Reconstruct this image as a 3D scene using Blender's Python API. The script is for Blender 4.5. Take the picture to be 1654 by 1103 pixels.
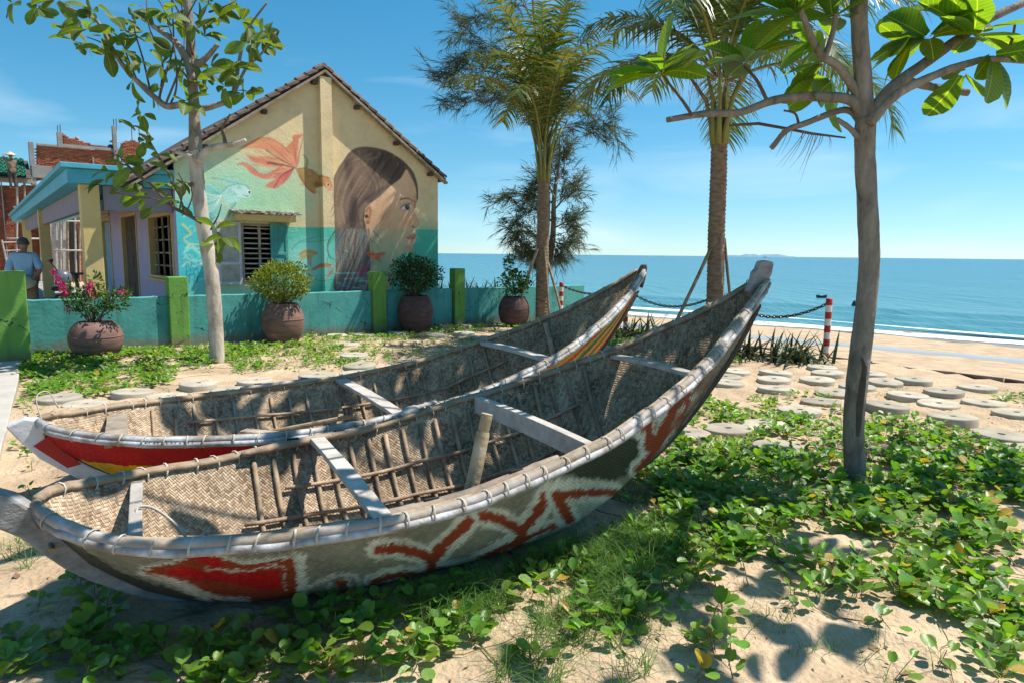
import bpy, bmesh, math, random
import numpy as np
from mathutils import Vector, Matrix, noise
for o in list(bpy.data.objects): bpy.data.objects.remove(o)
SC = bpy.context.scene
COL = SC.collection
R = math.radians
random.seed(7); rng = np.random.default_rng(7)

# ------------------------------------------------------------------ camera, sky, sun, exposure
CAM_H, PITCH, ROLL, FOCAL = 1.7, R(7.28), R(0.6), 24.0
_f = np.array([0, math.cos(PITCH), -math.sin(PITCH)]); _u = np.array([0, math.sin(PITCH), math.cos(PITCH)]); _r = np.array([1., 0, 0])
RT = _r*math.cos(ROLL)+_u*math.sin(ROLL); UP = -_r*math.sin(ROLL)+_u*math.cos(ROLL); FW = _f
EYE = np.array([0, 0, CAM_H]); FPX = 1654*FOCAL/36
cd = bpy.data.cameras.new('camera'); cam = bpy.data.objects.new('camera', cd); COL.objects.link(cam)
cd.lens = FOCAL; cd.sensor_width = 36; cd.clip_start = .05; cd.clip_end = 60000
m = Matrix.Identity(4)
for i in range(3):
    m[i][0] = RT[i]; m[i][1] = UP[i]; m[i][2] = -FW[i]; m[i][3] = EYE[i]
cam.matrix_world = m; SC.camera = cam

SUN_AZ, SUN_EL = R(12), R(62)           # azimuth measured from +x towards +y
SUN = Vector((math.cos(SUN_AZ)*math.cos(SUN_EL), math.sin(SUN_AZ)*math.cos(SUN_EL), math.sin(SUN_EL)))
SKY_STRENGTH, SUN_STRENGTH, EXPOSURE = 0.13, 5.0, 0.56
w = bpy.data.worlds.new('World'); SC.world = w; w.use_nodes = True
nt = w.node_tree; nt.nodes.clear()
sky = nt.nodes.new('ShaderNodeTexSky'); sky.sky_type = 'NISHITA'; sky.sun_disc = False
sky.sun_elevation = SUN_EL; sky.sun_rotation = math.pi/2-SUN_AZ
sky.altitude = 0; sky.air_density = 1.0; sky.dust_density = 0.3; sky.ozone_density = 2.2
hsv = nt.nodes.new('ShaderNodeHueSaturation'); hsv.inputs['Hue'].default_value = 0.481; hsv.inputs['Saturation'].default_value = 1.38; hsv.inputs['Value'].default_value = .80
# thin wind-drawn cirrus, part of the sky in every direction
tc = nt.nodes.new('ShaderNodeTexCoord'); mp = nt.nodes.new('ShaderNodeMapping')
mp.inputs['Scale'].default_value = (1.3, 1.3, 7); mp.inputs['Rotation'].default_value = (0, .22, .4)
nz = nt.nodes.new('ShaderNodeTexNoise'); nz.inputs['Scale'].default_value = 2.2; nz.inputs['Detail'].default_value = 7; nz.inputs['Distortion'].default_value = .6
rp = nt.nodes.new('ShaderNodeValToRGB'); rp.color_ramp.elements[0].position = .5; rp.color_ramp.elements[1].position = .85
rp.color_ramp.elements[1].color = (.3, .3, .3, 1)
mx = nt.nodes.new('ShaderNodeMixRGB'); mx.inputs[2].default_value = (6.0, 6.6, 7.2, 1)
bg = nt.nodes.new('ShaderNodeBackground'); bg.inputs[1].default_value = SKY_STRENGTH
wo = nt.nodes.new('ShaderNodeOutputWorld')
L = nt.links.new
sx_ = nt.nodes.new('ShaderNodeSeparateXYZ'); cx_ = nt.nodes.new('ShaderNodeCombineXYZ'); ad_ = nt.nodes.new('ShaderNodeMath'); ad_.operation = 'ADD'; ad_.inputs[1].default_value = .055; mxz = nt.nodes.new('ShaderNodeMath'); mxz.operation = 'MAXIMUM'; mxz.inputs[1].default_value = 0
L(tc.outputs['Generated'], sx_.inputs[0]); L(sx_.outputs[0], cx_.inputs[0]); L(sx_.outputs[1], cx_.inputs[1]); L(sx_.outputs[2], mxz.inputs[0]); L(mxz.outputs[0], ad_.inputs[0]); L(ad_.outputs[0], cx_.inputs[2])
nv_ = nt.nodes.new('ShaderNodeVectorMath'); nv_.operation = 'NORMALIZE'; L(cx_.outputs[0], nv_.inputs[0]); L(nv_.outputs[0], sky.inputs[0])
L(sky.outputs[0], hsv.inputs['Color']); L(tc.outputs['Generated'], mp.inputs[0]); L(mp.outputs[0], nz.inputs['Vector'])
L(nz.outputs[0], rp.inputs[0]); L(rp.outputs[0], mx.inputs[0]); L(hsv.outputs[0], mx.inputs[1]); L(mx.outputs[0], bg.inputs[0]); L(bg.outputs[0], wo.inputs[0])
ld = bpy.data.lights.new('sun', 'SUN'); ld.energy = SUN_STRENGTH; ld.angle = R(.5); ld.color = (1, .94, .84)
lo = bpy.data.objects.new('sun', ld); COL.objects.link(lo); lo.rotation_euler = SUN.to_track_quat('Z', 'Y').to_euler()
SC.view_settings.view_transform = 'Standard'; SC.view_settings.look = 'None'; SC.view_settings.exposure = EXPOSURE; SC.view_settings.gamma = 1
SC.view_settings.use_curve_mapping = False
SC.render.engine = 'CYCLES'; SC.cycles.max_bounces = 6; SC.cycles.transparent_max_bounces = 6

# ------------------------------------------------------------------ measuring helpers (photo pixel -> point on a real plane)
def ray(x, y): return FW + RT*((x-827)/FPX) + UP*((551.5-y)/FPX)
def at_z(x, y, z=0.):
    d = ray(x, y); return EYE + d*((z-CAM_H)/d[2])
def at_y(x, y, Y):
    d = ray(x, y); return EYE + d*(Y/d[1])
def on_plane(x, y, p0, n):
    d = ray(x, y); return EYE + d*(((np.asarray(p0)-EYE)@n)/(d@n))
def proj(P):
    d = np.asarray(P, float)-EYE; z = d@FW
    return np.stack([827+FPX*(d@RT)/z, 551.5-FPX*(d@UP)/z], -1)
E1 = np.array([math.cos(R(38)), math.sin(R(38)), 0]); E2 = np.array([-E1[1], E1[0], 0]); EZ = np.array([0, 0, 1.])
def V(*a): return np.array(a, float)

# ------------------------------------------------------------------ object helpers
ORG = {}
def tag(o, label=None, cat=None, group=None, kind=None):
    if label: o['label'] = label
    if cat: o['category'] = cat
    if group: o['group'] = group
    if kind: o['kind'] = kind
    return o
def thing(name, label, cat, loc=(0, 0, 0), group=None):
    o = bpy.data.objects.new(name, None); o.empty_display_size = .1; COL.objects.link(o); o.location = Vector(loc)
    ORG[o.name] = np.array(loc, float)
    return tag(o, label, cat, group)
class MB:
    def __init__(s): s.v = []; s.f = []; s.mi = []; s.cur = 0; s.smooth = True
    def add(s, verts, faces):
        n = len(s.v); s.v.extend([tuple(map(float, p)) for p in verts])
        for f in faces: s.f.append(tuple(i+n for i in f)); s.mi.append(s.cur)
        return s
    def box(s, c, size, ax=None, az=None):
        ax = V(1, 0, 0) if ax is None else np.asarray(ax, float); az = EZ if az is None else np.asarray(az, float)
        ax = ax/np.linalg.norm(ax); az = az if abs(ax@az) < .97*np.linalg.norm(az) else E2; ay = np.cross(az, ax); ay /= np.linalg.norm(ay); az = np.cross(ax, ay)
        c = np.asarray(c, float); h = np.asarray(size)/2
        vs = [c+ax*h[0]*i+ay*h[1]*j+az*h[2]*k for k in (-1, 1) for j in (-1, 1) for i in (-1, 1)]
        return s.add(vs, [(0, 2, 3, 1), (4, 5, 7, 6), (0, 1, 5, 4), (2, 6, 7, 3), (0, 4, 6, 2), (1, 3, 7, 5)])
    def beam(s, a, b, w, h, up=None):
        a = np.asarray(a, float); b = np.asarray(b, float); d = b-a
        return s.box((a+b)/2, (np.linalg.norm(d), w, h), d, EZ if up is None else up)
    def tube(s, pts, rad, n=8, cap=True, jit=0., squash=1.):
        P = np.asarray(pts, float); k = len(P); rad = np.broadcast_to(np.asarray(rad, float), (k,))
        T = np.gradient(P, axis=0); T /= np.linalg.norm(T, axis=1)[:, None]+1e-12
        u = np.cross(T[0], EZ if abs(T[0][2]) < .9 else V(1, 0, 0)); u /= np.linalg.norm(u); vs = []
        for i in range(k):
            u = u-T[i]*(u@T[i]); u /= np.linalg.norm(u); b = np.cross(T[i], u)
            for j in range(n):
                a = 2*math.pi*j/n; r = rad[i]*(1+(random.uniform(-jit, jit) if jit else 0))
                vs.append(P[i]+u*math.cos(a)*r+b*math.sin(a)*r*squash)
        fs = [(i*n+j, i*n+(j+1) % n, (i+1)*n+(j+1) % n, (i+1)*n+j) for i in range(k-1) for j in range(n)]
        if cap: fs += [tuple(range(n-1, -1, -1)), tuple((k-1)*n+j for j in range(n))]
        return s.add(vs, fs)
    def lathe(s, c, prof, n=32, jit=0.):
        c = np.asarray(c, float); k = len(prof)
        vs = [c+V(math.cos(2*math.pi*j/n)*r*(1+jit*noise.noise((math.cos(j*6.283/n)*2, math.sin(j*6.283/n)*2, z*3))), math.sin(2*math.pi*j/n)*r*(1+jit*noise.noise((math.cos(j*6.283/n)*2, math.sin(j*6.283/n)*2, z*3))), z) for r, z in prof for j in range(n)]
        return s.add(vs, [(i*n+j, i*n+(j+1) % n, (i+1)*n+(j+1) % n, (i+1)*n+j) for i in range(k-1) for j in range(n)])
    def prism(s, poly, d):
        n = len(poly); P = [np.asarray(p, float) for p in poly]; d = np.asarray(d, float)
        return s.add(P+[p+d for p in P], [tuple(range(n-1, -1, -1)), tuple(range(n, 2*n))]+[(i, (i+1) % n, n+(i+1) % n, n+i) for i in range(n)])
    def mesh(s, name, off=(0, 0, 0), mats=()):
        me = bpy.data.meshes.new(name); o = np.asarray(off, float)
        v = np.array(s.v)-o
        me.from_pydata(v.tolist(), [], s.f); 
        for mt in mats: me.materials.append(mt)
        if len(mats) > 1: me.polygons.foreach_set('material_index', s.mi)
        me.polygons.foreach_set('use_smooth', [s.smooth]*len(s.f)); me.update()
        return me
def fixn(me, ang=40):
    bm = bmesh.new(); bm.from_mesh(me); bmesh.ops.recalc_face_normals(bm, faces=bm.faces)
    for e in bm.edges:
        if len(e.link_faces) == 2 and e.calc_face_angle(0) > R(ang): e.smooth = False
    bm.to_mesh(me); bm.free()
def link(name, me, parent=None, mat=None):
    o = bpy.data.objects.new(name, me); COL.objects.link(o)
    if parent: o.parent = parent
    return o
def part(name, mb, mats, parent, fix=True, kind=None, bevel=0):
    """mb holds world coordinates; the object hangs under PARENT (a thing, or a part of it)"""
    mats = mats if isinstance(mats, (list, tuple)) else (mats,)
    off = ORG.get(parent.name, np.zeros(3)) if parent else np.zeros(3)
    me = mb.mesh(name, off, mats)
    if fix: fixn(me)
    o = link(name, me, parent)
    if parent: ORG[o.name] = off
    if kind: o['kind'] = kind
    if bevel:
        b = o.modifiers.new('bevel', 'BEVEL'); b.width = bevel; b.segments = 2; b.limit_method = 'ANGLE'; b.angle_limit = R(50)
    return o
def single(name, mb, mats, label, cat, group=None, loc=None, fix=True, bevel=0):
    loc = np.zeros(3) if loc is None else np.asarray(loc, float)
    mats = mats if isinstance(mats, (list, tuple)) else (mats,)
    me = mb.mesh(name, loc, mats)
    if fix: fixn(me)
    o = link(name, me); o.location = Vector(loc); ORG[o.name] = loc
    if bevel:
        b = o.modifiers.new('bevel', 'BEVEL'); b.width = bevel; b.segments = 2; b.limit_method = 'ANGLE'; b.angle_limit = R(50)
    return tag(o, label, cat, group)
def struct(name, mb, mats, fix=False):
    me = mb.mesh(name, (0, 0, 0), mats if isinstance(mats, (list, tuple)) else (mats,))
    if fix: fixn(me)
    return tag(link(name, me), kind='structure')
def inst(name, me, parent, M):
    o = bpy.data.objects.new(name, me); COL.objects.link(o)
    if parent:
        o.parent = parent; off = ORG.get(parent.name, np.zeros(3)); M = Matrix.Translation(Vector(-off)) @ M
    o.matrix_local = M
    return o
def frame(p, x, z):
    """matrix at P with local x along X and local z as near Z as it can be"""
    x = Vector(x).normalized(); z = Vector(z); y = z.cross(x)
    if y.length < 1e-6: y = Vector((0, 1, 0)).cross(x)
    y.normalize(); z = x.cross(y)
    Mx = Matrix((x, y, z)).transposed().to_4x4(); Mx.translation = Vector(p); return Mx
def spline(pts, n=8):
    P = np.asarray(pts, float)
    if len(P) < 3: return np.array([P[0]+(P[-1]-P[0])*t for t in np.linspace(0, 1, n+1)])
    Q = np.vstack([2*P[0]-P[1], P, 2*P[-1]-P[-2]]); out = []
    for i in range(1, len(Q)-2):
        a, b, c, d = Q[i-1:i+3]
        for t in np.linspace(0, 1, n, endpoint=False):
            out.append(.5*((2*b)+(c-a)*t+(2*a-5*b+4*c-d)*t*t+(3*b-a-3*c+d)*t**3))
    return np.array(out+[P[-1]])
def fbm(p, o=4):
    return noise.fractal(Vector(p), 1.0, 2.0, o)

# ------------------------------------------------------------------ materials
def nodes(name):
    mt = bpy.data.materials.new(name); mt.use_nodes = True; t = mt.node_tree; t.nodes.clear()
    out = t.nodes.new('ShaderNodeOutputMaterial'); b = t.nodes.new('ShaderNodeBsdfPrincipled'); t.links.new(b.outputs[0], out.inputs[0])
    return mt, t, b, out
def mat(name, cols, scale=6., rough=.8, bump=.25, bscale=None, stretch=(1, 1, 1), spec=.3, island=0., objr=0., trans=None, attr=False, metal=0., dist=0., bdist=.01, detail=8, coat=0., grit=0.):
    mt, t, b, out = nodes(name); N = t.nodes.new; K = t.links.new
    tc = N('ShaderNodeTexCoord'); mp = N('ShaderNodeMapping'); mp.inputs['Scale'].default_value = stretch; K(tc.outputs['Object'], mp.inputs[0])
    nz = N('ShaderNodeTexNoise'); nz.inputs['Scale'].default_value = scale; nz.inputs['Detail'].default_value = detail; nz.inputs['Roughness'].default_value = .62; nz.inputs['Distortion'].default_value = dist
    K(mp.outputs[0], nz.inputs['Vector'])
    rp = N('ShaderNodeValToRGB'); e = rp.color_ramp.elements; k = len(cols)
    while len(e) < k: e.new(.5)
    for i, c in enumerate(cols): e[i].position = .28+.44*i/max(1, k-1) if k > 1 else 0; e[i].color = (*c, 1)
    if k == 1: e[1].color = (*cols[0], 1)
    K(nz.outputs['Fac'], rp.inputs[0]); col = rp.outputs[0]
    if attr:
        at = N('ShaderNodeAttribute'); at.attribute_name = 'paint'
        mu = N('ShaderNodeMixRGB'); mu.blend_type = 'MULTIPLY'; mu.inputs[0].default_value = 1; K(at.outputs['Color'], mu.inputs[1]); K(col, mu.inputs[2]); col = mu.outputs[0]
    if grit:
        wn = N('ShaderNodeTexNoise'); wn.inputs['Scale'].default_value = 900; wn.inputs['Detail'].default_value = 2; K(tc.outputs['Object'], wn.inputs['Vector'])
        mr = N('ShaderNodeMapRange'); mr.inputs[1].default_value = .3; mr.inputs[2].default_value = .7; mr.inputs[3].default_value = 1-grit; mr.inputs[4].default_value = 1+grit; K(wn.outputs[0], mr.inputs[0])
        h2 = N('ShaderNodeHueSaturation'); K(mr.outputs[0], h2.inputs['Value']); K(col, h2.inputs['Color']); col = h2.outputs[0]
    if island or objr:
        h = N('ShaderNodeHueSaturation'); mr = N('ShaderNodeMapRange'); amt = island or objr
        mr.inputs[3].default_value = 1-amt; mr.inputs[4].default_value = 1+amt
        src = N('ShaderNodeNewGeometry').outputs['Random Per Island'] if island else N('ShaderNodeObjectInfo').outputs['Random']
        K(src, mr.inputs[0]); K(mr.outputs[0], h.inputs['Value'])
        mh = N('ShaderNodeMapRange'); mh.inputs[3].default_value = .5-amt*.05; mh.inputs[4].default_value = .5+amt*.05
        mu2 = N('ShaderNodeMath'); mu2.operation = 'FRACT'; mu3 = N('ShaderNodeMath'); mu3.operation = 'MULTIPLY'; mu3.inputs[1].default_value = 7.31
        K(src, mu3.inputs[0]); K(mu3.outputs[0], mu2.inputs[0]); K(mu2.outputs[0], mh.inputs[0]); K(mh.outputs[0], h.inputs['Hue'])
        K(col, h.inputs['Color']); col = h.outputs[0]
    K(col, b.inputs['Base Color']); b.inputs['Roughness'].default_value = rough; b.inputs['Specular IOR Level'].default_value = spec; b.inputs['Metallic'].default_value = metal
    if coat: b.inputs['Coat Weight'].default_value = coat; b.inputs['Coat Roughness'].default_value = .25
    if bump:
        n2 = N('ShaderNodeTexNoise'); n2.inputs['Scale'].default_value = bscale or scale*4; n2.inputs['Detail'].default_value = 6; K(mp.outputs[0], n2.inputs['Vector'])
        bp = N('ShaderNodeBump'); bp.inputs['Strength'].default_value = bump; bp.inputs['Distance'].default_value = bdist
        K(n2.outputs['Fac'], bp.inputs['Height']); K(bp.outputs[0], b.inputs['Normal'])
    if trans:
        tl = N('ShaderNodeBsdfTranslucent'); mm = N('ShaderNodeMixRGB'); mm.blend_type = 'MULTIPLY'; mm.inputs[0].default_value = 1; mm.inputs[2].default_value = (*trans[1], 1); K(col, mm.inputs[1]); K(mm.outputs[0], tl.inputs[0])
        ms = N('ShaderNodeMixShader'); ms.inputs[0].default_value = trans[0]; K(b.outputs[0], ms.inputs[1]); K(tl.outputs[0], ms.inputs[2]); K(ms.outputs[0], out.inputs[0])
    return mt
def woven(name, cols, attr=False, cell=.0145, bump=.9, rough=.85):
    """two-over-two twill of split bamboo laid at 45 degrees to the boat, on the hull's own metres (UV)"""
    mt, t, b, out = nodes(name); N = t.nodes.new; K = t.links.new
    def mth(op, a, c=None, d=None):
        n = N('ShaderNodeMath'); n.operation = op
        for i, x in enumerate((a, c, d)):
            if x is None: continue
            if isinstance(x, (int, float)): n.inputs[i].default_value = x
            else: K(x, n.inputs[i])
        return n.outputs[0]
    uv = N('ShaderNodeUVMap'); uv.uv_map = 'UVMap'; wob = N('ShaderNodeTexNoise'); wob.inputs['Scale'].default_value = 9; wob.inputs['Detail'].default_value = 1; K(uv.outputs[0], wob.inputs['Vector'])
    sx = N('ShaderNodeSeparateXYZ'); K(uv.outputs[0], sx.inputs[0]); wv = mth('MULTIPLY_ADD', wob.outputs[0], .02, -.01)
    u = mth('ADD', sx.outputs[0], wv); v = mth('SUBTRACT', sx.outputs[1], wv)
    p = mth('MULTIPLY', mth('ADD', u, v), .7071/cell); q = mth('MULTIPLY', mth('SUBTRACT', u, v), .7071/cell)
    ip, iq = mth('FLOOR', p), mth('FLOOR', q); fp, fq = mth('SUBTRACT', p, ip), mth('SUBTRACT', q, iq)
    md = mth('FLOORED_MODULO', mth('ADD', ip, iq), 4); over = mth('LESS_THAN', md, 2)
    def hump(f): return mth('SUBTRACT', 1, mth('POWER', mth('ABSOLUTE', mth('MULTIPLY_ADD', f, 2, -1)), 3))
    # along a float of two cells the strip rises in its middle
    a1 = mth('MULTIPLY', hump(fp), mth('MULTIPLY_ADD', hump(fq), .35, .65)); a2 = mth('MULTIPLY', hump(fq), mth('MULTIPLY_ADD', hump(fp), .35, .65))
    ht = mth('ADD', mth('MULTIPLY', over, a1), mth('MULTIPLY', mth('SUBTRACT', 1, over), a2))
    wn = N('ShaderNodeTexWhiteNoise'); wn.noise_dimensions = '2D'; cb = N('ShaderNodeCombineXYZ')
    K(mth('ADD', mth('MULTIPLY', over, ip), mth('MULTIPLY', mth('SUBTRACT', 1, over), mth('MULTIPLY_ADD', iq, 1, 77))), cb.inputs[0]); K(mth('FLOOR', mth('MULTIPLY', mth('ADD', mth('MULTIPLY', over, iq), mth('MULTIPLY', mth('SUBTRACT', 1, over), ip)), .25)), cb.inputs[1]); K(cb.outputs[0], wn.inputs['Vector'])
    big = N('ShaderNodeTexNoise'); big.inputs['Scale'].default_value = 3.5; big.inputs['Detail'].default_value = 6; K(uv.outputs[0], big.inputs['Vector'])
    tcn = N('ShaderNodeTexCoord'); fi = N('ShaderNodeTexNoise'); fi.inputs['Scale'].default_value = 160; K(tcn.outputs['Object'], fi.inputs['Vector'])
    fac = mth('ADD', mth('MULTIPLY', wn.outputs[0], .34), mth('ADD', mth('MULTIPLY', big.outputs[0], .55), mth('MULTIPLY', fi.outputs[0], .22)))
    rp = N('ShaderNodeValToRGB'); e = rp.color_ramp.elements; e.new(.5)
    for i, c in enumerate(cols): e[i].position = (.3, .55, .85)[i]; e[i].color = (*c, 1)
    K(fac, rp.inputs[0]); col = rp.outputs[0]
    sn = N('ShaderNodeTexNoise'); sn.inputs['Scale'].default_value = 1.7; sn.inputs['Detail'].default_value = 7; sn.inputs['Roughness'].default_value = .65; K(uv.outputs[0], sn.inputs['Vector']); sr = N('ShaderNodeMapRange'); sr.inputs[1].default_value = .32; sr.inputs[2].default_value = .68; sr.inputs[3].default_value = .55 if not attr else .82; sr.inputs[4].default_value = 1.15 if not attr else 1.08; K(sn.outputs[0], sr.inputs[0])
    mgs = N('ShaderNodeMixRGB'); mgs.blend_type = 'MULTIPLY'; mgs.inputs[0].default_value = 1; K(col, mgs.inputs[1]); K(sr.outputs[0], mgs.inputs[2]); col = mgs.outputs[0]
    gap = mth('MULTIPLY_ADD', mth('MINIMUM', mth('MULTIPLY', ht, 3), 1), .5, .5)
    mg = N('ShaderNodeMixRGB'); mg.blend_type = 'MULTIPLY'; mg.inputs[0].default_value = .55 if attr else 1.; K(col, mg.inputs[1]); K(gap, mg.inputs[2]); col = mg.outputs[0]
    if attr:
        at = N('ShaderNodeAttribute'); at.attribute_name = 'paint'; mu = N('ShaderNodeMixRGB'); mu.blend_type = 'MULTIPLY'; mu.inputs[0].default_value = 1
        K(at.outputs['Color'], mu.inputs[1]); K(col, mu.inputs[2]); col = mu.outputs[0]
    K(col, b.inputs['Base Color']); b.inputs['Roughness'].default_value = rough; b.inputs['Specular IOR Level'].default_value = .25
    bp = N('ShaderNodeBump'); bp.inputs['Strength'].default_value = bump; bp.inputs['Distance'].default_value = .006
    K(ht, bp.inputs['Height']); K(bp.outputs[0], b.inputs['Normal'])
    return mt

def veined(mt):
    # pale midrib and side veins on the leaf's own axes
    t = mt.node_tree; N = t.nodes.new; K = t.links.new; b = [n for n in t.nodes if n.type == 'BSDF_PRINCIPLED'][0]
    tc = N('ShaderNodeTexCoord'); sx = N('ShaderNodeSeparateXYZ'); K(tc.outputs['Object'], sx.inputs[0])
    def mth(op, a, c, d=None):
        n = N('ShaderNodeMath'); n.operation = op
        for i, x in enumerate((a, c, d)):
            if x is None: continue
            if isinstance(x, (int, float)): n.inputs[i].default_value = x
            else: K(x, n.inputs[i])
        return n.outputs[0]
    ay = mth('ABSOLUTE', sx.outputs[1], 0); ph = mth('MULTIPLY', mth('SUBTRACT', sx.outputs[0], mth('MULTIPLY', ay, .75)), 38); fr = mth('ABSOLUTE', mth('SUBTRACT', mth('FRACT', ph, 0), .5), 0)
    side = mth('LESS_THAN', fr, .07); mid = mth('LESS_THAN', ay, .0035); v = mth('MAXIMUM', mth('MULTIPLY', side, .45), mid)
    for lk in list(t.links):
        if lk.to_socket == b.inputs['Base Color'] or (lk.to_node.type == 'MIX_RGB' and lk.to_node.blend_type == 'MULTIPLY' and lk.to_socket == lk.to_node.inputs[1]):
            src, dst = lk.from_socket, lk.to_socket; mx = N('ShaderNodeMixRGB'); mx.inputs[2].default_value = (.22, .30, .07, 1); K(v, mx.inputs[0]); K(src, mx.inputs[1]); K(mx.outputs[0], dst)
    bp = N('ShaderNodeBump'); bp.inputs['Strength'].default_value = .5; bp.inputs['Distance'].default_value = .004; K(mth('MULTIPLY', fr, 2), bp.inputs['Height']); K(bp.outputs[0], b.inputs['Normal'])
    return mt
def stained(mt, top=.30, dirt=(.16, .13, .09), amt=.75):
    # splashed dirt rising from the ground, runs and chips that belong to the old paint
    t = mt.node_tree; N = t.nodes.new; K = t.links.new; b = [n for n in t.nodes if n.type == 'BSDF_PRINCIPLED'][0]; lk = b.inputs['Base Color'].links[0]; src = lk.from_socket
    tc = N('ShaderNodeTexCoord'); sx = N('ShaderNodeSeparateXYZ'); K(tc.outputs['Object'], sx.inputs[0]); n1 = N('ShaderNodeTexNoise'); n1.inputs['Scale'].default_value = 5; n1.inputs['Detail'].default_value = 9; n1.inputs['Roughness'].default_value = .7; K(tc.outputs['Object'], n1.inputs['Vector'])
    mr = N('ShaderNodeMapRange'); mr.inputs[1].default_value = 0; mr.inputs[2].default_value = top; mr.inputs[3].default_value = .75; mr.inputs[4].default_value = 0; K(sx.outputs[2], mr.inputs[0])
    ad = N('ShaderNodeMath'); ad.operation = 'MULTIPLY_ADD'; ad.inputs[1].default_value = 1; K(mr.outputs[0], ad.inputs[0]); K(n1.outputs[0], ad.inputs[2])
    r1 = N('ShaderNodeMapRange'); r1.inputs[1].default_value = .62; r1.inputs[2].default_value = 1.0; r1.inputs[4].default_value = amt; K(ad.outputs[0], r1.inputs[0])
    m1 = N('ShaderNodeMixRGB'); m1.inputs[2].default_value = (*dirt, 1); K(r1.outputs[0], m1.inputs[0]); K(src, m1.inputs[1])
    mp = N('ShaderNodeMapping'); mp.inputs['Scale'].default_value = (9, 9, .8); K(tc.outputs['Object'], mp.inputs[0]); n2 = N('ShaderNodeTexNoise'); n2.inputs['Scale'].default_value = 1; n2.inputs['Detail'].default_value = 6; K(mp.outputs[0], n2.inputs['Vector'])
    r2 = N('ShaderNodeMapRange'); r2.inputs[1].default_value = .52; r2.inputs[2].default_value = .75; r2.inputs[4].default_value = .4; K(n2.outputs[0], r2.inputs[0]); m2 = N('ShaderNodeMixRGB'); m2.inputs[2].default_value = (.05, .055, .04, 1); K(r2.outputs[0], m2.inputs[0]); K(m1.outputs[0], m2.inputs[1])
    vo = N('ShaderNodeTexVoronoi'); vo.feature = 'DISTANCE_TO_EDGE'; vo.inputs['Scale'].default_value = 1.1; wn = N('ShaderNodeTexNoise'); wn.inputs['Scale'].default_value = 3; wn.inputs['Detail'].default_value = 6; K(tc.outputs['Object'], wn.inputs['Vector']); va = N('ShaderNodeVectorMath'); va.operation = 'MULTIPLY_ADD'; va.inputs[1].default_value = (.5, .5, .5); K(wn.outputs['Color'], va.inputs[0]); K(tc.outputs['Object'], va.inputs[2]); K(va.outputs[0], vo.inputs['Vector'])
    r3 = N('ShaderNodeMath'); r3.operation = 'LESS_THAN'; r3.inputs[1].default_value = .006; K(vo.outputs[0], r3.inputs[0]); r4 = N('ShaderNodeMath'); r4.operation = 'MULTIPLY'; K(r3.outputs[0], r4.inputs[0]); r5 = N('ShaderNodeMath'); r5.operation = 'GREATER_THAN'; r5.inputs[1].default_value = .5; K(n1.outputs[0], r5.inputs[0]); K(r5.outputs[0], r4.inputs[1])
    m3 = N('ShaderNodeMixRGB'); m3.inputs[2].default_value = (.03, .05, .04, 1); K(r4.outputs[0], m3.inputs[0]); K(m2.outputs[0], m3.inputs[1]); K(m3.outputs[0], b.inputs['Base Color']); return mt
M_sand = mat('sand', [(.32, .23, .15), (.46, .345, .23), (.58, .455, .32)], 1.6, .95, .8, 30, spec=.1, bdist=.035, grit=.2)
M_beach = M_sand
M_conc = mat('concrete', [(.27, .24, .19), (.38, .34, .27), (.46, .41, .33)], 5, .9, .5, 60, objr=.2, spec=.2, grit=.14)
M_path = mat('path_concrete', [(.36, .33, .29), (.47, .44, .40)], 3, .9, .3, 40, spec=.2)
M_greyc = mat('raw_concrete', [(.2, .19, .18), (.33, .32, .3)], 2, .9, .4, 20)
M_teal = mat('teal_render', [(.045, .22, .21), (.075, .31, .29), (.10, .36, .33)], 2.3, .8, .6, 18, spec=.25)
M_green = mat('green_render', [(.115, .26, .045), (.16, .35, .075)], 3, .75, .5, 22, spec=.25)
M_cream = mat('cream_paint', [(.54, .39, .16), (.64, .48, .21)], 2.5, .75, .3, 22)
stained(M_teal); stained(M_green)
M_lilac = mat('lilac_wall', [(.36, .33, .50), (.45, .42, .58)], 2.5, .8, .3, 22)
M_grey_in = mat('porch_ceiling_wall', [(.21, .19, .24), (.27, .25, .30)], 2.5, .85, .2)
M_bluefascia = mat('blue_fascia', [(.06, .33, .45), (.09, .42, .55)], 2.2, .65, .25, 15)
M_mural = mat('mural_wall', [(.84, .84, .84), (1, 1, 1), (1.06, 1.04, 1.0)], 3.2, .82, .55, 26, attr=True, spec=.2, bdist=.012)
M_wood = mat('weathered_wood', [(.15, .115, .085), (.30, .245, .19), (.42, .36, .29)], 6, .85, .7, 30, stretch=(1, 1, 1), objr=.16)
M_pole = mat('bamboo_pole', [(.15, .105, .07), (.31, .225, .15), (.44, .34, .24)], 9, .8, .6, 40, objr=.2)
M_dark = mat('dark_wood', [(.045, .035, .03), (.11, .085, .065)], 8, .85, .5)
M_plank = mat('pale_plank', [(.28, .245, .21), (.42, .385, .345), (.52, .485, .44)], 7, .8, .6, 40, objr=.12, stretch=(1, 1, 1))
M_white = mat('white_worn_paint', [(.13, .11, .095), (.25, .225, .205), (.44, .44, .45), (.66, .68, .71)], 6, .6, .6, 30, spec=.4)
M_worn = mat('half_painted_pole', [(.16, .12, .085), (.29, .235, .18), (.36, .32, .29), (.58, .58, .60)], 4.2, .7, .6, 30)
M_shut = mat('pale_shutter_paint', [(.42, .40, .46), (.58, .56, .62)], 5, .6, .3)
M_trim = mat('white_boat_paint', [(.40, .40, .40), (.62, .63, .65), (.70, .71, .73)], 6, .6, .4, 30)
M_stem = mat('grey_stem_timber', [(.14, .135, .13), (.27, .26, .25), (.38, .37, .36)], 5, .85, .7, 30, stretch=(1, 3, 3))
M_rope = mat('lashing_cord', [(.40, .35, .28), (.62, .57, .49)], 30, .9, .4, 200, objr=.15)
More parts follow.
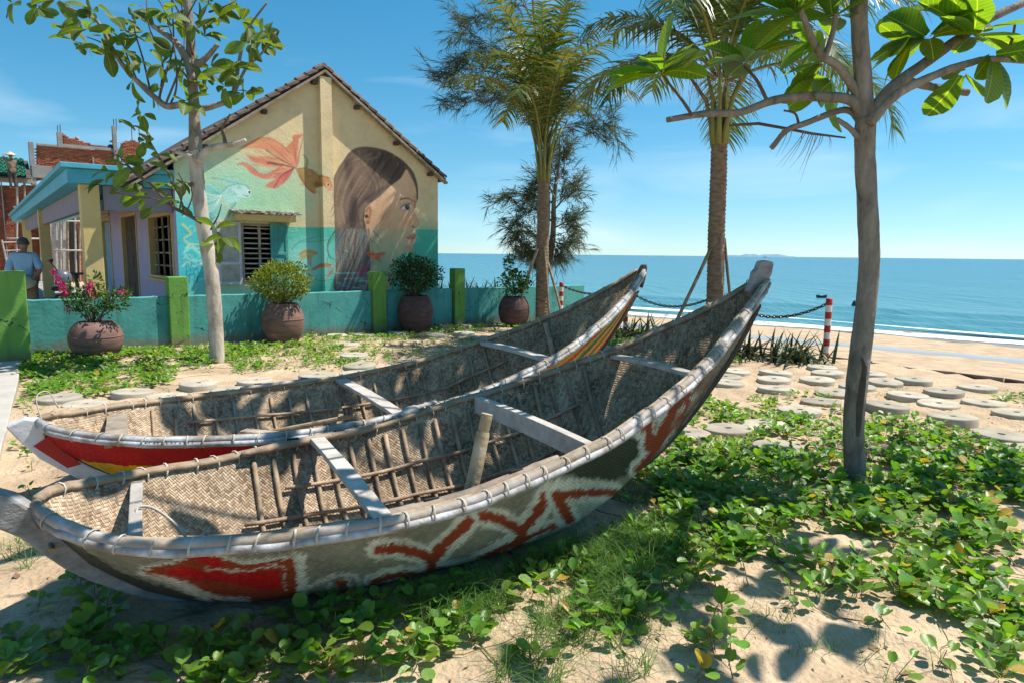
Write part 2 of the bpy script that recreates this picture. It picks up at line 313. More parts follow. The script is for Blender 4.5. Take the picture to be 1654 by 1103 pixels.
M_red = mat('red_paint', [(.36, .022, .02), (.46, .03, .025)], 6, .5, .2)
M_whitep = mat('white_paint', [(.62, .58, .50), (.75, .72, .66)], 6, .6, .2)
M_chain = mat('rusty_chain', [(.035, .028, .025), (.09, .07, .06)], 20, .6, .3, metal=.4)
M_clay = mat('clay_jar', [(.10, .055, .045), (.19, .105, .085), (.26, .16, .13)], 3.5, .8, .45, 25, stretch=(1, 1, 3))
M_claydark = mat('dark_clay_jar', [(.055, .028, .026), (.095, .05, .046), (.13, .08, .07)], 3.5, .75, .45, 25, stretch=(1, 1, 3))
M_soil = mat('soil', [(.05, .035, .025), (.10, .07, .05)], 15, .95, .6)
M_bark = mat('pale_bark', [(.24, .195, .155), (.48, .415, .34), (.62, .55, .47)], 5, .9, .9, 16, stretch=(1, 1, .45), bdist=.02)
M_barkd = mat('grey_bark', [(.09, .076, .062), (.20, .17, .14), (.27, .235, .20), (.35, .32, .28)], 9, .9, 1., 30, stretch=(1, 1, .45), bdist=.022, dist=.6, grit=.2)
M_twig = mat('brown_twig', [(.09, .06, .04), (.18, .125, .09)], 9, .9, .6)
M_palmtrunk = mat('palm_bark', [(.12, .075, .045), (.24, .16, .105), (.33, .24, .165)], 9, .9, .8, 30, stretch=(1, 1, 2.2))
M_crownshaft = mat('frond_stalk', [(.17, .18, .05), (.27, .25, .075)], 4, .6, .3)
LEAFT = (.58, (2.7, 2.5, .5))
M_almond = veined(mat('almond_leaf', [(.065, .13, .016), (.10, .18, .022)], 12, .42, 0, 30, objr=.28, trans=LEAFT, spec=.5))
M_almond2 = veined(mat('dusty_almond_leaf', [(.050, .10, .016), (.085, .14, .024), (.15, .15, .04)], 9, .5, 0, 30, objr=.38, trans=(.45, (1.9, 1.9, .5)), spec=.45))
M_creeper = mat('creeper_leaf', [(.085, .185, .024), (.125, .25, .036), (.21, .31, .045)], 5, .40, .1, 60, island=.34, trans=(.40, (1.8, 1.9, .45)), spec=.5)
def odd_leaves(mt, share, col):
    # a few withered leaves among the green ones
    t = mt.node_tree; N = t.nodes.new; K = t.links.new; g = N('ShaderNodeNewGeometry'); c = N('ShaderNodeMath'); c.operation = 'GREATER_THAN'; c.inputs[1].default_value = 1-share; K(g.outputs['Random Per Island'], c.inputs[0])
    for lk in list(t.links):
        if lk.from_node.type == 'HUE_SAT':
            src, dst = lk.from_socket, lk.to_socket; mx = N('ShaderNodeMixRGB'); mx.inputs[2].default_value = (*col, 1); K(c.outputs[0], mx.inputs[0]); K(src, mx.inputs[1]); K(mx.outputs[0], dst)
odd_leaves(M_creeper, .035, (.40, .27, .05))
M_stemg = mat('creeper_stem', [(.10, .11, .035), (.20, .14, .07)], 8, .7, 0)
M_grass = mat('grass_blade', [(.075, .17, .028), (.12, .23, .045)], 6, .55, 0, island=.35, trans=(.35, (1.5, 1.7, .5)))
M_palm = mat('palm_leaflet', [(.045, .09, .018), (.085, .13, .026)], 1.2, .42, 0, island=.35, trans=(.28, (1.6, 1.7, .5)), spec=.5)
M_palmy = mat('yellowing_leaflet', [(.09, .12, .022), (.16, .16, .035)], 1.2, .45, 0, island=.3, trans=(.35, (1.7, 1.5, .4)), spec=.5)
M_dry = mat('dry_frond', [(.22, .15, .09), (.38, .30, .21)], 8, .85, 0, island=.2)
M_needle = mat('casuarina_needles', [(.055, .075, .038), (.10, .12, .065)], 1, .7, 0, island=.3, trans=(.3, (1.3, 1.3, .8)))
M_bushy = mat('yellow_green_foliage', [(.12, .17, .018), (.22, .25, .03)], 7, .5, 0, island=.35, trans=(.3, (1.5, 1.5, .5)))
M_bushd = mat('dark_green_foliage', [(.022, .06, .018), (.045, .095, .03)], 7, .5, 0, island=.4, trans=(.22, (1.4, 1.6, .6)))
M_bushm = mat('leafy_foliage', [(.04, .095, .018), (.085, .15, .03)], 7, .5, 0, island=.4, trans=(.3, (1.6, 1.8, .5)))
M_petal = mat('magenta_petal', [(.42, .01, .10), (.58, .03, .20)], 7, .6, 0, island=.25, trans=(.3, (1.2, 1, 1)))
M_pink = mat('pink_petal', [(.55, .16, .36), (.70, .30, .50)], 7, .6, 0, island=.2, trans=(.3, (1.2, 1, 1)))
M_agave = mat('blade_leaf', [(.035, .065, .022), (.085, .115, .04)], 3, .5, .2, objr=.35, spec=.4)
M_tile = mat('old_roof_tile', [(.06, .045, .04), (.15, .105, .08), (.22, .17, .14)], 9, .9, .7, 30, objr=.25)
M_brick = mat('red_brick', [(.27, .085, .045), (.40, .14, .075)], 9, .9, .4, 30, island=.25)
M_mortar = mat('mortar', [(.22, .20, .18), (.3, .28, .25)], 9, .95, .4)
M_gtile = mat('green_tile', [(.03, .18, .11), (.05, .26, .16)], 6, .5, .3, objr=.15)
M_skin = mat('skin', [(.24, .12, .075), (.30, .16, .10)], 8, .6, .1)
M_hair = mat('dark_hair', [(.025, .022, .022), (.09, .085, .085)], 30, .6, .5)
M_shirt = mat('pale_blue_cloth', [(.20, .34, .47), (.27, .42, .55)], 5, .85, .5, 12)
M_trouser = mat('brown_cloth', [(.14, .10, .075), (.20, .15, .11)], 6, .9, .4, 12)
M_straw = mat('palm_straw', [(.45, .35, .21), (.60, .50, .33)], 12, .8, .4)
M_black = mat('black_plastic', [(.012, .012, .014), (.03, .03, .035)], 6, .35, 0, spec=.5)
M_holeshade = mat('hole_shade', [(.02, .018, .017), (.045, .04, .038)], 3, .95, .2)  # near-black colour standing for the shade inside holes
# ------------------------------------------------------------------ the ground, the beach and the sea
NQ = V(.66, .75, 0)/math.hypot(.66, .75); QS = 40/math.hypot(.66, .75)
SEA_Z = -2.25
def gz(x, y, fine=True):
    e1 = x*E1[0]+y*E1[1]; q = (x*.66+y*.75)
    if e1 < 11.6: z = 0.
    elif e1 < 12.6: z = -.75*(e1-11.6)**.7
    else: z = -.75-(q-12.6)*.0555
    z = max(z, -6)
    if fine:
        d = math.hypot(x, y)
        if d < 45:
            a = .05*noise.noise((x*.55, y*.55, 3))
            if d < 10:
                dx, dy = x-STEPA[:, 0], y-STEPA[:, 1]; lx, ly = dx*STEPA[:, 2]+dy*STEPA[:, 3], -dx*STEPA[:, 3]+dy*STEPA[:, 2]; rr = np.sqrt((lx/.135)**2+(ly/.058)**2); k_ = rr.min()
                if k_ < 1.7: a += -.022*max(0, 1-k_**2)+.009*math.exp(-((k_-1.2)/.25)**2)
            if d < 22: a += .030*noise.noise((x*1.9, y*1.9, 7))
            if d < 14: a += .024*noise.noise((x*6.5, y*6.5, 1))+.013*noise.noise((x*14, y*14, 5))-.03*max(0, noise.noise((x*3.1, y*4.3, 9))-.25)
            z += a
    return z
STEPS = []
_r2 = random.Random(21)
for k in range(9):                                  # trodden lines of footprints
    x_, y_, a_ = _r2.uniform(-1, 5.5), _r2.uniform(2.0, 8.5), _r2.uniform(0, 6.28)
    for j in range(9):
        x_ += math.cos(a_)*.34; y_ += math.sin(a_)*.34; a_ += _r2.gauss(0, .12); s_ = .07*(1 if j % 2 else -1); STEPS.append((x_-math.sin(a_)*s_, y_+math.cos(a_)*s_, math.cos(a_), math.sin(a_)))
STEPA = np.array(STEPS)
def axis(lo, hi, s, far_lo, far_hi, g=1.12):
    a = list(np.arange(lo, hi+1e-6, s)); st = s
    while a[-1] < far_hi: st = min(st*g, 300); a.append(a[-1]+st)
    st = s
    while a[0] > far_lo: st = min(st*g, 300); a.insert(0, a[0]-st)
    return a
xs = axis(-3.6, 5.2, .036, -1500, 1500); ys = axis(1.7, 7.2, .036, -60, 2500)
mb = MB(); nx = len(xs)
for y in ys:
    for x in xs: mb.v.append((x, y, gz(x, y)))
for j in range(len(ys)-1):
    for i in range(nx-1): mb.f.append((j*nx+i, j*nx+i+1, (j+1)*nx+i+1, (j+1)*nx+i)); mb.mi.append(0)
struct('ground', mb, M_sand)

# sea: fine swell near the shore, a sheet to the horizon
mt, t, b, out = nodes('sea_water'); N = t.nodes.new; K = t.links.new
g = N('ShaderNodeNewGeometry'); dt = N('ShaderNodeVectorMath'); dt.operation = 'DOT_PRODUCT'; dt.inputs[1].default_value = (.66, .75, 0); K(g.outputs['Position'], dt.inputs[0])
mr = N('ShaderNodeMapRange'); mr.inputs[1].default_value = 38; mr.inputs[2].default_value = 700; K(dt.outputs['Value'], mr.inputs[0])
pw = N('ShaderNodeMath'); pw.operation = 'POWER'; pw.inputs[1].default_value = .42; K(mr.outputs[0], pw.inputs[0])
mpn = N('ShaderNodeMapping'); mpn.inputs['Rotation'].default_value = (0, 0, R(-41)); mpn.inputs['Scale'].default_value = (1.0, .22, 1); K(g.outputs['Position'], mpn.inputs[0])
bn = N('ShaderNodeTexNoise'); bn.inputs['Scale'].default_value = .09; bn.inputs['Detail'].default_value = 5; K(mpn.outputs[0], bn.inputs['Vector'])
ad = N('ShaderNodeMath'); ad.operation = 'MULTIPLY_ADD'; ad.inputs[1].default_value = .22; K(bn.outputs[0], ad.inputs[0]); 
sb = N('ShaderNodeMath'); sb.operation = 'SUBTRACT'; sb.inputs[1].default_value = .11; K(pw.outputs[0], sb.inputs[0]); K(sb.outputs[0], ad.inputs[2])
rp = N('ShaderNodeValToRGB'); e = rp.color_ramp.elements; e.new(.3); e.new(.65)
for i, (p, c) in enumerate(((0, (.17, .30, .28)), (.10, (.075, .225, .245)), (.4, (.045, .18, .222)), (1, (.030, .14, .20)))): e[i].position = p; e[i].color = (*c, 1)
K(ad.outputs[0], rp.inputs[0]); K(rp.outputs[0], b.inputs['Base Color']); b.inputs['Roughness'].default_value = .22; b.inputs['Specular IOR Level'].default_value = .28
wv = N('ShaderNodeTexNoise'); wv.inputs['Scale'].default_value = .55; wv.inputs['Detail'].default_value = 7; wv.inputs['Roughness'].default_value = .6; K(mpn.outputs[0], wv.inputs['Vector'])
w2 = N('ShaderNodeTexNoise'); w2.inputs['Scale'].default_value = .05; w2.inputs['Detail'].default_value = 3; K(mpn.outputs[0], w2.inputs['Vector'])
aw = N('ShaderNodeMath'); aw.operation = 'MULTIPLY_ADD'; aw.inputs[1].default_value = 1.6; K(w2.outputs[0], aw.inputs[0]); K(wv.outputs[0], aw.inputs[2])
bp = N('ShaderNodeBump'); bp.inputs['Strength'].default_value = 1; bp.inputs['Distance'].default_value = .8; K(aw.outputs[0], bp.inputs['Height']); K(bp.outputs[0], b.inputs['Normal'])
M_sea = mt
T1 = V(-.75, .66, 0)
def sq(q, s): return V(.66, .75, 0)*q/(.66**2+.75**2)+T1*s       # shore normal distance, along-shore distance
mb = MB(); qs = [36]+list(np.arange(37, 60, .35))+list(60*1.10**np.arange(0, 72)); ss = sorted([-x for x in 30*1.25**np.arange(0, 34)]+list(np.arange(-29, 110, 1.2))+list(112*1.25**np.arange(0, 28)))
for q in qs:
    for s_ in ss:
        p = sq(q, s_); h = 0
        if q < 75: h = .10*math.sin(q*1.1+1.3*noise.noise((s_*.05, q*.1, 0)))*min(1, (q-36)/6)+.05*noise.noise((s_*.3, q*.6, 2))
        mb.v.append((p[0], p[1], SEA_Z+h))
n_ = len(ss)
for j in range(len(qs)-1):
    for i in range(n_-1): mb.f.append((j*n_+i, (j+1)*n_+i, (j+1)*n_+i+1, j*n_+i+1)); mb.mi.append(0)
struct('sea', mb, M_sea)
# surf: broken foam sheets with ragged edges, lying just over the water and the wet sand
M_foam = mat('foam', [(.62, .66, .67), (.80, .83, .84)], 3, .7, .6, 9, spec=.3)
M_wet = mat('wet_sand', [(.20, .145, .09), (.27, .20, .13)], 2, .35, .2, 20, spec=.5)
def sheet(name, m_, qa, qb, s0, s1, ds, dz, follow, holes=0., kind=None):
    mb = MB(); rows = 9; S = np.arange(s0, s1, ds)
    for s_ in S:
        for r in range(rows+1):
            q = qa(s_)+(qb(s_)-qa(s_))*r/rows; p = sq(q, s_)
            mb.v.append((p[0], p[1], max(gz(p[0], p[1]) if follow else -9, SEA_Z+.05 if name != 'tidal_channel' else -9)+dz-(.09 if r in (0, rows) and name == 'tidal_channel' else 0)))
    for i in range(len(S)-1):
        for r in range(rows):
            if holes and noise.noise((S[i]*.8, r*.55, qa(0)))+.55*noise.noise((S[i]*3.1, r*1.7, 4)) > .55-holes: continue
            a = i*(rows+1)+r; mb.f.append((a, a+1, a+rows+2, a+rows+1)); mb.mi.append(0)
    return struct(name, mb, m_)
nn = lambda s_, k, a: a*noise.noise((s_*k, k*7, a))
sheet('wet_sand', M_wet, lambda s_: 37.2+nn(s_, .09, 1.6), lambda s_: 41.5, -30, 160, .8, .012, True)
sheet('surf_foam', M_foam, lambda s_: 38.6+nn(s_, .13, 1.0)+nn(s_, .6, .25), lambda s_: 40.9+nn(s_, .11, 1.0), -30, 160, .35, .03, True, .12)
sheet('surf_foam', M_foam, lambda s_: 41.8+nn(s_, .07, 1.6), lambda s_: 42.6+nn(s_, .05, 1.6), -30, 160, .3, .16, False, -.5)
0 and sheet('surf_foam', M_foam, lambda s_: 46.5+nn(s_, .06, 2), lambda s_: 46.9+nn(s_, .045, 2), -30, 160, .4, .18, False, -.62)
mt, t, b, out = nodes('shallow_water'); b.inputs['Base Color'].default_value = (.34, .34, .33, 1); b.inputs['Roughness'].default_value = .3; b.inputs['Specular IOR Level'].default_value = .35
M_chan = mt
sheet('tidal_channel', M_chan, lambda s_: 26.5+nn(s_, .07, .8), lambda s_: 28.3+.02*s_+nn(s_, .06, 1.0), -24, 40, .5, .055, True)
# the terrace edge, the paved path
mb = MB()
for i in range(26):
    a = E1*11.62+E2*(-6+i*.62); b_ = a+E2*.60
    mb.beam(a+EZ*(-.085+random.uniform(-.02, .02)), b_+EZ*(-.085+random.uniform(-.02, .02)), .06, .16)
struct('terrace_kerb', mb, M_dark)
mb = MB()
for i in range(10):
    pd = V(-.559, .829, 0); pn = V(.829, .559, 0); c = V(-3.88, 5.1, 0)+pd*(-.35+i*1.02)-pn*(1.66+.01*random.random()); mb.box(c, (3.2, 1.0, .11), pn)
o = struct('path', mb, M_path, True); bv = o.modifiers.new('bevel', 'BEVEL'); bv.width = .012; bv.segments = 2
# ------------------------------------------------------------------ painting on plaster and hulls: a colour per vertex
def lin(c):
    c = np.asarray(c, float)/255; return np.where(c < .04045, c/12.92, ((c+.055)/1.055)**2.4)
class Canvas:
    """flat colour field in photo pixels, read at the wall's or hull's own vertices"""
    def __init__(s, x0, y0, x1, y1, k=2, base=(128, 128, 128)):
        s.x0, s.y0, s.k = x0, y0, k; s.h, s.w = int((y1-y0)*k), int((x1-x0)*k); s.a = np.tile(lin(base), (s.h, s.w, 1))
        yy, xx = np.mgrid[0:s.h, 0:s.w]; s.X = xx/k+x0; s.Y = yy/k+y0
    def blend(s, m_, c):
        s.a = s.a*(1-m_[..., None])+lin(c)*m_[..., None] if np.ndim(c) == 1 else s.a*(1-m_[..., None])+c*m_[..., None]
    def mask(s, poly, soft=.6):
        P = np.asarray(poly, float); pad = 3+soft*3
        m_ = np.zeros((s.h, s.w)); a = [max(0, int((P[:, 1].min()-pad-s.y0)*s.k)), min(s.h, int((P[:, 1].max()+pad-s.y0)*s.k)), max(0, int((P[:, 0].min()-pad-s.x0)*s.k)), min(s.w, int((P[:, 0].max()+pad-s.x0)*s.k))]
        if a[1] <= a[0] or a[3] <= a[2]: return m_
        X, Y = s.X[a[0]:a[1], a[2]:a[3]], s.Y[a[0]:a[1], a[2]:a[3]]; ins = np.zeros(X.shape, bool); dm = np.full(X.shape, 1e9)
        for p, q in zip(P, np.roll(P, -1, 0)):
            c = (p[1] > Y) != (q[1] > Y)
            with np.errstate(divide='ignore', invalid='ignore'): ins ^= c & (X < (q[0]-p[0])*(Y-p[1])/(q[1]-p[1])+p[0])
            d = q-p; tt = np.clip(((X-p[0])*d[0]+(Y-p[1])*d[1])/(d@d+1e-9), 0, 1); dm = np.minimum(dm, np.hypot(X-p[0]-tt*d[0], Y-p[1]-tt*d[1]))
        m_[a[0]:a[1], a[2]:a[3]] = np.clip(.5+np.where(ins, dm, -dm)/(2*soft), 0, 1); return m_
    def poly(s, poly, c, soft=.6, al=1., smooth=True):
        P = np.asarray(poly, float)
        if smooth: P = spline(np.vstack([P, P[:1]]), 6)[:-1]
        s.blend(s.mask(P, soft)*al, c)
    def stroke(s, pts, w0, c, al=1., w1=None, soft=.5, smooth=True):
        P = spline(pts, 7) if smooth and len(pts) > 2 else np.asarray(pts, float); w1 = w0 if w1 is None else w1
        pad = max(w0, w1)+3; a = [max(0, int((P[:, 1].min()-pad-s.y0)*s.k)), min(s.h, int((P[:, 1].max()+pad-s.y0)*s.k)), max(0, int((P[:, 0].min()-pad-s.x0)*s.k)), min(s.w, int((P[:, 0].max()+pad-s.x0)*s.k))]
        if a[1] <= a[0] or a[3] <= a[2]: return
        X, Y = s.X[a[0]:a[1], a[2]:a[3]], s.Y[a[0]:a[1], a[2]:a[3]]; best = np.full(X.shape, -1e9); n = len(P)-1
        for i in range(n):
            p, d = P[i], P[i+1]-P[i]; tt = np.clip(((X-p[0])*d[0]+(Y-p[1])*d[1])/(d@d+1e-9), 0, 1)
            wd = (w0+(w1-w0)*(i+tt)/n)/2; best = np.maximum(best, wd-np.hypot(X-p[0]-tt*d[0], Y-p[1]-tt*d[1]))
        m_ = (np.clip(.5+best/(2*soft), 0, 1)*al)[..., None]; v_ = s.a[a[0]:a[1], a[2]:a[3]]; v_ += (lin(c)-v_)*m_
    def read(s, xy):
        fx = np.clip((xy[:, 0]-s.x0)*s.k, 0, s.w-1.001); fy = np.clip((xy[:, 1]-s.y0)*s.k, 0, s.h-1.001); i, j = fx.astype(int), fy.astype(int); u, v = (fx-i)[:, None], (fy-j)[:, None]
        i1, j1 = np.minimum(i+1, s.w-1), np.minimum(j+1, s.h-1)
        return (s.a[j, i]*(1-u)+s.a[j, i1]*u)*(1-v)+(s.a[j1, i]*(1-u)+s.a[j1, i1]*u)*v
def paint(me, cols):
    at = me.color_attributes.new('paint', 'FLOAT_COLOR', 'POINT'); a = np.ones((len(me.vertices), 4)); a[:, :3] = cols; at.data.foreach_set('color', a.ravel())

# ------------------------------------------------------------------ the house with the painted gable
NG = -E2
G0 = V(-7.7, 10.8, 0)+E2*1.0                      # a point on the gable plane at the ground
def gp(px, py): P = on_plane(px, py, G0, NG); return np.array([(P-G0)@E1, P[2]])
def gw(u, z, d=0.): return G0+E1*u+EZ*z+NG*d     # d: proud of the wall
uL, uR = gp(287, 400)[0], gp(707.5, 400)[0]; uM, zM = gp(520, 116)
zER = gp(708, 288)[1]; zEL = zM-(zM-zER)*(uM-uL)/(uR-uM)
slope = (zM-zER)/(uR-uM)
HD = 9.0
hx = gw(uL, 0)
house = thing('house', 'cream gabled house with a large mural of a girl and goldfish on its end wall', 'house', gw((uL+uR)/2, 0))
cv = Canvas(270, 90, 722, 485, 2.5, (224, 202, 160))
yl = lambda x: 366.7+(x-465)*.0202
c3 = lambda L_: [(280+x/3.94, 200+y/3.94) for x, y in L_]
c6 = lambda L_: [(520+x/4.24, 220+y/4.24) for x, y in L_]
# turquoise mist left of the window, sea-green dado on the right
def fog(cx, cy, rx, ry, c, al):
    d = ((cv.X-cx)/rx)**2+((cv.Y-cy)/ry)**2; cv.blend(np.clip(1.15-d, 0, 1)*al, c)
fog(330, 300, 95, 90, (176, 218, 190), .7); fog(400, 305, 100, 55, (160, 216, 184), .75); fog(470, 300, 60, 60, (180, 210, 172), .5); fog(350, 230, 70, 40, (205, 205, 160), .4); fog(440, 335, 70, 35, (150, 205, 165), .55)
cv.poly([(462, yl(462)), (712, yl(712)), (712, 500), (462, 500)], (92, 190, 168), .5, smooth=False)
fog(600, 430, 60, 60, (128, 186, 160), .6); fog(500, 420, 45, 45, (150, 215, 205), .7); fog(690, 400, 40, 50, (70, 165, 140), .6); fog(480, 440, 40, 40, (165, 220, 200), .6)
m_ = np.clip((cv.Y-300)/40, 0, 1)*np.clip((352-cv.X)/14, 0, 1); cv.blend(m_*.95, (62, 196, 205))
m_ = np.clip((cv.Y-440)/30, 0, 1)*np.clip((470-cv.X)/10, 0, 1); cv.blend(m_*.8, (120, 205, 190))
for i in range(26):
    y = random.uniform(340, 470); x = random.uniform(292, 340); cv.stroke([(x, y), (x+8, y-random.uniform(2, 9)), (x+18, y+random.uniform(-2, 5)), (x+30, y-random.uniform(0, 9))], random.uniform(1.2, 3.5), random.choice([(180, 235, 225), (30, 150, 170), (20, 120, 140), (235, 240, 200)]), .6, .6)
cv.stroke(c3([(60, 640), (110, 700), (70, 730), (100, 765), (170, 768)]), 4, (220, 225, 130), .7, 2); cv.stroke(c3([(70, 820), (110, 790), (170, 830), (190, 870), (110, 870), (70, 830)]), 5, (150, 225, 215), .8, 3)
for x in (80, 100, 130, 150): cv.stroke(c3([(x, 1010), (x+5, 960), (x+random.uniform(-25, 25), 880)]), 2, (20, 100, 120), .7, .7)
# pale fish on the left
cv.poly(c3([(200, 395), (250, 385), (295, 415), (312, 455), (285, 480), (305, 530), (330, 610), (240, 570), (195, 520)]), (150, 218, 205), 1.2, .9)
for i in range(9): cv.stroke(c3([(306, 455), (260, 430+i*14), (200-i*3, 395+i*24)]), 2.2, random.choice([(225, 245, 235), (90, 180, 180)]), .7, 1)
cv.poly(c3([(235, 343), (300, 352), (370, 350), (432, 388), (375, 388), (310, 368)]), (170, 220, 210), .8, .9)
cv.stroke(c3([(240, 345), (310, 358), (430, 385)]), 1.4, (90, 160, 165), .8)
cv.poly(c3([(308, 440), (350, 400), (420, 385), (470, 402), (498, 440), (490, 468), (440, 480), (408, 500), (360, 510), (320, 485)]), (172, 222, 210), .7)
cv.poly(c3([(400, 420), (450, 400), (490, 440), (470, 465), (420, 470)]), (196, 232, 222), 2, .8)
for i in range(14):
    x, y = random.uniform(325, 430), random.uniform(405, 490); cv.stroke(c3([(x, y), (x+14, y-10), (x+22, y+6)]), 1.1, random.choice([(110, 170, 180), (238, 248, 244)]), .7, .6)
cv.stroke(c3([(308, 440), (350, 400), (420, 385), (470, 402), (498, 440)]), 1.2, (80, 150, 160), .8); cv.stroke(c3([(498, 445), (470, 462), (440, 455)]), 1.2, (70, 120, 130), .8)
cv.poly(c3([(470, 425), (492, 425), (494, 448), (474, 450)]), (238, 240, 235), .5); cv.poly(c3([(477, 430), (489, 430), (489, 444), (478, 445)]), (40, 60, 80), .4)
cv.poly(c3([(360, 505), (405, 500), (370, 570), (350, 600)]), (140, 195, 185), 1, .8); cv.stroke(c3([(350, 600), (370, 540), (400, 505)]), 1.5, (80, 110, 125), .7)
# the red goldfish
fin = [(415, 160), (470, 130), (550, 93), (620, 95), (690, 135), (740, 190), (785, 275), (765, 285), (730, 245), (660, 208), (590, 168), (500, 158)]
f2_ = [(455, 184), (490, 205), (580, 212), (670, 218), (745, 258), (690, 268), (620, 270), (560, 258), (500, 240)]
f3_ = [(405, 262), (440, 250), (490, 270), (560, 322), (620, 312), (690, 272), (768, 278), (730, 350), (690, 390), (640, 413), (585, 395), (650, 352), (575, 352), (505, 325), (450, 272)]
f4_ = [(715, 155), (756, 112), (764, 75), (830, 70), (800, 98), (792, 150), (788, 278), (760, 215)]
for p_, c in ((fin, (226, 150, 116)), (f2_, (222, 138, 112)), (f3_, (222, 136, 116)), (f4_, (222, 142, 108))): cv.poly(c3(p_), c, .8)
def streaks(poly, root, n, cols, w=2.0):
    P = np.array(c3(poly)); r = np.array(c3([root]))[0]
    for i in range(n):
        e_ = P[random.randrange(len(P))]; md = (e_+r)/2+rng.normal(0, 3, 2); cv.stroke([e_+(r-e_)*.06, md, r], .7, random.choice(cols), .55, w)
RC = [(236, 172, 140), (204, 92, 84), (240, 200, 136), (164, 92, 96), (230, 150, 128), (214, 112, 96)]
streaks(fin, (770, 282), 22, RC); streaks(f2_, (760, 275), 14, RC); streaks(f3_, (765, 280), 24, RC); streaks(f4_, (785, 270), 10, RC)
for p_ in (fin, f3_): cv.stroke(c3(p_[:6]), 1.1, (170, 70, 66), .7)
cv.stroke(c3([(415, 160), (500, 140), (600, 118), (690, 150)]), 2.6, (232, 190, 110), .6, 1); cv.stroke(c3([(590, 168), (640, 205), (760, 270)]), 2.2, (95, 62, 78), .7, .8); cv.stroke(c3([(600, 250), (690, 262), (770, 282)]), 3.2, (98, 66, 84), .8, 2); cv.stroke(c3([(640, 410), (690, 330), (770, 285)]), 2, (120, 70, 88), .6)
cv.poly(c3([(778, 292), (830, 284), (885, 298), (932, 338), (970, 348), (993, 402), (985, 428), (958, 420), (940, 404), (905, 415), (912, 438), (890, 446), (845, 405), (805, 340)]), (186, 146, 92), .7)
cv.poly(c3([(938, 345), (970, 348), (993, 402), (985, 428), (955, 420)]), (224, 148, 104), .8); cv.stroke(c3([(800, 330), (845, 400), (890, 440)]), 2.4, (170, 84, 62), .8)
cv.stroke(c3([(780, 290), (830, 284), (885, 298), (932, 338), (975, 352)]), 1.3, (120, 74, 60), .8); cv.stroke(c3([(826, 200), (850, 230), (845, 285)]), 2.5, (168, 150, 96), .8, 5)
for i in range(26):
    x, y = random.uniform(800, 930), random.uniform(300, 395)
    cv.stroke(c3([(x, y), (x+10, y+9), (x+4, y+16)]), .9, (128, 92, 58), .5)
cv.poly(c3([(890, 380), (925, 372), (930, 400), (905, 408)]), (150, 104, 66), .8, .8)
cv.poly(c3([(957, 383), (972, 381), (977, 402), (960, 404)]), (246, 226, 200), .4); cv.poly(c3([(962, 386), (973, 387), (972, 400), (963, 400)]), (38, 26, 24), .3); cv.stroke(c3([(990, 412), (975, 418), (955, 416)]), 1.2, (240, 210, 180), .8)
# the girl's head: hair mass, face, ear, features
hair = [(85, 630), (66, 500), (60, 420), (74, 310), (108, 228), (148, 168), (182, 118), (232, 84), (300, 74), (380, 84), (450, 104), (520, 144), (572, 184), (612, 235), (642, 292), (658, 365), (655, 440), (648, 430), (640, 350), (600, 262), (575, 232), (540, 290), (470, 345), (400, 412), (330, 465), (300, 500), (285, 560), (290, 640)]
low = [(85, 628), (290, 632), (345, 640), (400, 710), (380, 740), (330, 690), (335, 800), (330, 935), (320, 1060), (72, 1060), (80, 900), (70, 760)]
face = [(578, 226), (612, 262), (636, 312), (648, 375), (650, 440), (628, 505), (642, 545), (664, 590), (655, 616), (634, 632), (642, 655), (645, 688), (633, 702), (637, 722), (628, 745), (624, 778), (590, 800), (548, 812), (510, 850), (470, 1060), (335, 1060), (335, 860), (318, 700), (296, 640), (284, 560), (298, 500), (330, 463), (400, 410), (470, 343), (540, 285)]
cv.poly(c6(low), (112, 100, 98), .8)
cv.poly(c6(face), (222, 178, 142), .6)
fm = cv.mask(spline(np.array(c6(face+face[:1])), 6)[:-1], .6)
def inface(cx, cy, rx, ry, c, al):
    x, y = c6([(cx, cy)])[0]; d = ((cv.X-x)/(rx/4.24))**2+((cv.Y-y)/(ry/4.24))**2; cv.blend(np.clip(1.1-d, 0, 1)*al*fm, c)
inface(560, 330, 130, 150, (232, 192, 156), .75); inface(400, 560, 110, 130, (206, 160, 124), .6); inface(520, 590, 110, 120, (224, 178, 138), .6); inface(330, 650, 60, 150, (170, 122, 92), .55); inface(640, 450, 30, 60, (190, 142, 108), .6); inface(600, 560, 60, 60, (216, 164, 124), .6); inface(600, 780, 60, 40, (186, 138, 104), .6); inface(420, 480, 60, 120, (186, 138, 104), .35)
m_ = fm*(cv.Y > yl(cv.X)); cv.blend(m_*.30, (128, 178, 146)); inface(440, 850, 150, 160, (150, 178, 138), .55)
for dx in (0, 70, 130): cv.poly([(620-dx*.24+x, y) for x, y in ((8, 290), (20, 292), (-42, 440), (-62, 440))], (240, 205, 168), 2, .16, smooth=False)
cv.poly(c6(hair), (118, 98, 85), .7)
hm = cv.mask(spline(np.array(c6(hair+hair[:1])), 6)[:-1], .6)
A_ = np.array(c6([(85, 600), (64, 440), (110, 240), (200, 120), (300, 90)])); B_ = np.array(c6([(285, 600), (290, 520), (360, 440), (470, 330), (575, 215)]))
sv = cv.a.copy()
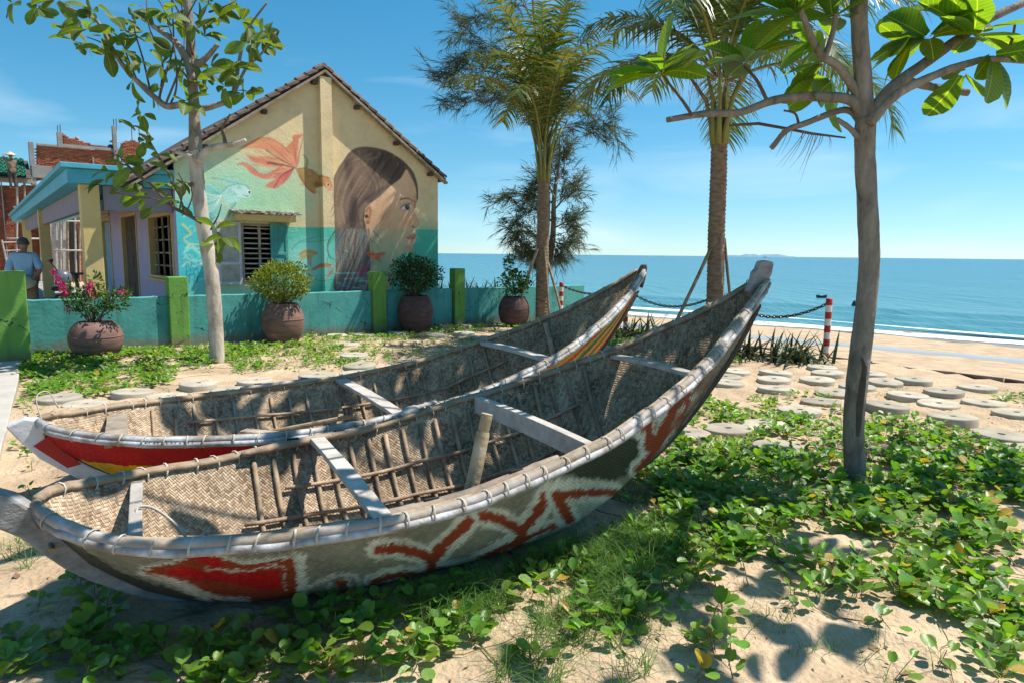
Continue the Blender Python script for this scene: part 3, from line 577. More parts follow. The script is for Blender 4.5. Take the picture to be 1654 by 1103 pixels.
for i in range(105):
    f_ = random.random()**.9; top = np.array(c6([(random.uniform(230, 520), random.uniform(82, 150))]))[0]; pa, pb = spline(A_, 12), spline(B_, 12); k = len(pa)-1
    q_ = [pa[int(k*g_)]*(1-f_)+pb[int(k*g_)]*f_ for g_ in (0.0, .3, .62)]
    s_ = random.uniform(0, .25); cv.stroke([q_[0]+rng.normal(0, 1.5, 2), q_[1]+rng.normal(0, 1.5, 2), q_[2]+rng.normal(0, 1.5, 2), top*(1-s_)+q_[2]*s_], random.uniform(1.2, 4.2), random.choice([(74, 62, 61), (88, 74, 69), (138, 116, 98), (158, 134, 114), (124, 104, 90), (80, 68, 67), (166, 142, 120)]), .42, random.uniform(1, 5), 1.0)
for p_, c, w_ in (([(150, 175), (215, 150), (200, 250), (170, 300)], (70, 58, 60), 0), ([(380, 90), (470, 112), (560, 180), (560, 260), (470, 330), (430, 250), (420, 160)], (82, 68, 68), 0), ([(180, 560), (210, 460), (240, 420), (235, 520), (225, 620), (190, 625)], (66, 54, 58), 0), ([(275, 430), (380, 370), (450, 340), (380, 410), (330, 460)], (78, 64, 64), 0)): cv.poly(c6(p_), c, 2.2, .65)
for i in range(40):
    x = random.uniform(350, 560); y = 100+abs(x-400)*.35+random.uniform(0, 30); cv.stroke(c6([(x, y), (x-20, y+70), (x-75, y+150)]), 1.2, random.choice([(58, 48, 52), (126, 104, 92), (96, 80, 76)]), .6, .6)
def inhair(cx, cy, rx, ry, c, al):
    x, y = c6([(cx, cy)])[0]; d = ((cv.X-x)/(rx/4.24))**2+((cv.Y-y)/(ry/4.24))**2; cv.blend(np.clip(1.1-d, 0, 1)*al*hm, c)
inhair(130, 400, 75, 230, (168, 142, 120), .5); inhair(260, 230, 90, 150, (160, 134, 112), .45); inhair(470, 200, 120, 110, (70, 58, 58), .4); inhair(215, 520, 40, 120, (62, 52, 55), .5); inhair(120, 560, 50, 90, (180, 152, 130), .4)
cv.a = sv*(1-hm[..., None])+cv.a*hm[..., None]
for i in range(16):
    k_ = random.random(); p_ = spline(A_, 12)[int(k_*40)]; cv.stroke([p_+V(2, 0, 0)[:2], p_+rng.normal(0, 2, 2)+V(-2.5, 5, 0)[:2], p_+V(-3-3*random.random(), 14, 0)[:2]], 1.2, (112, 94, 84), .6, .4)
cv.stroke(c6([(300, 500), (285, 560), (290, 640)]), 2, (60, 48, 50), .8); cv.stroke(c6([(575, 195), (625, 255), (650, 340), (657, 430)]), 2.2, (84, 70, 68), .9, 1.2); cv.stroke(c6([(75, 480), (60, 540), (40, 560)]), 1.3, (110, 92, 84), .8, .5)
# hair under the water line
for i in range(60):
    x = random.uniform(90, 330); cv.stroke(c6([(x*.8+60, 640), (x+random.uniform(-20, 20), 740), (x+random.uniform(-30, 30), 850), (x+random.uniform(-25, 25), 950)]), random.uniform(1, 3), random.choice([(74, 68, 72), (92, 82, 82), (142, 124, 112), (100, 146, 148), (66, 60, 66), (160, 140, 126)]), .5, .8)
for p_ in ([(125, 660), (100, 740), (130, 800), (180, 860)], [(70, 650), (20, 740), (30, 820), (75, 850)], [(250, 660), (270, 720), (265, 760)], [(200, 780), (150, 830), (85, 860)], [(350, 650), (395, 700), (405, 740)], [(300, 690), (360, 730), (390, 780)]): cv.stroke(c6(p_), 2.4, random.choice([(70, 130, 140), (150, 210, 200), (64, 60, 66)]), .8, .8)
cv.poly(c6([(85, 940), (320, 938), (320, 1050), (85, 1050)]), (128, 138, 134), 1, .65, smooth=False); cv.stroke(c6([(80, 940), (330, 938)]), 1.6, (170, 200, 205), .9)
for i in range(26):
    x, y = random.uniform(90, 300), random.uniform(955, 1045); cv.stroke(c6([(x, y), (x+25, y+random.uniform(-8, 8)), (x+50, y+4)]), random.uniform(1, 2.6), random.choice([(200, 220, 215), (170, 110, 96), (80, 70, 80), (110, 170, 180)]), .6, .6)
cv.poly(c6([(240, 940), (290, 880), (310, 930), (280, 960)]), (176, 84, 98), 1, .8)
# ear, eye, brow, nose, mouth
cv.poly(c6([(296, 500), (325, 472), (342, 500), (340, 540), (330, 590), (318, 606), (300, 590), (292, 545)]), (196, 146, 112), .6); cv.stroke(c6([(300, 520), (322, 492), (332, 520), (322, 570)]), 1.3, (124, 84, 68), .8); cv.poly(c6([(290, 545), (312, 540), (318, 560), (296, 560)]), (72, 56, 54), .6); cv.poly(c6([(300, 585), (322, 580), (325, 600), (306, 606)]), (120, 82, 70), .6, .7)
cv.stroke(c6([(540, 434), (575, 428), (605, 434), (622, 452)]), 2.6, (92, 70, 62), .9, 1.2); cv.stroke(c6([(632, 448), (645, 456)]), 1.6, (92, 70, 62), .8)
cv.poly(c6([(540, 494), (565, 478), (598, 470), (606, 490), (596, 510), (565, 506)]), (232, 222, 214), .4); cv.poly(c6([(568, 478), (598, 472), (602, 500), (584, 508), (570, 498)]), (60, 78, 98), .4); cv.poly(c6([(580, 482), (592, 480), (593, 497), (582, 498)]), (20, 20, 26), .3); cv.stroke(c6([(536, 496), (562, 477), (600, 466), (610, 474)]), 1.5, (40, 28, 28), .9, 1); cv.stroke(c6([(556, 508), (590, 514), (602, 506)]), .9, (110, 76, 64), .8); cv.stroke(c6([(545, 478), (575, 462), (605, 458)]), .8, (130, 92, 76), .7)
cv.poly(c6([(585, 483), (590, 482), (590, 487), (586, 488)]), (245, 245, 245), .3); cv.stroke(c6([(634, 470), (640, 485), (634, 495)]), 1.5, (60, 48, 48), .8)
cv.stroke(c6([(652, 440), (630, 505), (644, 548), (664, 590), (655, 616)]), .9, (168, 116, 90), .8); cv.stroke(c6([(622, 618), (636, 628), (648, 622)]), 1.8, (104, 66, 56), .8, 1); cv.stroke(c6([(615, 590), (612, 615), (626, 628)]), 1, (160, 110, 86), .7)
cv.poly(c6([(578, 692), (610, 680), (632, 664), (644, 682), (640, 698), (600, 704)]), (190, 124, 110), .5); cv.poly(c6([(582, 703), (632, 702), (634, 720), (620, 734), (598, 722)]), (206, 144, 126), .5); cv.stroke(c6([(576, 694), (605, 704), (636, 700)]), 1, (104, 56, 54), .9); cv.stroke(c6([(628, 745), (624, 778), (590, 800), (545, 812)]), 1.2, (160, 116, 90), .7)
# little fish in the water
cv.poly(c6([(300, 800), (340, 790), (380, 805), (430, 795), (432, 815), (400, 830), (400, 870), (380, 850), (340, 840)]), (214, 118, 76), .8, .9); cv.stroke(c6([(300, 800), (350, 812), (420, 800)]), 1.2, (160, 74, 52), .7)
cv.poly(c3([(800, 830), (835, 800), (895, 805), (922, 830), (885, 852), (878, 905), (855, 855), (815, 870)]), (196, 164, 92), .9, .8); cv.stroke(c3([(800, 830), (850, 815), (920, 828)]), 1.4, (170, 100, 62), .8); cv.stroke(c3([(855, 850), (875, 905)]), 1.6, (190, 110, 70), .8)
cv.poly(c3([(875, 928), (905, 908), (945, 888), (992, 896), (975, 912), (930, 918), (895, 936)]), (206, 122, 70), .7, .9); cv.poly(c3([(952, 985), (970, 945), (1000, 920), (995, 950), (972, 975)]), (200, 128, 92), .8, .9)
for p_ in ([(755, 800), (800, 755), (900, 725), (1000, 715)], [(800, 750), (880, 752), (960, 740), (1010, 700)], [(880, 985), (940, 965), (1000, 960)], [(860, 960), (930, 1000), (1000, 990)], [(970, 830), (960, 900), (990, 960)], [(1005, 720), (965, 780), (975, 850), (1010, 880)]): cv.stroke(c3(p_), 2, random.choice([(80, 130, 110), (120, 190, 200), (70, 160, 150)]), .7, .8)
for i in range(240):                                # scuffs and hairline cracks in the plaster
    x, y = random.uniform(285, 707), random.uniform(140, 470); cv.stroke([(x, y), (x+random.uniform(-3, 3), y+random.uniform(1, 9))], random.uniform(.4, 1.1), random.choice([(110, 96, 76), (230, 214, 180), (140, 120, 90)]), random.uniform(.1, .35))
for i in range(60):
    x, y = random.uniform(285, 707), random.uniform(140, 470); cv.poly([(x+random.uniform(-4, 4), y+random.uniform(-3, 3)) for _ in range(5)], random.choice([(190, 160, 112), (216, 190, 140), (150, 130, 100)]), 1.5, .25)
# the wall: fine cells, window opening left out, clipped under the rakes
wu0, wz1 = gp(388, 361); wu1, wz0 = gp(464, 456)
uu = np.unique(np.concatenate([np.arange(uL, uR, .019), [uR, wu0, wu1, uM]])); zz = np.unique(np.concatenate([np.arange(0, zM+.02, .019), [wz0, wz1]]))
UU, ZZ = np.meshgrid(uu, zz); lim = zM-np.abs(UU-uM)*slope
ZC = np.minimum(ZZ, lim); Pw = G0+UU[..., None]*E1+ZC[..., None]*EZ; nu = len(uu)
cu = (UU[:-1, :-1]+UU[1:, 1:])/2; cz = (ZZ[:-1, :-1]+ZZ[1:, 1:])/2
keep = ~((cu > wu0) & (cu < wu1) & (cz > wz0) & (cz < wz1)) & ((np.minimum(ZC[1:, :-1], ZC[1:, 1:]) > ZC[:-1, :-1]+1e-5) | (np.minimum(ZC[1:, 1:], ZC[1:, :-1]) > ZC[:-1, 1:]+1e-5))
J, I = np.nonzero(keep); a = J*nu+I; F_ = np.stack([a, a+1, a+nu+1, a+nu], 1)
me = bpy.data.meshes.new('gable_wall'); me.from_pydata((Pw.reshape(-1, 3)-ORG['house']).tolist(), [], F_.tolist()); me.materials.append(M_mural)
paint(me, cv.read(proj(Pw.reshape(-1, 3)))); link('gable_wall', me, house)
# the buttress strip down the middle of the gable carries the painting across
mb = MB(); pu0, pu1 = gp(515, 250)[0], gp(533, 250)[0]; PD = .16
me = bpy.data.meshes.new('pilaster'); rows = np.arange(0, zM-.12, .02); cols_ = [(pu0, .004), (pu0, PD)]+[(u_, PD) for u_ in np.linspace(pu0, pu1, 14)[1:]]+[(pu1, .004)]
vs = [gw(u_, z_, d_)-ORG['house'] for z_ in rows for u_, d_ in cols_]; nc = len(cols_)
me.from_pydata(vs, [], [(j*nc+i, j*nc+i+1, (j+1)*nc+i+1, (j+1)*nc+i) for j in range(len(rows)-1) for i in range(nc-1)]); me.materials.append(M_mural)
paint(me, cv.read(np.array([proj(gw(u_, z_, 0)) for z_ in rows for u_, d_ in cols_]))); link('pilaster', me, house)
# plain walls with real openings
def holed(mb, p0, ua, L_, H_, holes, depth, na):
    us = sorted({0, L_, *[h[0] for h in holes], *[h[1] for h in holes]}); zs = sorted({0, H_, *[h[2] for h in holes], *[h[3] for h in holes]})
    for a, b_ in zip(us, us[1:]):
        for c, d in zip(zs, zs[1:]):
            if any(h[0] <= a and b_ <= h[1] and h[2] <= c and d <= h[3] for h in holes): continue
            mb.add([p0+ua*a+EZ*c, p0+ua*b_+EZ*c, p0+ua*b_+EZ*d, p0+ua*a+EZ*d], [(0, 1, 2, 3)])
    for a, b_, c, d in holes:
        for p, q in (((a, c), (b_, c)), ((b_, c), (b_, d)), ((b_, d), (a, d)), ((a, d), (a, c))):
            P, Q = p0+ua*p[0]+EZ*p[1], p0+ua*q[0]+EZ*q[1]; mb.add([P, Q, Q-na*depth, P-na*depth], [(0, 1, 2, 3)])
SP0 = hx+E1*.004; SN = -E1                         # side wall faces left, runs back along E2
def sp(px, py): P = on_plane(px, py, SP0, SN); return (P-SP0)@E2, P[2]
def swp(w_, z_, d=0.): return SP0+E2*w_+EZ*z_+SN*d
ww0, _ = sp(281, 400); ww1, _ = sp(243, 400); _, wzt = sp(262, 345); _, wzb = sp(262, 450)
dw0, _ = sp(223, 400); dw1, _ = sp(199, 400); _, dzt = sp(212, 345)
d20, _ = sp(181, 400); d21, _ = sp(166, 400)
HD = max(HD, d21+2)
holes = [(ww0, ww1, wzb, wzt), (dw0, dw1, .28, dzt), (d20, d21, .28, dzt)]
mb = MB(); mb.smooth = False; holed(mb, SP0, E2, HD, zEL, holes, .16, SN); part('side_wall', mb, M_lilac, house, fix=False)
mb = MB(); mb.smooth = False
a, b_ = gw(uR, 0), gw(uR, 0)+E2*HD; mb.add([a, b_, b_+EZ*zER, a+EZ*zER], [(0, 1, 2, 3)]); c = hx+E2*HD
mb.add([c, b_, b_+EZ*zER, gw(uM, zM)+E2*HD, c+EZ*zEL], [(0, 1, 2, 3, 4)]); part('rear_wall', mb, M_cream, house, fix=False)
# openings of the side wall
def frame_rect(mb, P, w0, w1, z0, z1, t_, d0, d1, sill=True):
    md = (d0+d1)/2; dp = d1-d0
    for w_ in (w0+t_/2, w1-t_/2): mb.beam(P(w_, z0, md), P(w_, z1, md), t_, dp, E1 if P is swp else E2)
    for z_ in ([z0+t_/2] if sill else [])+[z1-t_/2]: mb.beam(P(w0+t_, z_, md), P(w1-t_, z_, md), dp, t_)
fr = MB(); fr.smooth = False; frame_rect(fr, swp, ww0, ww1, wzb, wzt, .055, -.10, .03)
wf = part('window', fr, M_cream, house)
for i in range(1, 4):
    f_ = MB(); w_ = ww0+(ww1-ww0)*i/4; f_.beam(swp(w_, wzb+.055, -.04), swp(w_, wzt-.055, -.04), .03, .03); part('bar', f_, M_wood, wf)
for i in range(1, 5):
    f_ = MB(); z_ = wzb+(wzt-wzb)*i/5; f_.beam(swp(ww0+.055, z_, -.075), swp(ww1-.055, z_, -.075), .03, .03); part('bar', f_, M_wood, wf)
f_ = MB(); f_.beam(swp(ww0-.06, wzb-.03, .035), swp(ww1+.06, wzb-.03, .035), .11, .05); part('sill', f_, M_cream, wf)
for (a, b_, m_) in ((dw0, dw1, M_dark), (d20, d21, M_shirt)):
    f_ = MB(); f_.smooth = False; frame_rect(f_, swp, a, b_, .28, dzt, .06, -.12, .025, False); dr = part('door', f_, M_cream, house)
    for k in range(2):
        f_ = MB(); wa = a+.065+k*(b_-a-.13)/2; wb_ = wa+(b_-a-.13)/2-.008; f_.beam(swp((wa+wb_)/2, .29, -.09), swp((wa+wb_)/2, dzt-.07, -.09), wb_-wa, .04, E1)
        f_.f = f_.f; part('door_leaf', f_, m_, dr, bevel=.006)
        for zz_ in np.linspace(.7, dzt-.5, 3):
            f_ = MB(); f_.beam(swp(wa+.07, zz_, -.066), swp(wb_-.07, zz_, -.066), .012, .3); part('panel', f_, m_, dr, bevel=.008)
    for k in range(5):                             # yellow louvres over each door
        f_ = MB(); z_ = dzt+.08+k*.12; f_.beam(swp(a, z_, .03), swp(b_, z_, .03), .05, .06); part('louvre', f_, M_cream, house)
# gable window: pale frame, bars, one leaf folded back on the wall, one teal leaf half closed
fr = MB(); fr.smooth = False; frame_rect(fr, gw, wu0, wu1, wz0, wz1, .05, -.11, .02); gwf = part('window', fr, M_wood, house)
mid = wu0+(wu1-wu0)*.5
for i in range(11):
    f_ = MB(); z_ = wz0+.08+(wz1-wz0-.12)*i/10.5; f_.tube([gw(wu0+.05, z_, -.05), gw(wu1-.05, z_+random.uniform(-.006, .006), -.05)], .014, 6); part('bar', f_, M_plank, gwf)
f_ = MB(); f_.beam(gw(wu0+(wu1-wu0)*.41, wz0+.05, -.03), gw(wu0+(wu1-wu0)*.41, wz1-.05, -.03), .045, .045); part('bar', f_, M_wood, gwf)
def leaf_panel(name, u0_, u1_, d, m1, m2, n):
    f_ = MB(); f_.smooth = False; t_ = .055
    for u_ in (u0_+t_/2, u1_-t_/2): f_.beam(gw(u_, wz0-.03, d), gw(u_, wz1+.02, d), t_, .035, E2)
    for k in range(n+1): z_ = wz0-.03+t_/2+(wz1-wz0+.05-t_)*k/n; f_.beam(gw(u0_+t_, z_, d), gw(u1_-t_, z_, d), .035, t_)
    s_ = part(name, f_, m1, gwf, bevel=.004)
    f_ = MB(); f_.beam(gw((u0_+u1_)/2, wz0+.01, d-.006), gw((u0_+u1_)/2, wz1-.02, d-.006), .012, u1_-u0_-2*t_+.02, E1); part('shutter_panel', f_, m2, gwf)
su0 = gp(350, 400)[0]
leaf_panel('shutter', su0, wu0-.01, .045, M_shut, M_plank, 3)
leaf_panel('shutter', mid+.12, wu1+.02, .045, M_teal, M_teal, 2)
lu0, lz0 = gp(372, 357); lu1 = gp(474, 357)[0]
mb = MB(); mb.smooth = False; mb.beam(gw(lu0+.06, wz1+.11, .16), gw(lu1-.06, wz1+.11, .16), .316, .13); part('window_hood', mb, M_cream, house, bevel=.01)
for k in range(68):
    f_ = MB(); u_ = lu0+(lu1-lu0)*(k % 34+.5)/34; l2 = .028*(k//34); f_.beam(gw(u_, wz1+.222+l2+random.uniform(-.012, .012), .004), gw(u_+random.uniform(-.04, .04), wz1+.195+l2+random.uniform(-.015, .015), .40-l2*2+random.uniform(-.05, .05)), .06, .024, EZ); part('thatch_strip', f_, M_plank if k % 3 else M_wood, house)
# roof: two slabs, verge tiles, purlin ends
uEL = gp(196, 247)[0]; uER = uR+.16
def rz(u_): return zM-abs(u_-uM)*slope
roof_o = None
for (ua, ub, nm) in ((uEL, uM, 'roof'), (uM, uER, 'roof')):
    mb = MB(); mb.smooth = False; a, b_ = gw(ua, rz(ua)+.03, .11), gw(ub, rz(ub)+.03, .11); mb.prism([a, b_, b_+EZ*.07, a+EZ*.07], E2*(HD+.4)); ro = part(nm, mb, M_dark, house)
    n = int(round(math.hypot(ub-ua, rz(ub)-rz(ua))/.24)); sgn = 1 if ua < uM and ub == uM else -1
    for k in range(n):
        u0_, u1_ = ua+(ub-ua)*k/n, ua+(ub-ua)*(k+1)/n
        lo_, hi_ = (u0_, u1_) if rz(u0_) < rz(u1_) else (u1_, u0_)
        p, q = gw(lo_, rz(lo_)+.145, .045), gw(hi_+(hi_-lo_)*.12, rz(hi_)+.125, .045); d = q-p
        mb = MB(); mb.smooth = True; sec = [(.13+random.uniform(-.012, .012), -.05), (.12, .0), (.06, .035), (0, .03), (-.10, .0), (-.10, -.02), (0, .008), (.05, .012), (.10, -.01), (.11, -.05)]
        n_ = np.cross(NG, d/np.linalg.norm(d)); n_ = n_ if n_[2] > 0 else -n_
        mb.prism([p+NG*s_[0]+n_*(s_[1]+.01*random.random()) for s_ in sec], d); part('roof_tile', mb, M_tile, ro, fix=True)
    mb = MB(); mb.smooth = False; mb.beam(gw(ua, rz(ua)-.015, .125), gw(ub, rz(ub)-.015, .125), .045, .13, NG); part('rake_board', mb, M_wood, house)
for u_ in (uEL+.25, uEL+1.25, uL+.55, uL+1.7, uL+2.75, uM+.75, uM+1.7, uR-.25):
    if abs(u_-uM) < .2: continue
    mb = MB(); mb.smooth = False; mb.box(gw(u_, rz(u_)-.115, .06), (.12, .10, .08), NG); part('purlin', mb, M_dark, house)
# the low eave beyond the left corner: rafters and a beam carry it over the porch
for k in range(9):
    mb = MB(); mb.smooth = False; o_ = -E2*-(.1+k*.9); mb.beam(gw(uEL, rz(uEL)-.03, -.02)+E2*k*.9, gw(uL, rz(uL)-.03, -.02)+E2*k*.9, .06, .08); part('rafter', mb, M_dark, house)
# porch
pc = on_plane(107, 266, G0, NG); pu, pzt = gp(107, 266); far = on_plane(15, 312, pc, E1); PL = (far-pc)@E2
porch = thing('porch', 'turquoise flat porch roof on yellow square columns beside the house', 'porch', gw((pu+uL)/2, 0))
mb = MB(); mb.smooth = False; mb.prism([gw(pu, pzt-.30, 0), gw(uL-.01, pzt-.30, 0), gw(uL-.01, pzt-.06, 0), gw(pu, pzt-.06, 0)], E2*PL); part('porch_roof', mb, M_bluefascia, porch, bevel=.01)
mb = MB(); mb.smooth = False; mb.prism([gw(pu-.10, pzt-.055, .10), gw(uL-.01, pzt-.055, .10), gw(uL-.01, pzt+.03, .10), gw(pu-.10, pzt+.03, .10)], E2*(PL+.2)); part('roof_lip', mb, M_bluefascia, porch, bevel=.008)
cu1 = gp(130, 300)[0]; ctop = pzt-.305
for w_, wd in ((.14, .30), (PL*.45, .27), (PL*.83, .27)):
    mb = MB(); mb.smooth = False; c = gw(cu1+wd/2, 0)+E2*(w_+wd/2); mb.box(c+EZ*(ctop+.25)/2, (wd, wd, ctop-.25), E1); part('column', mb, M_cream, porch, bevel=.012)
mb = MB(); mb.smooth = False; c = gw((pu+uL)/2-.0, 0)+E2*(PL/2+.2); mb.box(c+EZ*.12, (uL-pu-.02, PL, .26), E1); part('porch_floor', mb, M_greyc, porch)
mb = MB(); mb.smooth = False; mb.beam(gw(cu1+.36, ctop-.22, -.25), gw(uL-.02, ctop-.22, -.25), .12, .43); part('porch_beam', mb, M_grey_in, porch)
mb = MB(); mb.smooth = False; mb.beam(gw(cu1+.15, ctop-.22, 0)+E2*.62, gw(cu1+.15, ctop-.22, 0)+E2*(PL*.82), .12, .42); part('porch_beam', mb, M_grey_in, porch)
mb = MB(); mb.smooth = False; f_ = [gw(uL-.03, z_, 0)+E2*(PL+.06) for z_ in (0, ctop)]; g_ = [gw(cu1+1.5, z_, 0)+E2*(PL+.06) for z_ in (0, ctop)]; mb.beam((f_[0]+f_[1])/2, (g_[0]+g_[1])/2, .1, ctop); part('porch_back_wall', mb, M_grey_in, porch)

# ------------------------------------------------------------------ boundary wall: panels and posts
FW0 = V(-7.7, 10.8, 0)
def fpos(px, py=470):
    P = on_plane(px, py, FW0, NG); return (P-FW0)@E1
wall = thing('boundary_wall', 'low turquoise rendered garden wall with green square posts', 'wall', FW0+E1*5)
posts = [(fpos(285), .32, 1.24, .26), (fpos(608.5), .30, 1.30, .25), (fpos(737.5), .28, 1.36, .24)]
ends = [fpos(38)]+[p[0] for p in posts]+[fpos(941)]
for a, b_ in zip(ends, ends[1:]):
    a_, e_ = a+(.16 if a != ends[0] else 0), b_-(.16 if b_ != ends[-1] else 0); mb = MB(); n = 40
    tz = [.90+.012*noise.noise((i*.6, a, 0)) for i in range(n+1)]
    for i in range(n+1):
        u_ = a_+(e_-a_)*i/n; dd = .006*noise.noise((u_*3, 0, 2))
        for d, z_ in ((.06+dd, -.1), (.06+dd, .45), (.06+dd, tz[i]-.015), (.045, tz[i]), (-.05, tz[i]), (-.06, tz[i]-.015), (-.06, -.1)): mb.v.append(tuple(FW0+E1*u_+NG*d+EZ*z_))
    for i in range(n):
        for k in range(6): mb.f.append((i*7+k, (i+1)*7+k, (i+1)*7+k+1, i*7+k+1)); mb.mi.append(0)
    mb.f += [tuple(range(7)), tuple(n*7+k for k in range(6, -1, -1))]; mb.mi += [0, 0]
    part('wall_panel', mb, M_teal, wall)
for u_, wd, h_, dp in posts:
    mb = MB(); mb.smooth = False; mb.box(FW0+E1*u_+EZ*(h_/2-.05)+NG*.03, (wd, dp, h_+.1), E1); part('post', mb, M_green, wall, bevel=.014)
mb = MB(); mb.smooth = False; c = at_z(18, 588); mb.box(c+EZ*.62-E1*.22+E2*.12, (.95, .34, 1.5), E1)
single('gate_pillar', mb, M_green, 'broad green rendered gate pillar beside the concrete path', 'pillar', loc=c, bevel=.015)
# ------------------------------------------------------------------ the two woven boats
M_wovin = woven('woven_bamboo_inside', [(.17, .115, .072), (.44, .32, .21), (.68, .54, .39)])
M_wovout = woven('woven_bamboo_painted', [(.70, .70, .70), (.95, .95, .95), (1.15, 1.15, 1.12)], attr=True, cell=.016, bump=.75, rough=.6)
RING = MB(); n_, m_ = 10, 4
for i in range(n_):
    for j in range(m_):
        a, b_ = 2*math.pi*i/n_, 2*math.pi*j/m_; RING.v.append((math.sin(b_)*.085+.12*math.sin(a), math.cos(a)*(1.0+.07*math.cos(b_)), math.sin(a)*(1.0+.07*math.cos(b_))))
for i in range(n_):
    for j in range(m_): RING.f.append((i*m_+j, ((i+1) % n_)*m_+j, ((i+1) % n_)*m_+(j+1) % m_, i*m_+(j+1) % m_)); RING.mi.append(0)
RING_ME = RING.mesh('lashing', mats=(M_rope,)); fixn(RING_ME, 80)
class Boat:
    def __init__(b, A, psi, S, W, Z, ks, kz, ps, pp):
        b.A = V(*A, 0); b.a = V(math.cos(R(psi)), math.sin(R(psi)), 0); b.n = V(math.sin(R(psi)), -math.cos(R(psi)), 0)
        S, W, Z = map(np.array, (S, W, Z)); g = np.linspace(S[0], S[-1], 400); k = np.hanning(31); k /= k.sum()
        sm = lambda y: np.convolve(np.pad(np.interp(g, S, y), 15, mode='reflect', reflect_type='odd'), k, 'valid')
        b.g, b.w_, b.z_ = g, np.maximum(sm(W), .035), sm(Z); b.s0, b.s1 = S[0], S[-1]
        e0 = np.clip((g-S[0])/.12, 0, 1); b.w_ = np.where(g < S[0]+.12, np.interp(g, S, W), b.w_)
        b.ks, b.kz, b.ps, b.pp = ks, kz, ps, pp
    def W(b, s): return np.interp(s, b.g, b.w_)
    def Z(b, s): return np.interp(s, b.g, b.z_)
    def K(b, s): return min(np.interp(s, b.ks, b.kz), b.Z(s)-.03)
    def sec(b, s, f):                              # f in -1..1, + towards the camera: point on the skin
        W, Z, K, p = b.W(s), b.Z(s), b.K(s), np.interp(s, b.ps, b.pp); return W*f, K+(Z-K)*abs(f)**p
    def P(b, s, y, z): return b.A+b.a*s+b.n*y+EZ*z
    def skin(b, s, f, off=0.):
        y, z = b.sec(s, f)
        if off:
            y2, z2 = b.sec(s, np.clip(f+.02, -1, 1)); y1, z1 = b.sec(s, np.clip(f-.02, -1, 1)); ty, tz = y2-y1, z2-z1; l_ = math.hypot(ty, tz)+1e-9; y, z = y-tz/l_*off, z+ty/l_*off
        return b.P(s, y, z)
    def grid(b, S, F, off=0.):
        W, Z = b.W(S)[:, None], b.Z(S)[:, None]; K = np.minimum(np.interp(S, b.ks, b.kz)[:, None], Z-.03); p = np.interp(S, b.ps, b.pp)[:, None]; y = W*F[None]; z = K+(Z-K)*np.abs(F[None])**p
        if off:
            ty, tz = np.gradient(y, axis=1), np.gradient(z, axis=1); l_ = np.hypot(ty, tz)+1e-9; o_ = off*np.minimum(1, W/.2); y, z = y-tz/l_*o_, z+ty/l_*o_
        return b.A+S[:, None, None]*b.a+y[..., None]*b.n+z[..., None]*EZ
    def wid(b, s, z): return b.W(s)*max(0, (z-b.K(s))/(b.Z(s)-b.K(s)))**(1/np.interp(s, b.ps, b.pp))
    def sz(b, px, py): Q = on_plane(px, py, b.A, b.n); return (Q-b.A)@b.a, Q[2]
    def gun(b, s, side, dy=0., dz=0.): return b.P(s, side*(b.W(s)+dy), b.Z(s)+dz)
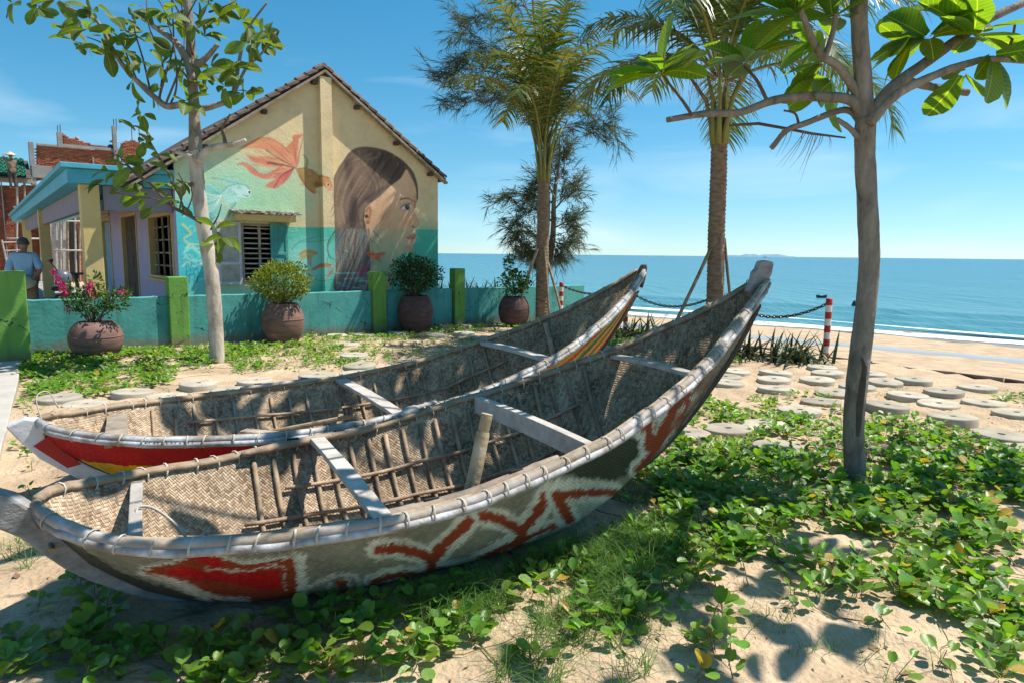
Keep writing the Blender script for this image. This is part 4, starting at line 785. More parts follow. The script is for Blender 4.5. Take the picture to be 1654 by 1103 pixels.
def build_boat(nm, label, B, colour, thw, ribs, stringers, rail_mats, lash, root_s=.9):
    root = thing(nm, label, 'boat', B.P(root_s, 0, 0), 'woven bamboo boats drawn up on the sand'); O_ = ORG[root.name]
    ns, nf = 330, 96; S = np.linspace(B.s0, B.s1, ns); Fp = np.linspace(-1, 1, nf); Fp = np.sign(Fp)*np.abs(Fp)**.8
    for name, off, m_ in (('hull', 0, M_wovout), ('lining', .014, M_wovin)):
        ns, nf = (430, 200) if off == 0 else (240, 90); S = np.linspace(B.s0, B.s1, ns); Fp = np.linspace(-1, 1, nf); Fp = np.sign(Fp)*np.abs(Fp)**.8
        P = B.grid(S, Fp, off)
        d = np.linalg.norm(np.diff(P, axis=1), axis=2); girth = np.concatenate([np.zeros((ns, 1)), np.cumsum(d, 1)], 1); girth -= girth[:, nf//2][:, None]
        ds = np.linalg.norm(np.diff(P[:, nf//2], axis=0), axis=1); arc = np.concatenate([[0], np.cumsum(ds)])
        idx = np.arange(ns*nf).reshape(ns, nf); F_ = np.stack([idx[:-1, :-1], idx[1:, :-1], idx[1:, 1:], idx[:-1, 1:]], -1).reshape(-1, 4)
        if off == 0: F_ = F_
        else: F_ = F_[:, ::-1]
        wobble = np.array([[.004*noise.noise((s*4, f*5, off*90)) for f in Fp] for s in S]); 
        P[..., 2] += wobble
        me = bpy.data.meshes.new(name); me.from_pydata((P.reshape(-1, 3)-O_).tolist(), [], F_.tolist()); me.materials.append(m_)
        uv = me.uv_layers.new(name='UVMap'); li = np.array([l.vertex_index for l in me.loops]); U = np.repeat(arc, nf); uv.data.foreach_set('uv', np.stack([U[li], girth.reshape(-1)[li]], 1).ravel())
        me.polygons.foreach_set('use_smooth', [True]*len(me.polygons))
        if off == 0: paint(me, colour(P.reshape(-1, 3), np.repeat(S, nf), np.tile(Fp, ns)))
        o = link(name, me, root); ORG[o.name] = O_
    # gunwale: bundled poles each side, lashed at every hand's breadth
    k = 130; SS = np.linspace(B.s0-.012, B.s1, k)
    for side in (1, -1):
        for (dy, dz, r, m_, nm_) in ((.004, .002, .025, rail_mats[0] if side > 0 else M_pole, 'gunwale_pole'), (-.026, .006, .018, M_pole, 'inner_pole'), (.026, -.022, .019, rail_mats[1] if side > 0 else M_wood, 'rubbing_strip')):
            mb = MB(); pts = [B.gun(s, side, dy*min(1, B.W(s)/.1), dz+.004*noise.noise((s*5, side, dz*50))) for s in SS]; mb.tube(pts, [r*(1+.10*noise.noise((s*7, side*3, r*100)))*min(1, .5+(B.s1-s)/.9) for s in SS], 10, jit=.03); part(nm_, mb, m_, root, fix=False)
        s = B.s0+.05
        while s < B.s1-.03:
            p, q = B.gun(s, side), B.gun(s+.02, side); M_ = frame(p-EZ*.008+B.n*side*.003, q-p, EZ) @ Matrix.Rotation(side*-.3, 4, 'X') @ Matrix.Rotation(random.uniform(-.3, .3), 4, 'Z') @ Matrix.Diagonal((.055, .050*min(1, .5+B.W(s)), .040, 1)); inst('lashing', RING_ME, root, M_)
            s += lash*random.uniform(.75, 1.25)
    for s, f0, f1, r in ribs:                       # bent ribs lie on the lining
        mb = MB(); F2 = np.linspace(f0, f1, 17); ph = random.random()*9; mb.tube([B.skin(s+.018*noise.noise((f*1.7, ph, 0))+.02*f, f, .026) for f in F2], [r*(1+.2*noise.noise((f*3, ph, 4))) for f in F2], 6, jit=.08); part('rib', mb, M_wood if random.random() < .2 else M_pole, root, fix=False)
    for f0, f1, s0, s1, r in stringers:
        mb = MB(); S2 = np.linspace(s0, s1, 24); ph = random.random()*9; mb.tube([B.skin(s, f0+(f1-f0)*(s-s0)/(s1-s0)+.02*noise.noise((s*2, ph, 1)), .045) for s in S2], [r*(1+.15*noise.noise((s*3, ph, 2))) for s in S2], 7, jit=.05); part('stringer', mb, M_pole, root, fix=False)
    for s, wd, th, dz, m_, tilt in thw:             # thwarts, let in under the gunwale
        mb = MB(); mb.smooth = False; W = min(B.W(s)-.005, B.wid(s, B.Z(s)+dz-th/2)-.012); P0, P1 = B.P(s+tilt, -W, B.Z(s)+dz), B.P(s-tilt, W, B.Z(s)+dz); N_ = 9
        for i in range(N_):
            t_ = i/(N_-1); c = P0+(P1-P0)*t_+EZ*.012*math.sin(math.pi*t_); w_ = wd/2*(1+.12*noise.noise((t_*4, s, 3)))
            for (x_, z_) in ((-w_, -th/2), (w_, -th/2), (w_, th/2), (-w_, th/2)): mb.v.append(tuple(c+B.a*x_+EZ*z_))
        for i in range(N_-1):
            for j in range(4): mb.f.append((i*4+j, i*4+(j+1) % 4, (i+1)*4+(j+1) % 4, (i+1)*4+j)); mb.mi.append(0)
        mb.f += [(3, 2, 1, 0), tuple((N_-1)*4+j for j in range(4))]; mb.mi += [0, 0]
        part('thwart', mb, m_, root, bevel=.004)
    return root
def timber(B, root, name, px, th, m_, taper=None):
    """a sawn timber on the boat's middle plane: outline given by photo points on that plane"""
    q = [B.sz(*p) if max(abs(p[0]), abs(p[1])) > 6 else p for p in px]; mb = MB(); mb.smooth = False
    mb.prism([B.P(s, -th/2, z) for s, z in q], B.n*th); return part(name, mb, m_, root, bevel=.012)

# ---- front boat: olive hull with rust-red figures outlined in white
T1_ = np.array([-0.63, .04, .61, -.61, .15, .60, -.54, .27, .58, -.46, .36, .56, -.35, .44, .54, -.26, .50, .53, -.15, .55, .52, -.02, .58, .52, .09, .61, .51, .22, .65, .51, .33, .68, .52, .45, .70, .52, .57, .73, .53, .68, .745, .53, .83, .75, .54, .95, .745, .545, 1.06, .745, .555, 1.17, .75, .57, 1.30, .75, .60, 1.43, .745, .625, 1.55, .74, .65, 1.64, .73, .67, 1.77, .72, .70, 1.89, .70, .72, 2.0, .68, .75, 2.11, .65, .78, 2.23, .62, .82, 2.37, .59, .85, 2.47, .55, .89, 2.60, .52, .93, 2.70, .49, .96, 2.80, .44, 1.0, 2.91, .42, 1.04, 3.0, .38, 1.08, 3.13, .33, 1.15, 3.30, .25, 1.22, 3.49, .18, 1.32, 3.64, .13, 1.40, 3.76, .09, 1.48, 3.84, .06, 1.53]).reshape(-1, 3).T
B1 = Boat((-1.5, 3.17), 29.5, *T1_, [-.63, -.56, -.46, -.36, -.25, -.12, 0, .3, .8, 1.5, 2.05, 2.35, 2.68, 2.84, 3.02, 3.18, 3.35, 3.49, 3.66, 3.84], [.50, .42, .29, .21, .13, .07, .03, -.015, -.03, -.03, .0, .10, .26, .33, .46, .60, .77, .92, 1.13, 1.42], [-.63, -.3, .2, .8, 1.6, 2.4, 3.0, 3.84], [1.25, 1.7, 2.3, 2.6, 2.5, 1.9, 1.45, 1.2])
cb = Canvas(40, 460, 1260, 1000, 2, (140, 140, 124))
RUST, RED, WH, DK = (158, 66, 38), (188, 24, 26), (218, 220, 208), (66, 70, 60)
D2 = lambda L_: [(500+x/2.757, 760+y/2.757) for x, y in L_]
for i in range(700):                                # brushed, uneven olive ground
    x, y = random.uniform(60, 1250), random.uniform(480, 990); cb.stroke([(x, y), (x+random.uniform(4, 14), y-random.uniform(1, 9))], random.uniform(2, 7), random.choice([(130, 130, 115), (160, 161, 148), (140, 141, 126), (170, 172, 160)]), .4, 1)
def outlined(fn):
    for ps_ in fn: cb.stroke(ps_[0], ps_[1]+22, WH, .97, (ps_[2] if len(ps_) > 2 else ps_[1])+22, 1.6)
    for ps_ in fn: cb.stroke(ps_[0], ps_[1]+3, RUST, 1, (ps_[2] if len(ps_) > 2 else ps_[1])+3, .8)
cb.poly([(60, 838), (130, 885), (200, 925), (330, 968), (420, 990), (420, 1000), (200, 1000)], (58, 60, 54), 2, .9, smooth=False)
cb.poly([(226, 914), (268, 906), (300, 901), (278, 884), (336, 884), (366, 898), (400, 905), (484, 892), (494, 966), (450, 978), (345, 978), (280, 944), (220, 926)], WH, 3, .8, smooth=False)
cb.poly([(228, 919), (270, 911), (305, 905), (286, 891), (332, 891), (364, 905), (400, 911), (476, 901), (480, 962), (450, 972), (400, 974), (350, 974), (300, 948), (240, 928)], RUST, .8, smooth=False)
cb.poly([(240, 925), (300, 938), (350, 960), (400, 966), (398, 973), (340, 966), (290, 946)], WH, 1.5, .75); cb.poly([(262, 922), (300, 913), (330, 921), (395, 926), (449, 919), (458, 949), (430, 953), (380, 943), (320, 936), (290, 930)], RED, .8, smooth=False)
cb.stroke([(330, 918), (395, 922), (452, 914), (462, 952)], 3, WH, .7); cb.poly([(306, 896), (338, 898), (362, 912), (342, 914), (318, 905)], RED, .8)
cb.poly([(480, 892), (494, 892), (497, 975), (483, 975)], WH, 1.5, .95, smooth=False)
cb.stroke([(500, 946), (540, 930), (575, 930), (580, 955)], 6, WH, .85); cb.stroke([(532, 940), (530, 970)], 6, WH, .85); cb.stroke([(562, 932), (568, 962)], 6, WH, .8); cb.stroke([(500, 972), (570, 966), (600, 950)], 5, WH, .7)
for q_ in ([(542, 938), (562, 936), (563, 947), (543, 950)], [(539, 954), (559, 952), (559, 961), (538, 963)], [(500, 957), (516, 955), (517, 963), (500, 965)], [(578, 952), (596, 948), (598, 955), (580, 959)], [(500, 968), (515, 967), (514, 973), (500, 974)]): cb.poly(q_, RUST, .7, smooth=False)
outlined([(D2([(300, 352), (380, 345), (470, 362), (545, 395)]), 12), (D2([(545, 390), (620, 312), (705, 228)]), 13), (D2([(548, 385), (540, 440), (525, 490)]), 13, 12), (D2([(280, 497), (380, 466), (505, 462)]), 8), (D2([(556, 445), (640, 436), (710, 426)]), 6, 4), (D2([(775, 205), (850, 216), (935, 262)]), 14), (D2([(945, 265), (1010, 190), (1052, 112)]), 12), (D2([(945, 262), (930, 330)]), 13), (D2([(752, 402), (850, 350), (930, 318)]), 8), (D2([(950, 305), (1020, 275), (1090, 246)]), 7, 5)])
cb.poly(D2([(1130, 100), (1370, 105), (1270, 190), (1160, 215)]), (176, 182, 168), 2, .9)
outlined([(D2([(1095, 112), (1200, 100), (1365, 95)]), 11, 8), (D2([(1105, 115), (1155, 215)]), 15)])
cb.stroke(D2([(1055, 60), (1200, 48), (1370, 60)]), 11, WH, .9, 8, 2)
D4 = lambda L_: [(860+x/3.065, 400+y/3.065) for x, y in L_]
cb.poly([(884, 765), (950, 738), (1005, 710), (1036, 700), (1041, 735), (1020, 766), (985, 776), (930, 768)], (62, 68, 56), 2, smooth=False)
cb.stroke(D4([(520, 930), (570, 960), (540, 1060), (500, 1100)]), 12, WH, .8)
outlined([(D4([(535, 890), (590, 870), (585, 930), (575, 985)]), 13), (D4([(580, 985), (650, 890), (720, 770)]), 11), (D4([(725, 770), (775, 725)]), 9), (D4([(770, 735), (765, 800), (700, 870), (640, 950), (560, 1060), (520, 1100)]), 9)])
cb.stroke(D4([(600, 850), (605, 920)]), 5, WH, .9)
for L_, w_ in ((D4([(720, 900), (820, 740), (900, 610), (980, 480), (1050, 380)]), 8), (D4([(800, 720), (880, 620), (960, 500)]), 6), (D4([(920, 560), (1010, 440), (1070, 340)]), 6)): cb.stroke(L_, w_, (132, 66, 44), .85, 3)
for L_ in (D4([(760, 820), (860, 660), (960, 520)]), D4([(680, 900), (760, 780)])): cb.stroke(L_, 4, (150, 150, 140), .7, 2)
cb.stroke(D4([(560, 1100), (700, 930), (850, 720), (960, 570), (1050, 430), (1095, 320), (1130, 240)]), 6, (40, 38, 34), .8, 4)
def col1(P, S, Fp):
    px = proj(P); j = np.stack([[noise.noise((a*9, b_*26, 1)), noise.noise((a*9, b_*26, 8))] for a, b_ in zip(S, Fp)]); d = noise.noise
    w_ = np.array([np.sin(a*190+b_*40) for a, b_ in zip(S, Fp)])
    hs = lambda a, b_: (np.sin(a*127.1+b_*311.7)*43758.5453) % 1-.5
    gv = Fp*B1.W(S)*1.25; d1, d2 = np.floor((S+gv)/.013), np.floor((S-gv)/.055); d3, d4 = np.floor((S-gv)/.013), np.floor((S+gv)/.055); pk = hs(np.floor(S/.05), np.floor(gv/.05)) > 0
    h1, h2 = np.where(pk, hs(d1, d2), hs(d3, d4)), np.where(pk, hs(d1+7, d2+3), hs(d3+5, d4+9))
    q = px+j*2.2+np.stack([h1*4.2+h2*3, -h1*2.6+h2*5], 1); c = cb.read(q)
    c[Fp < 0] = lin((112, 110, 95)); return c
rb = [(s, -.96, .97, .0145) for s in np.arange(.36, 2.62, .118)]
b1 = build_boat('woven_boat', 'front woven boat, olive hull painted with rust-red figures outlined in white', B1, col1,
    [(-.27, .055, .03, -.035, M_plank, .01), (.70, .085, .034, .015, M_plank, .03), (1.83, .06, .11, -.045, M_plank, .0), (2.80, .085, .028, -.03, M_plank, .02)], rb,
    [(-.62, -.60, .25, 2.5, .012), (-.30, -.30, .35, 2.55, .015), (.02, .05, -.05, 2.72, .017), (.10, -.02, .35, 1.0, .02), (.36, .36, .3, 2.55, .014), (-.46, -.44, .2, 2.3, .012), (.18, .16, .5, 2.6, .013), (.52, .5, .2, 2.2, .013), (.66, .70, .1, 2.6, .013), (.80, .82, .2, 1.3, .02), (-.80, -.78, .5, 2.5, .012)], (M_worn, M_white), .125)
O1 = b1
timber(B1, b1, 'stem_timber', [(-.92, .76), (-1.0, .66), (-.90, .62), (33, 862), (72, 890), (108, 914), (147, 932), (183, 945), (228, 958), (271, 966), (326, 974), (.2, -.05), (.2, .0), (326, 966), (277, 956), (228, 937), (183, 914), (137, 889), (98, 853), (-.635, .52), (-.66, .60), (-.72, .66), (-.80, .70)], .10, M_stem)
mb = MB(); c = B1.P(-.90, 0, .735); mb.lathe(c, [(.0, .0), (.030, .001)], 16); hb = part('mooring_hole_shade', mb, M_holeshade, b1)  # flat dark disc painted as the shade in the mooring hole
mb = MB(); mb.tube([B1.P(-.60, -.10, .40), B1.P(-.61, 0, .43), B1.P(-.59, .11, .42)], .013, 8); part('toggle', mb, M_pole, b1)
timber(B1, b1, 'stern_post', [(1205, 470), (1212.6, 454), (1216, 439), (1221, 434), (1225.7, 421.8), (1234, 420.7), (1244, 423), (1246, 427), (1243, 442), (1236, 457), (1232, 480), (1222, 492)], .055, M_stem)
timber(B1, b1, 'stern_timber', [(s, B1.K(s)+.02) for s in np.arange(2.3, 3.85, .1)]+[(s+.035, B1.K(s)-.015) for s in np.arange(3.8, 2.25, -.1)], .045, M_dark)
mb = MB(); base = B1.P(1.15, .55, .40); top = at_y(787, 668, (base+V(.04, .06, 0))[1]); mb.tube([base, base*.55+top*.45+B1.a*.006, base*.2+top*.8, base*.17+top*.83], [.036, .035, .034, .031], 14, jit=.04); mb.tube([base*.17+top*.83, base*.14+top*.86, top], [.026, .029, .030], 14, jit=.03); part('mooring_post', mb, mat('tan_post', [(.22, .16, .09), (.40, .31, .19), (.50, .42, .30)], 9, .8, .6, 40), b1)
for side, s0, s1, dy, dz, r, m_ in ((-1, .28, 1.12, -.055, .02, .030, M_pole), (1, .62, 1.62, -.062, .008, .032, M_wood), (1, .05, .62, -.05, .0, .026, M_pole), (-1, 1.30, 1.42, .0, .035, .03, M_plank)):
    mb = MB(); S2 = np.linspace(s0, s1, 22); mb.tube([B1.gun(s, side, dy, dz+.006*noise.noise((s*4, side, 6))) for s in S2], [r*(.55+.45*min(1, 6*min(i, 21-i)/21+.15)) for i in range(22)], 10, jit=.05, squash=.8); pl = part('thole_pole', mb, m_, b1, fix=False)
    for s in ((s0+.3, s1-.25) if s1-s0 > .7 else ()):
        mb = MB(); mb.smooth = False; p = B1.gun(s, side, dy, dz+r*.80); mb.beam(p-B1.a*.035, p+B1.a*.035, .016, .012); part('slot_shade', mb, M_holeshade, pl)  # dark block on the pole stands for the shade in a slot
for (p, q, r) in (((-.20, -.05), (.62, .05), .011), ((-.22, .42), (.75, .05), .012), ((-.1, -.55), (.45, -.50), .010)):
    mb = MB(); S2 = np.linspace(0, 1, 16); mb.tube([B1.skin(p[0]+(q[0]-p[0])*t_, p[1]+(q[1]-p[1])*t_, .04+.05*math.sin(t_*3)) for t_ in S2], [r]*16, 7, jit=.1); part('loose_pole', mb, M_wood, b1, fix=False)
mb = MB(); W_ = B1.W(-.27); mb.tube(spline([B1.P(-.27, .10, .50), B1.P(-.26, .05, .535), B1.P(-.20, .06, .525), B1.P(-.12, .12, .46), B1.P(-.05, .25, .38), B1.P(-.02, .40, .40), B1.P(-.01, W_-.02, .53)], 6), .007, 6); part('rope', mb, M_rope, b1, fix=False)
mb = MB()
for i in range(5): mb.tube(spline([B1.P(-.30+.01*i, .10+.015*i, .50), B1.P(-.33, .12+.02*i, .45), B1.P(-.31, .13+.02*i, .40), B1.P(-.27+.02*i, .16, .38)], 5), .004, 5)
part('frayed_cord', mb, M_rope, b1, fix=False, kind='stuff')

# ---- rear boat: red and yellow bow, striped stern
T2_ = np.array([-1.31, .06, .57, -1.26, .20, .55, -1.14, .31, .53, -.96, .47, .52, -.79, .57, .51, -.65, .64, .50, -.46, .70, .495, -.26, .76, .49, -.07, .81, .49, .05, .83, .49, .2, .85, .495, .35, .86, .50, .6, .855, .51, .92, .835, .535, 1.27, .81, .58, 1.70, .75, .65, 1.88, .725, .70, 2.0, .71, .74, 2.14, .69, .77, 2.30, .66, .82, 2.45, .62, .87, 2.67, .54, .94, 2.87, .46, 1.03, 3.06, .39, 1.10, 3.25, .32, 1.20, 3.44, .23, 1.31, 3.64, .14, 1.44, 3.79, .06, 1.55]).reshape(-1, 3).T
B2 = Boat((-2, 5.1), 29.5, *T2_, [-1.31, -1.2, -1.06, -.9, -.7, -.5, -.2, 1, 1.9, 2.3, 2.7, 3.0, 3.33, 3.5, 3.65, 3.79], [.47, .33, .22, .12, .05, .01, -.02, -.03, .0, .12, .29, .5, .80, 1.0, 1.2, 1.43], [-1.31, -.9, -.3, .6, 1.6, 2.4, 3.0, 3.8], [1.25, 1.7, 2.3, 2.6, 2.5, 1.9, 1.45, 1.2])
def col2(P, S, Fp):
    jt = np.array([noise.noise((a*8, b_*20, 1)) for a, b_ in zip(S, Fp)]); F2 = np.abs(Fp)+.010*jt+.008*np.sin(S*190+Fp*40); C = np.zeros((len(S), 3))
    st = [(2, (188, 44, 30)), (.945, (216, 158, 34)), (.895, (190, 52, 32)), (.85, (214, 166, 34)), (.80, (70, 120, 58)), (.745, (44, 66, 56)), (.70, (216, 170, 32)), (.63, (192, 54, 34)), (.56, (66, 116, 58)), (.47, (214, 168, 30)), (.36, (192, 44, 30))]
    red, yel = lin((178, 24, 24)), lin((218, 176, 20))
    for i, (a, f, s) in enumerate(zip(Fp, F2, S)):
        if s > 1.75+.25*jt[i]:
            for th, c in st:
                if f < th: C[i] = lin(c)
        else: C[i] = red if P[i][2] > .29+.02*jt[i] else yel
        if s < -.85 and P[i][2] < B2.K(s)+.035: C[i] = lin((40, 32, 30))
        if .2*jt[i]+.5*noise.noise((s*30, a*60, 3)) > .30: C[i] = C[i]*.55+.05
    return C
b2 = build_boat('woven_boat', 'rear woven boat with red and yellow bow and striped red yellow green stern', B2, col2,
    [(-.88, .13, .03, -.06, M_wood, .0), (.93, .11, .03, -.015, M_plank, .0), (2.33, .10, .032, -.02, M_plank, .0)], [(s, -.93, .95, .0125) for s in np.arange(-.62, 2.6, .155)]+[(2.92, -.95, -.15, .028)],
    [(-.62, -.60, -.5, 2.6, .013), (-.34, -.34, -.6, 2.5, .014), (.02, .05, -.5, 2.5, .017), (.4, .38, -.4, 2.5, .014), (.72, .72, -.3, 2.3, .014), (-.8, -.78, -.4, 2.5, .012)], (M_white, M_white), .135)
timber(B2, b2, 'stem_timber', [(10, 687), (29, 707), (65, 738), (98, 756), (127, 770), (-.9, .02), (-.6, -.05), (-.6, .0), (-.88, .13), (-1.04, .22), (-1.18, .33), (-1.29, .46), (-1.315, .58), (-1.40, .60)], .095, M_trim)
for nm_, a, b_ in (('painted_band', -1.32, -1.17), ):
    mb = MB(); mb.smooth = False; q = [(-1.36, .41), (-1.18, .235), (-1.10, .25), (-1.27, .47)]; mb.prism([B2.P(s, -.052, z) for s, z in q], B2.n*.104); part(nm_, mb, M_red, b2)
timber(B2, b2, 'stern_post', [(1028, 452), (1033, 436), (1037, 428), (1042, 427), (1043, 434), (1040, 452), (1036, 466)], .06, M_dark)
timber(B2, b2, 'stern_timber', [(s, B2.K(s)+.02) for s in np.arange(2.3, 3.8, .1)]+[(s+.03, B2.K(s)-.015) for s in np.arange(3.75, 2.25, -.1)], .045, M_dark)
for side, s0, s1, dy, dz, r, m_ in ((-1, .05, .75, -.02, .03, .03, M_plank), (1, .93, 1.20, -.01, .032, .034, M_plank)):
    mb = MB(); S2 = np.linspace(s0, s1, 14); mb.tube([B2.gun(s, side, dy, dz) for s in S2], [r*(.6+.4*min(1, min(i, 13-i)/2)) for i in range(14)], 10, jit=.04, squash=.6); pl = part('thole_pole', mb, m_, b2, fix=False)
    for s in ((s0+.15, s1-.15) if side < 0 else ((s0+s1)/2,)):
        mb = MB(); mb.smooth = False; p = B2.gun(s, side, dy, dz+r*.62); mb.beam(p-B2.a*.03, p+B2.a*.03, .02, .012); part('slot_shade', mb, M_holeshade, pl)  # slot shade drawn as a small dark block
mb = MB(); mb.smooth = False; mb.beam(B2.P(-.02, -.25, .27), B2.P(.42, .18, .27), .10, .05); part('loose_board', mb, M_wood, b2, bevel=.012)
mb = MB(); mb.tube([B2.P(.2, -.35, .22), B2.P(.9, -.28, .30)], .022, 8, jit=.1); part('loose_pole', mb, M_pole, b2)
mb = MB(); mb.tube([B2.P(-.25, -.2, .16), B2.P(.15, -.3, .2)], .022, 8, jit=.1); part('loose_pole', mb, M_pole, b2)
mb = MB()                                          # a worn line of hand lettering on the bow rail, no longer legible
pt = [B2.gun(-.72+.30*t_, 1, .012+.024, -.004) for t_ in np.linspace(0, 1, 70)]
seq = [p+EZ*.011*math.sin(i*1.15)*(.5+.5*noise.noise((i*.3, 2, 2)))+B2.a*.006*math.cos(i*1.15) for i, p in enumerate(pt)]
for k in range(0, 66, 11): mb.tube(seq[k:k+9], .0022, 5)
part('lettering', mb, M_black, b2, fix=False)
mb = MB(); mb.tube(spline([B2.P(-1.30, .03, .55), B2.P(-1.33, -.02, .72), B2.P(-1.27, -.10, .74), B2.P(-1.22, -.12, .62)], 6), .004, 5); part('rope', mb, M_rope, b2, fix=False)
# ------------------------------------------------------------------ trees and plants
def leaf_mesh(name, L_, W_, m_, shape, fold=.25, curl=.25, n=6, notch=0.):
    """one leaf along +x, folded on its midrib, curling down"""
    mb = MB(); rows = []
    for i in range(n+1):
        t_ = i/n; w_ = W_/2*shape(t_); x = L_*t_; z = -curl*L_*t_*t_
        rows.append(len(mb.v)); mb.v += [(x-(notch*L_ if i == n else 0), 0, z), (x, w_, z+fold*w_), (x, -w_, z+fold*w_)]
    for i in range(n):
        a, b_ = rows[i], rows[i+1]; mb.f += [(a, b_, b_+1, a+1), (a, a+2, b_+2, b_)]; mb.mi += [0, 0]
    return mb.mesh(name, mats=(m_,))
obov = lambda t_: .12+.88*math.sin(math.pi*min(1, t_**1.35*.86+.06))**.8 if t_ < 1 else .25
AL = [leaf_mesh('leaf', .30, .165, M_almond, obov, f_, c_) for f_, c_ in ((.15, .08), (.3, .22), (.1, .35), (.4, .05))]
AL2 = [leaf_mesh('leaf', .29, .165, M_almond2, obov, f_, c_) for f_, c_ in ((.3, .15), (.55, .4), (.2, .6), (.7, .2))]
def wood(name, pts, r0, r1, m_, parent, n=10, jit=.04, knots=.08, k=7):
    P = spline(pts, k); N_ = len(P); s_ = random.random()*50; rr = [(r0+(r1-r0)*i/(N_-1))*(1+knots*noise.noise((i*.35, s_, 0))) for i in range(N_)]
    mb = MB(); mb.tube(P, rr, n, jit=jit); return part(name, mb, m_, parent, fix=False)
def rosette(c, axis_, nl, meshes, parent, sc=1., spread=(25, 85), count=[0]):
    axis_ = Vector(axis_).normalized()
    for i in range(nl):
        az = 2*math.pi*(i*.382+random.uniform(-.08, .08)); el = R(random.uniform(*spread)); t_ = axis_.orthogonal().normalized(); t_ = Matrix.Rotation(az, 3, axis_) @ t_
        d = (axis_*math.cos(el)+t_*math.sin(el)); d.z -= .18; d.normalize(); up = (axis_+Vector((0, 0, .6))).normalized()
        M_ = frame(Vector(c)+d*.03, d, up) @ Matrix.Rotation(random.uniform(-.5, .5), 4, 'X') @ Matrix.Scale(sc*random.uniform(.72, 1.12), 4)
        inst('leaf', random.choice(meshes), parent, M_)
def pxs(pts, Y0):                                   # (x, y[, metres further back]) in the photo -> points at that distance
    return [at_y(p[0], p[1], Y0+(p[2] if len(p) > 2 else 0)) for p in pts]

# ---- near tree on the right
Y0 = 4.95; base = at_z(1382, 788); rt = thing('almond_tree', 'slim grey-barked tree with big backlit leaves rising from the creeper', 'tree', base)
wood('trunk', pxs([(1383, 800), (1380, 735), (1379, 680), (1386, 600), (1398, 500), (1404, 420), (1401, 330), (1397, 250), (1398, 190)], Y0), .077, .068, M_barkd, rt, 14, .02, .05, 8)
wood('trunk', pxs([(1398, 205), (1394, 130), (1388, 40), (1386, -60), (1392, -170)], Y0), .064, .045, M_barkd, rt, 12, .02)
wood('limb', pxs([(1400, 195), (1375, 163), (1330, 157), (1290, 157), (1245, 164), (1195, 182), (1140, 184), (1078, 194, -.1)], Y0), .040, .020, M_barkd, rt, 10)
wood('limb', pxs([(1398, 190), (1380, 145), (1350, 105, -.1), (1325, 88, -.15), (1300, 35, -.2), (1284, -10, -.25), (1262, -60, -.3)], Y0), .034, .014, M_barkd, rt)
wood('branch', pxs([(1332, 95, -.15), (1347, 45, -.1), (1353, -10, -.1), (1358, -80)], Y0), .020, .013, M_barkd, rt)
wood('limb', pxs([(1402, 190), (1440, 143), (1500, 98, .1), (1560, 55, .15), (1610, 25, .2), (1680, -5, .3)], Y0), .045, .026, M_barkd, rt)
wood('limb', pxs([(1404, 200), (1450, 152), (1520, 118), (1565, 103), (1600, 96), (1680, 100)], Y0-.15), .034, .018, M_barkd, rt)
wood('stub', pxs([(1455, 128, .2), (1500, 140, .25), (1535, 146, .3), (1564, 150, .3)], Y0), .030, .026, M_barkd, rt)
wood('twig', pxs([(1612, 92), (1632, 72), (1640, 38)], Y0-.1), .012, .008, M_twig, rt, 7)
wood('twig', pxs([(1240, 165), (1222, 130), (1202, 108, .05)], Y0), .014, .009, M_twig, rt, 7)
wood('twig', pxs([(1118, 187), (1100, 160), (1080, 135), (1068, 118)], Y0-.08), .012, .008, M_twig, rt, 7)
wood('stub', pxs([(1392, 200), (1365, 178), (1300, 200), (1270, 212), (1246, 240)], Y0+.12), .026, .018, M_barkd, rt)
wood('twig', pxs([(1290, 200), (1284, 184), (1266, 179)], Y0+.12), .010, .007, M_twig, rt, 7)
wood('stub', pxs([(1395, 235), (1375, 210), (1352, 193)], Y0-.03), .022, .016, M_barkd, rt)
for x, y, dz_, n, ax, sc in ((1066, 120, -.08, 11, (-.35, -.1, .9), .92), (1203, 102, .05, 12, (-.2, -.1, .95), .98), (1282, 28, -.2, 11, (-.3, -.2, .6), 1.05), (1345, 30, -.1, 7, (.1, .2, .8), .95), (1330, 100, .1, 5, (-.3, .3, .3), .8), (1345, 130, .2, 7, (-.4, .2, -.5), .95), (1320, 75, .3, 5, (-.5, .2, .1), .8), (1500, 62, .1, 12, (-.5, -.1, .8), .95), (1470, 75, .25, 5, (-.6, 0, .2), .9), (1570, 60, -.05, 10, (.1, -.2, .5), .98), (1600, 90, -.12, 5, (.2, -.2, -.3), .9), (1530, 20, .2, 6, (-.2, 0, 1), .9), (1555, 115, .05, 3, (0, 0, -1), .9)):
    rosette(at_y(x, y, Y0+dz_), ax, n, AL, rt, sc*1.25)
mb = MB(); sc_ = [(1384, 575), (1388, 590), (1385, 620), (1381, 650), (1379, 680), (1378, 700)]; n = len(sc_)
for i, (x, y) in enumerate(sc_):
    p = at_y(x, y, 4.95); t_ = V(0, -1, 0); w_ = .004+.022*math.sin(math.pi*min(1, (i+.3)/n))
    mb.v += [tuple(p+V(-w_, -.0755+.01*w_*10, 0)), tuple(p+V(0, -.0805, 0)), tuple(p+V(w_, -.0755+.01*w_*10, 0))]
for i in range(n-1): mb.f += [(3*i, 3*i+1, 3*i+4, 3*i+3), (3*i+1, 3*i+2, 3*i+5, 3*i+4)]; mb.mi += [0, 0]
part('bark_scar', mb, M_dark, rt, fix=False)
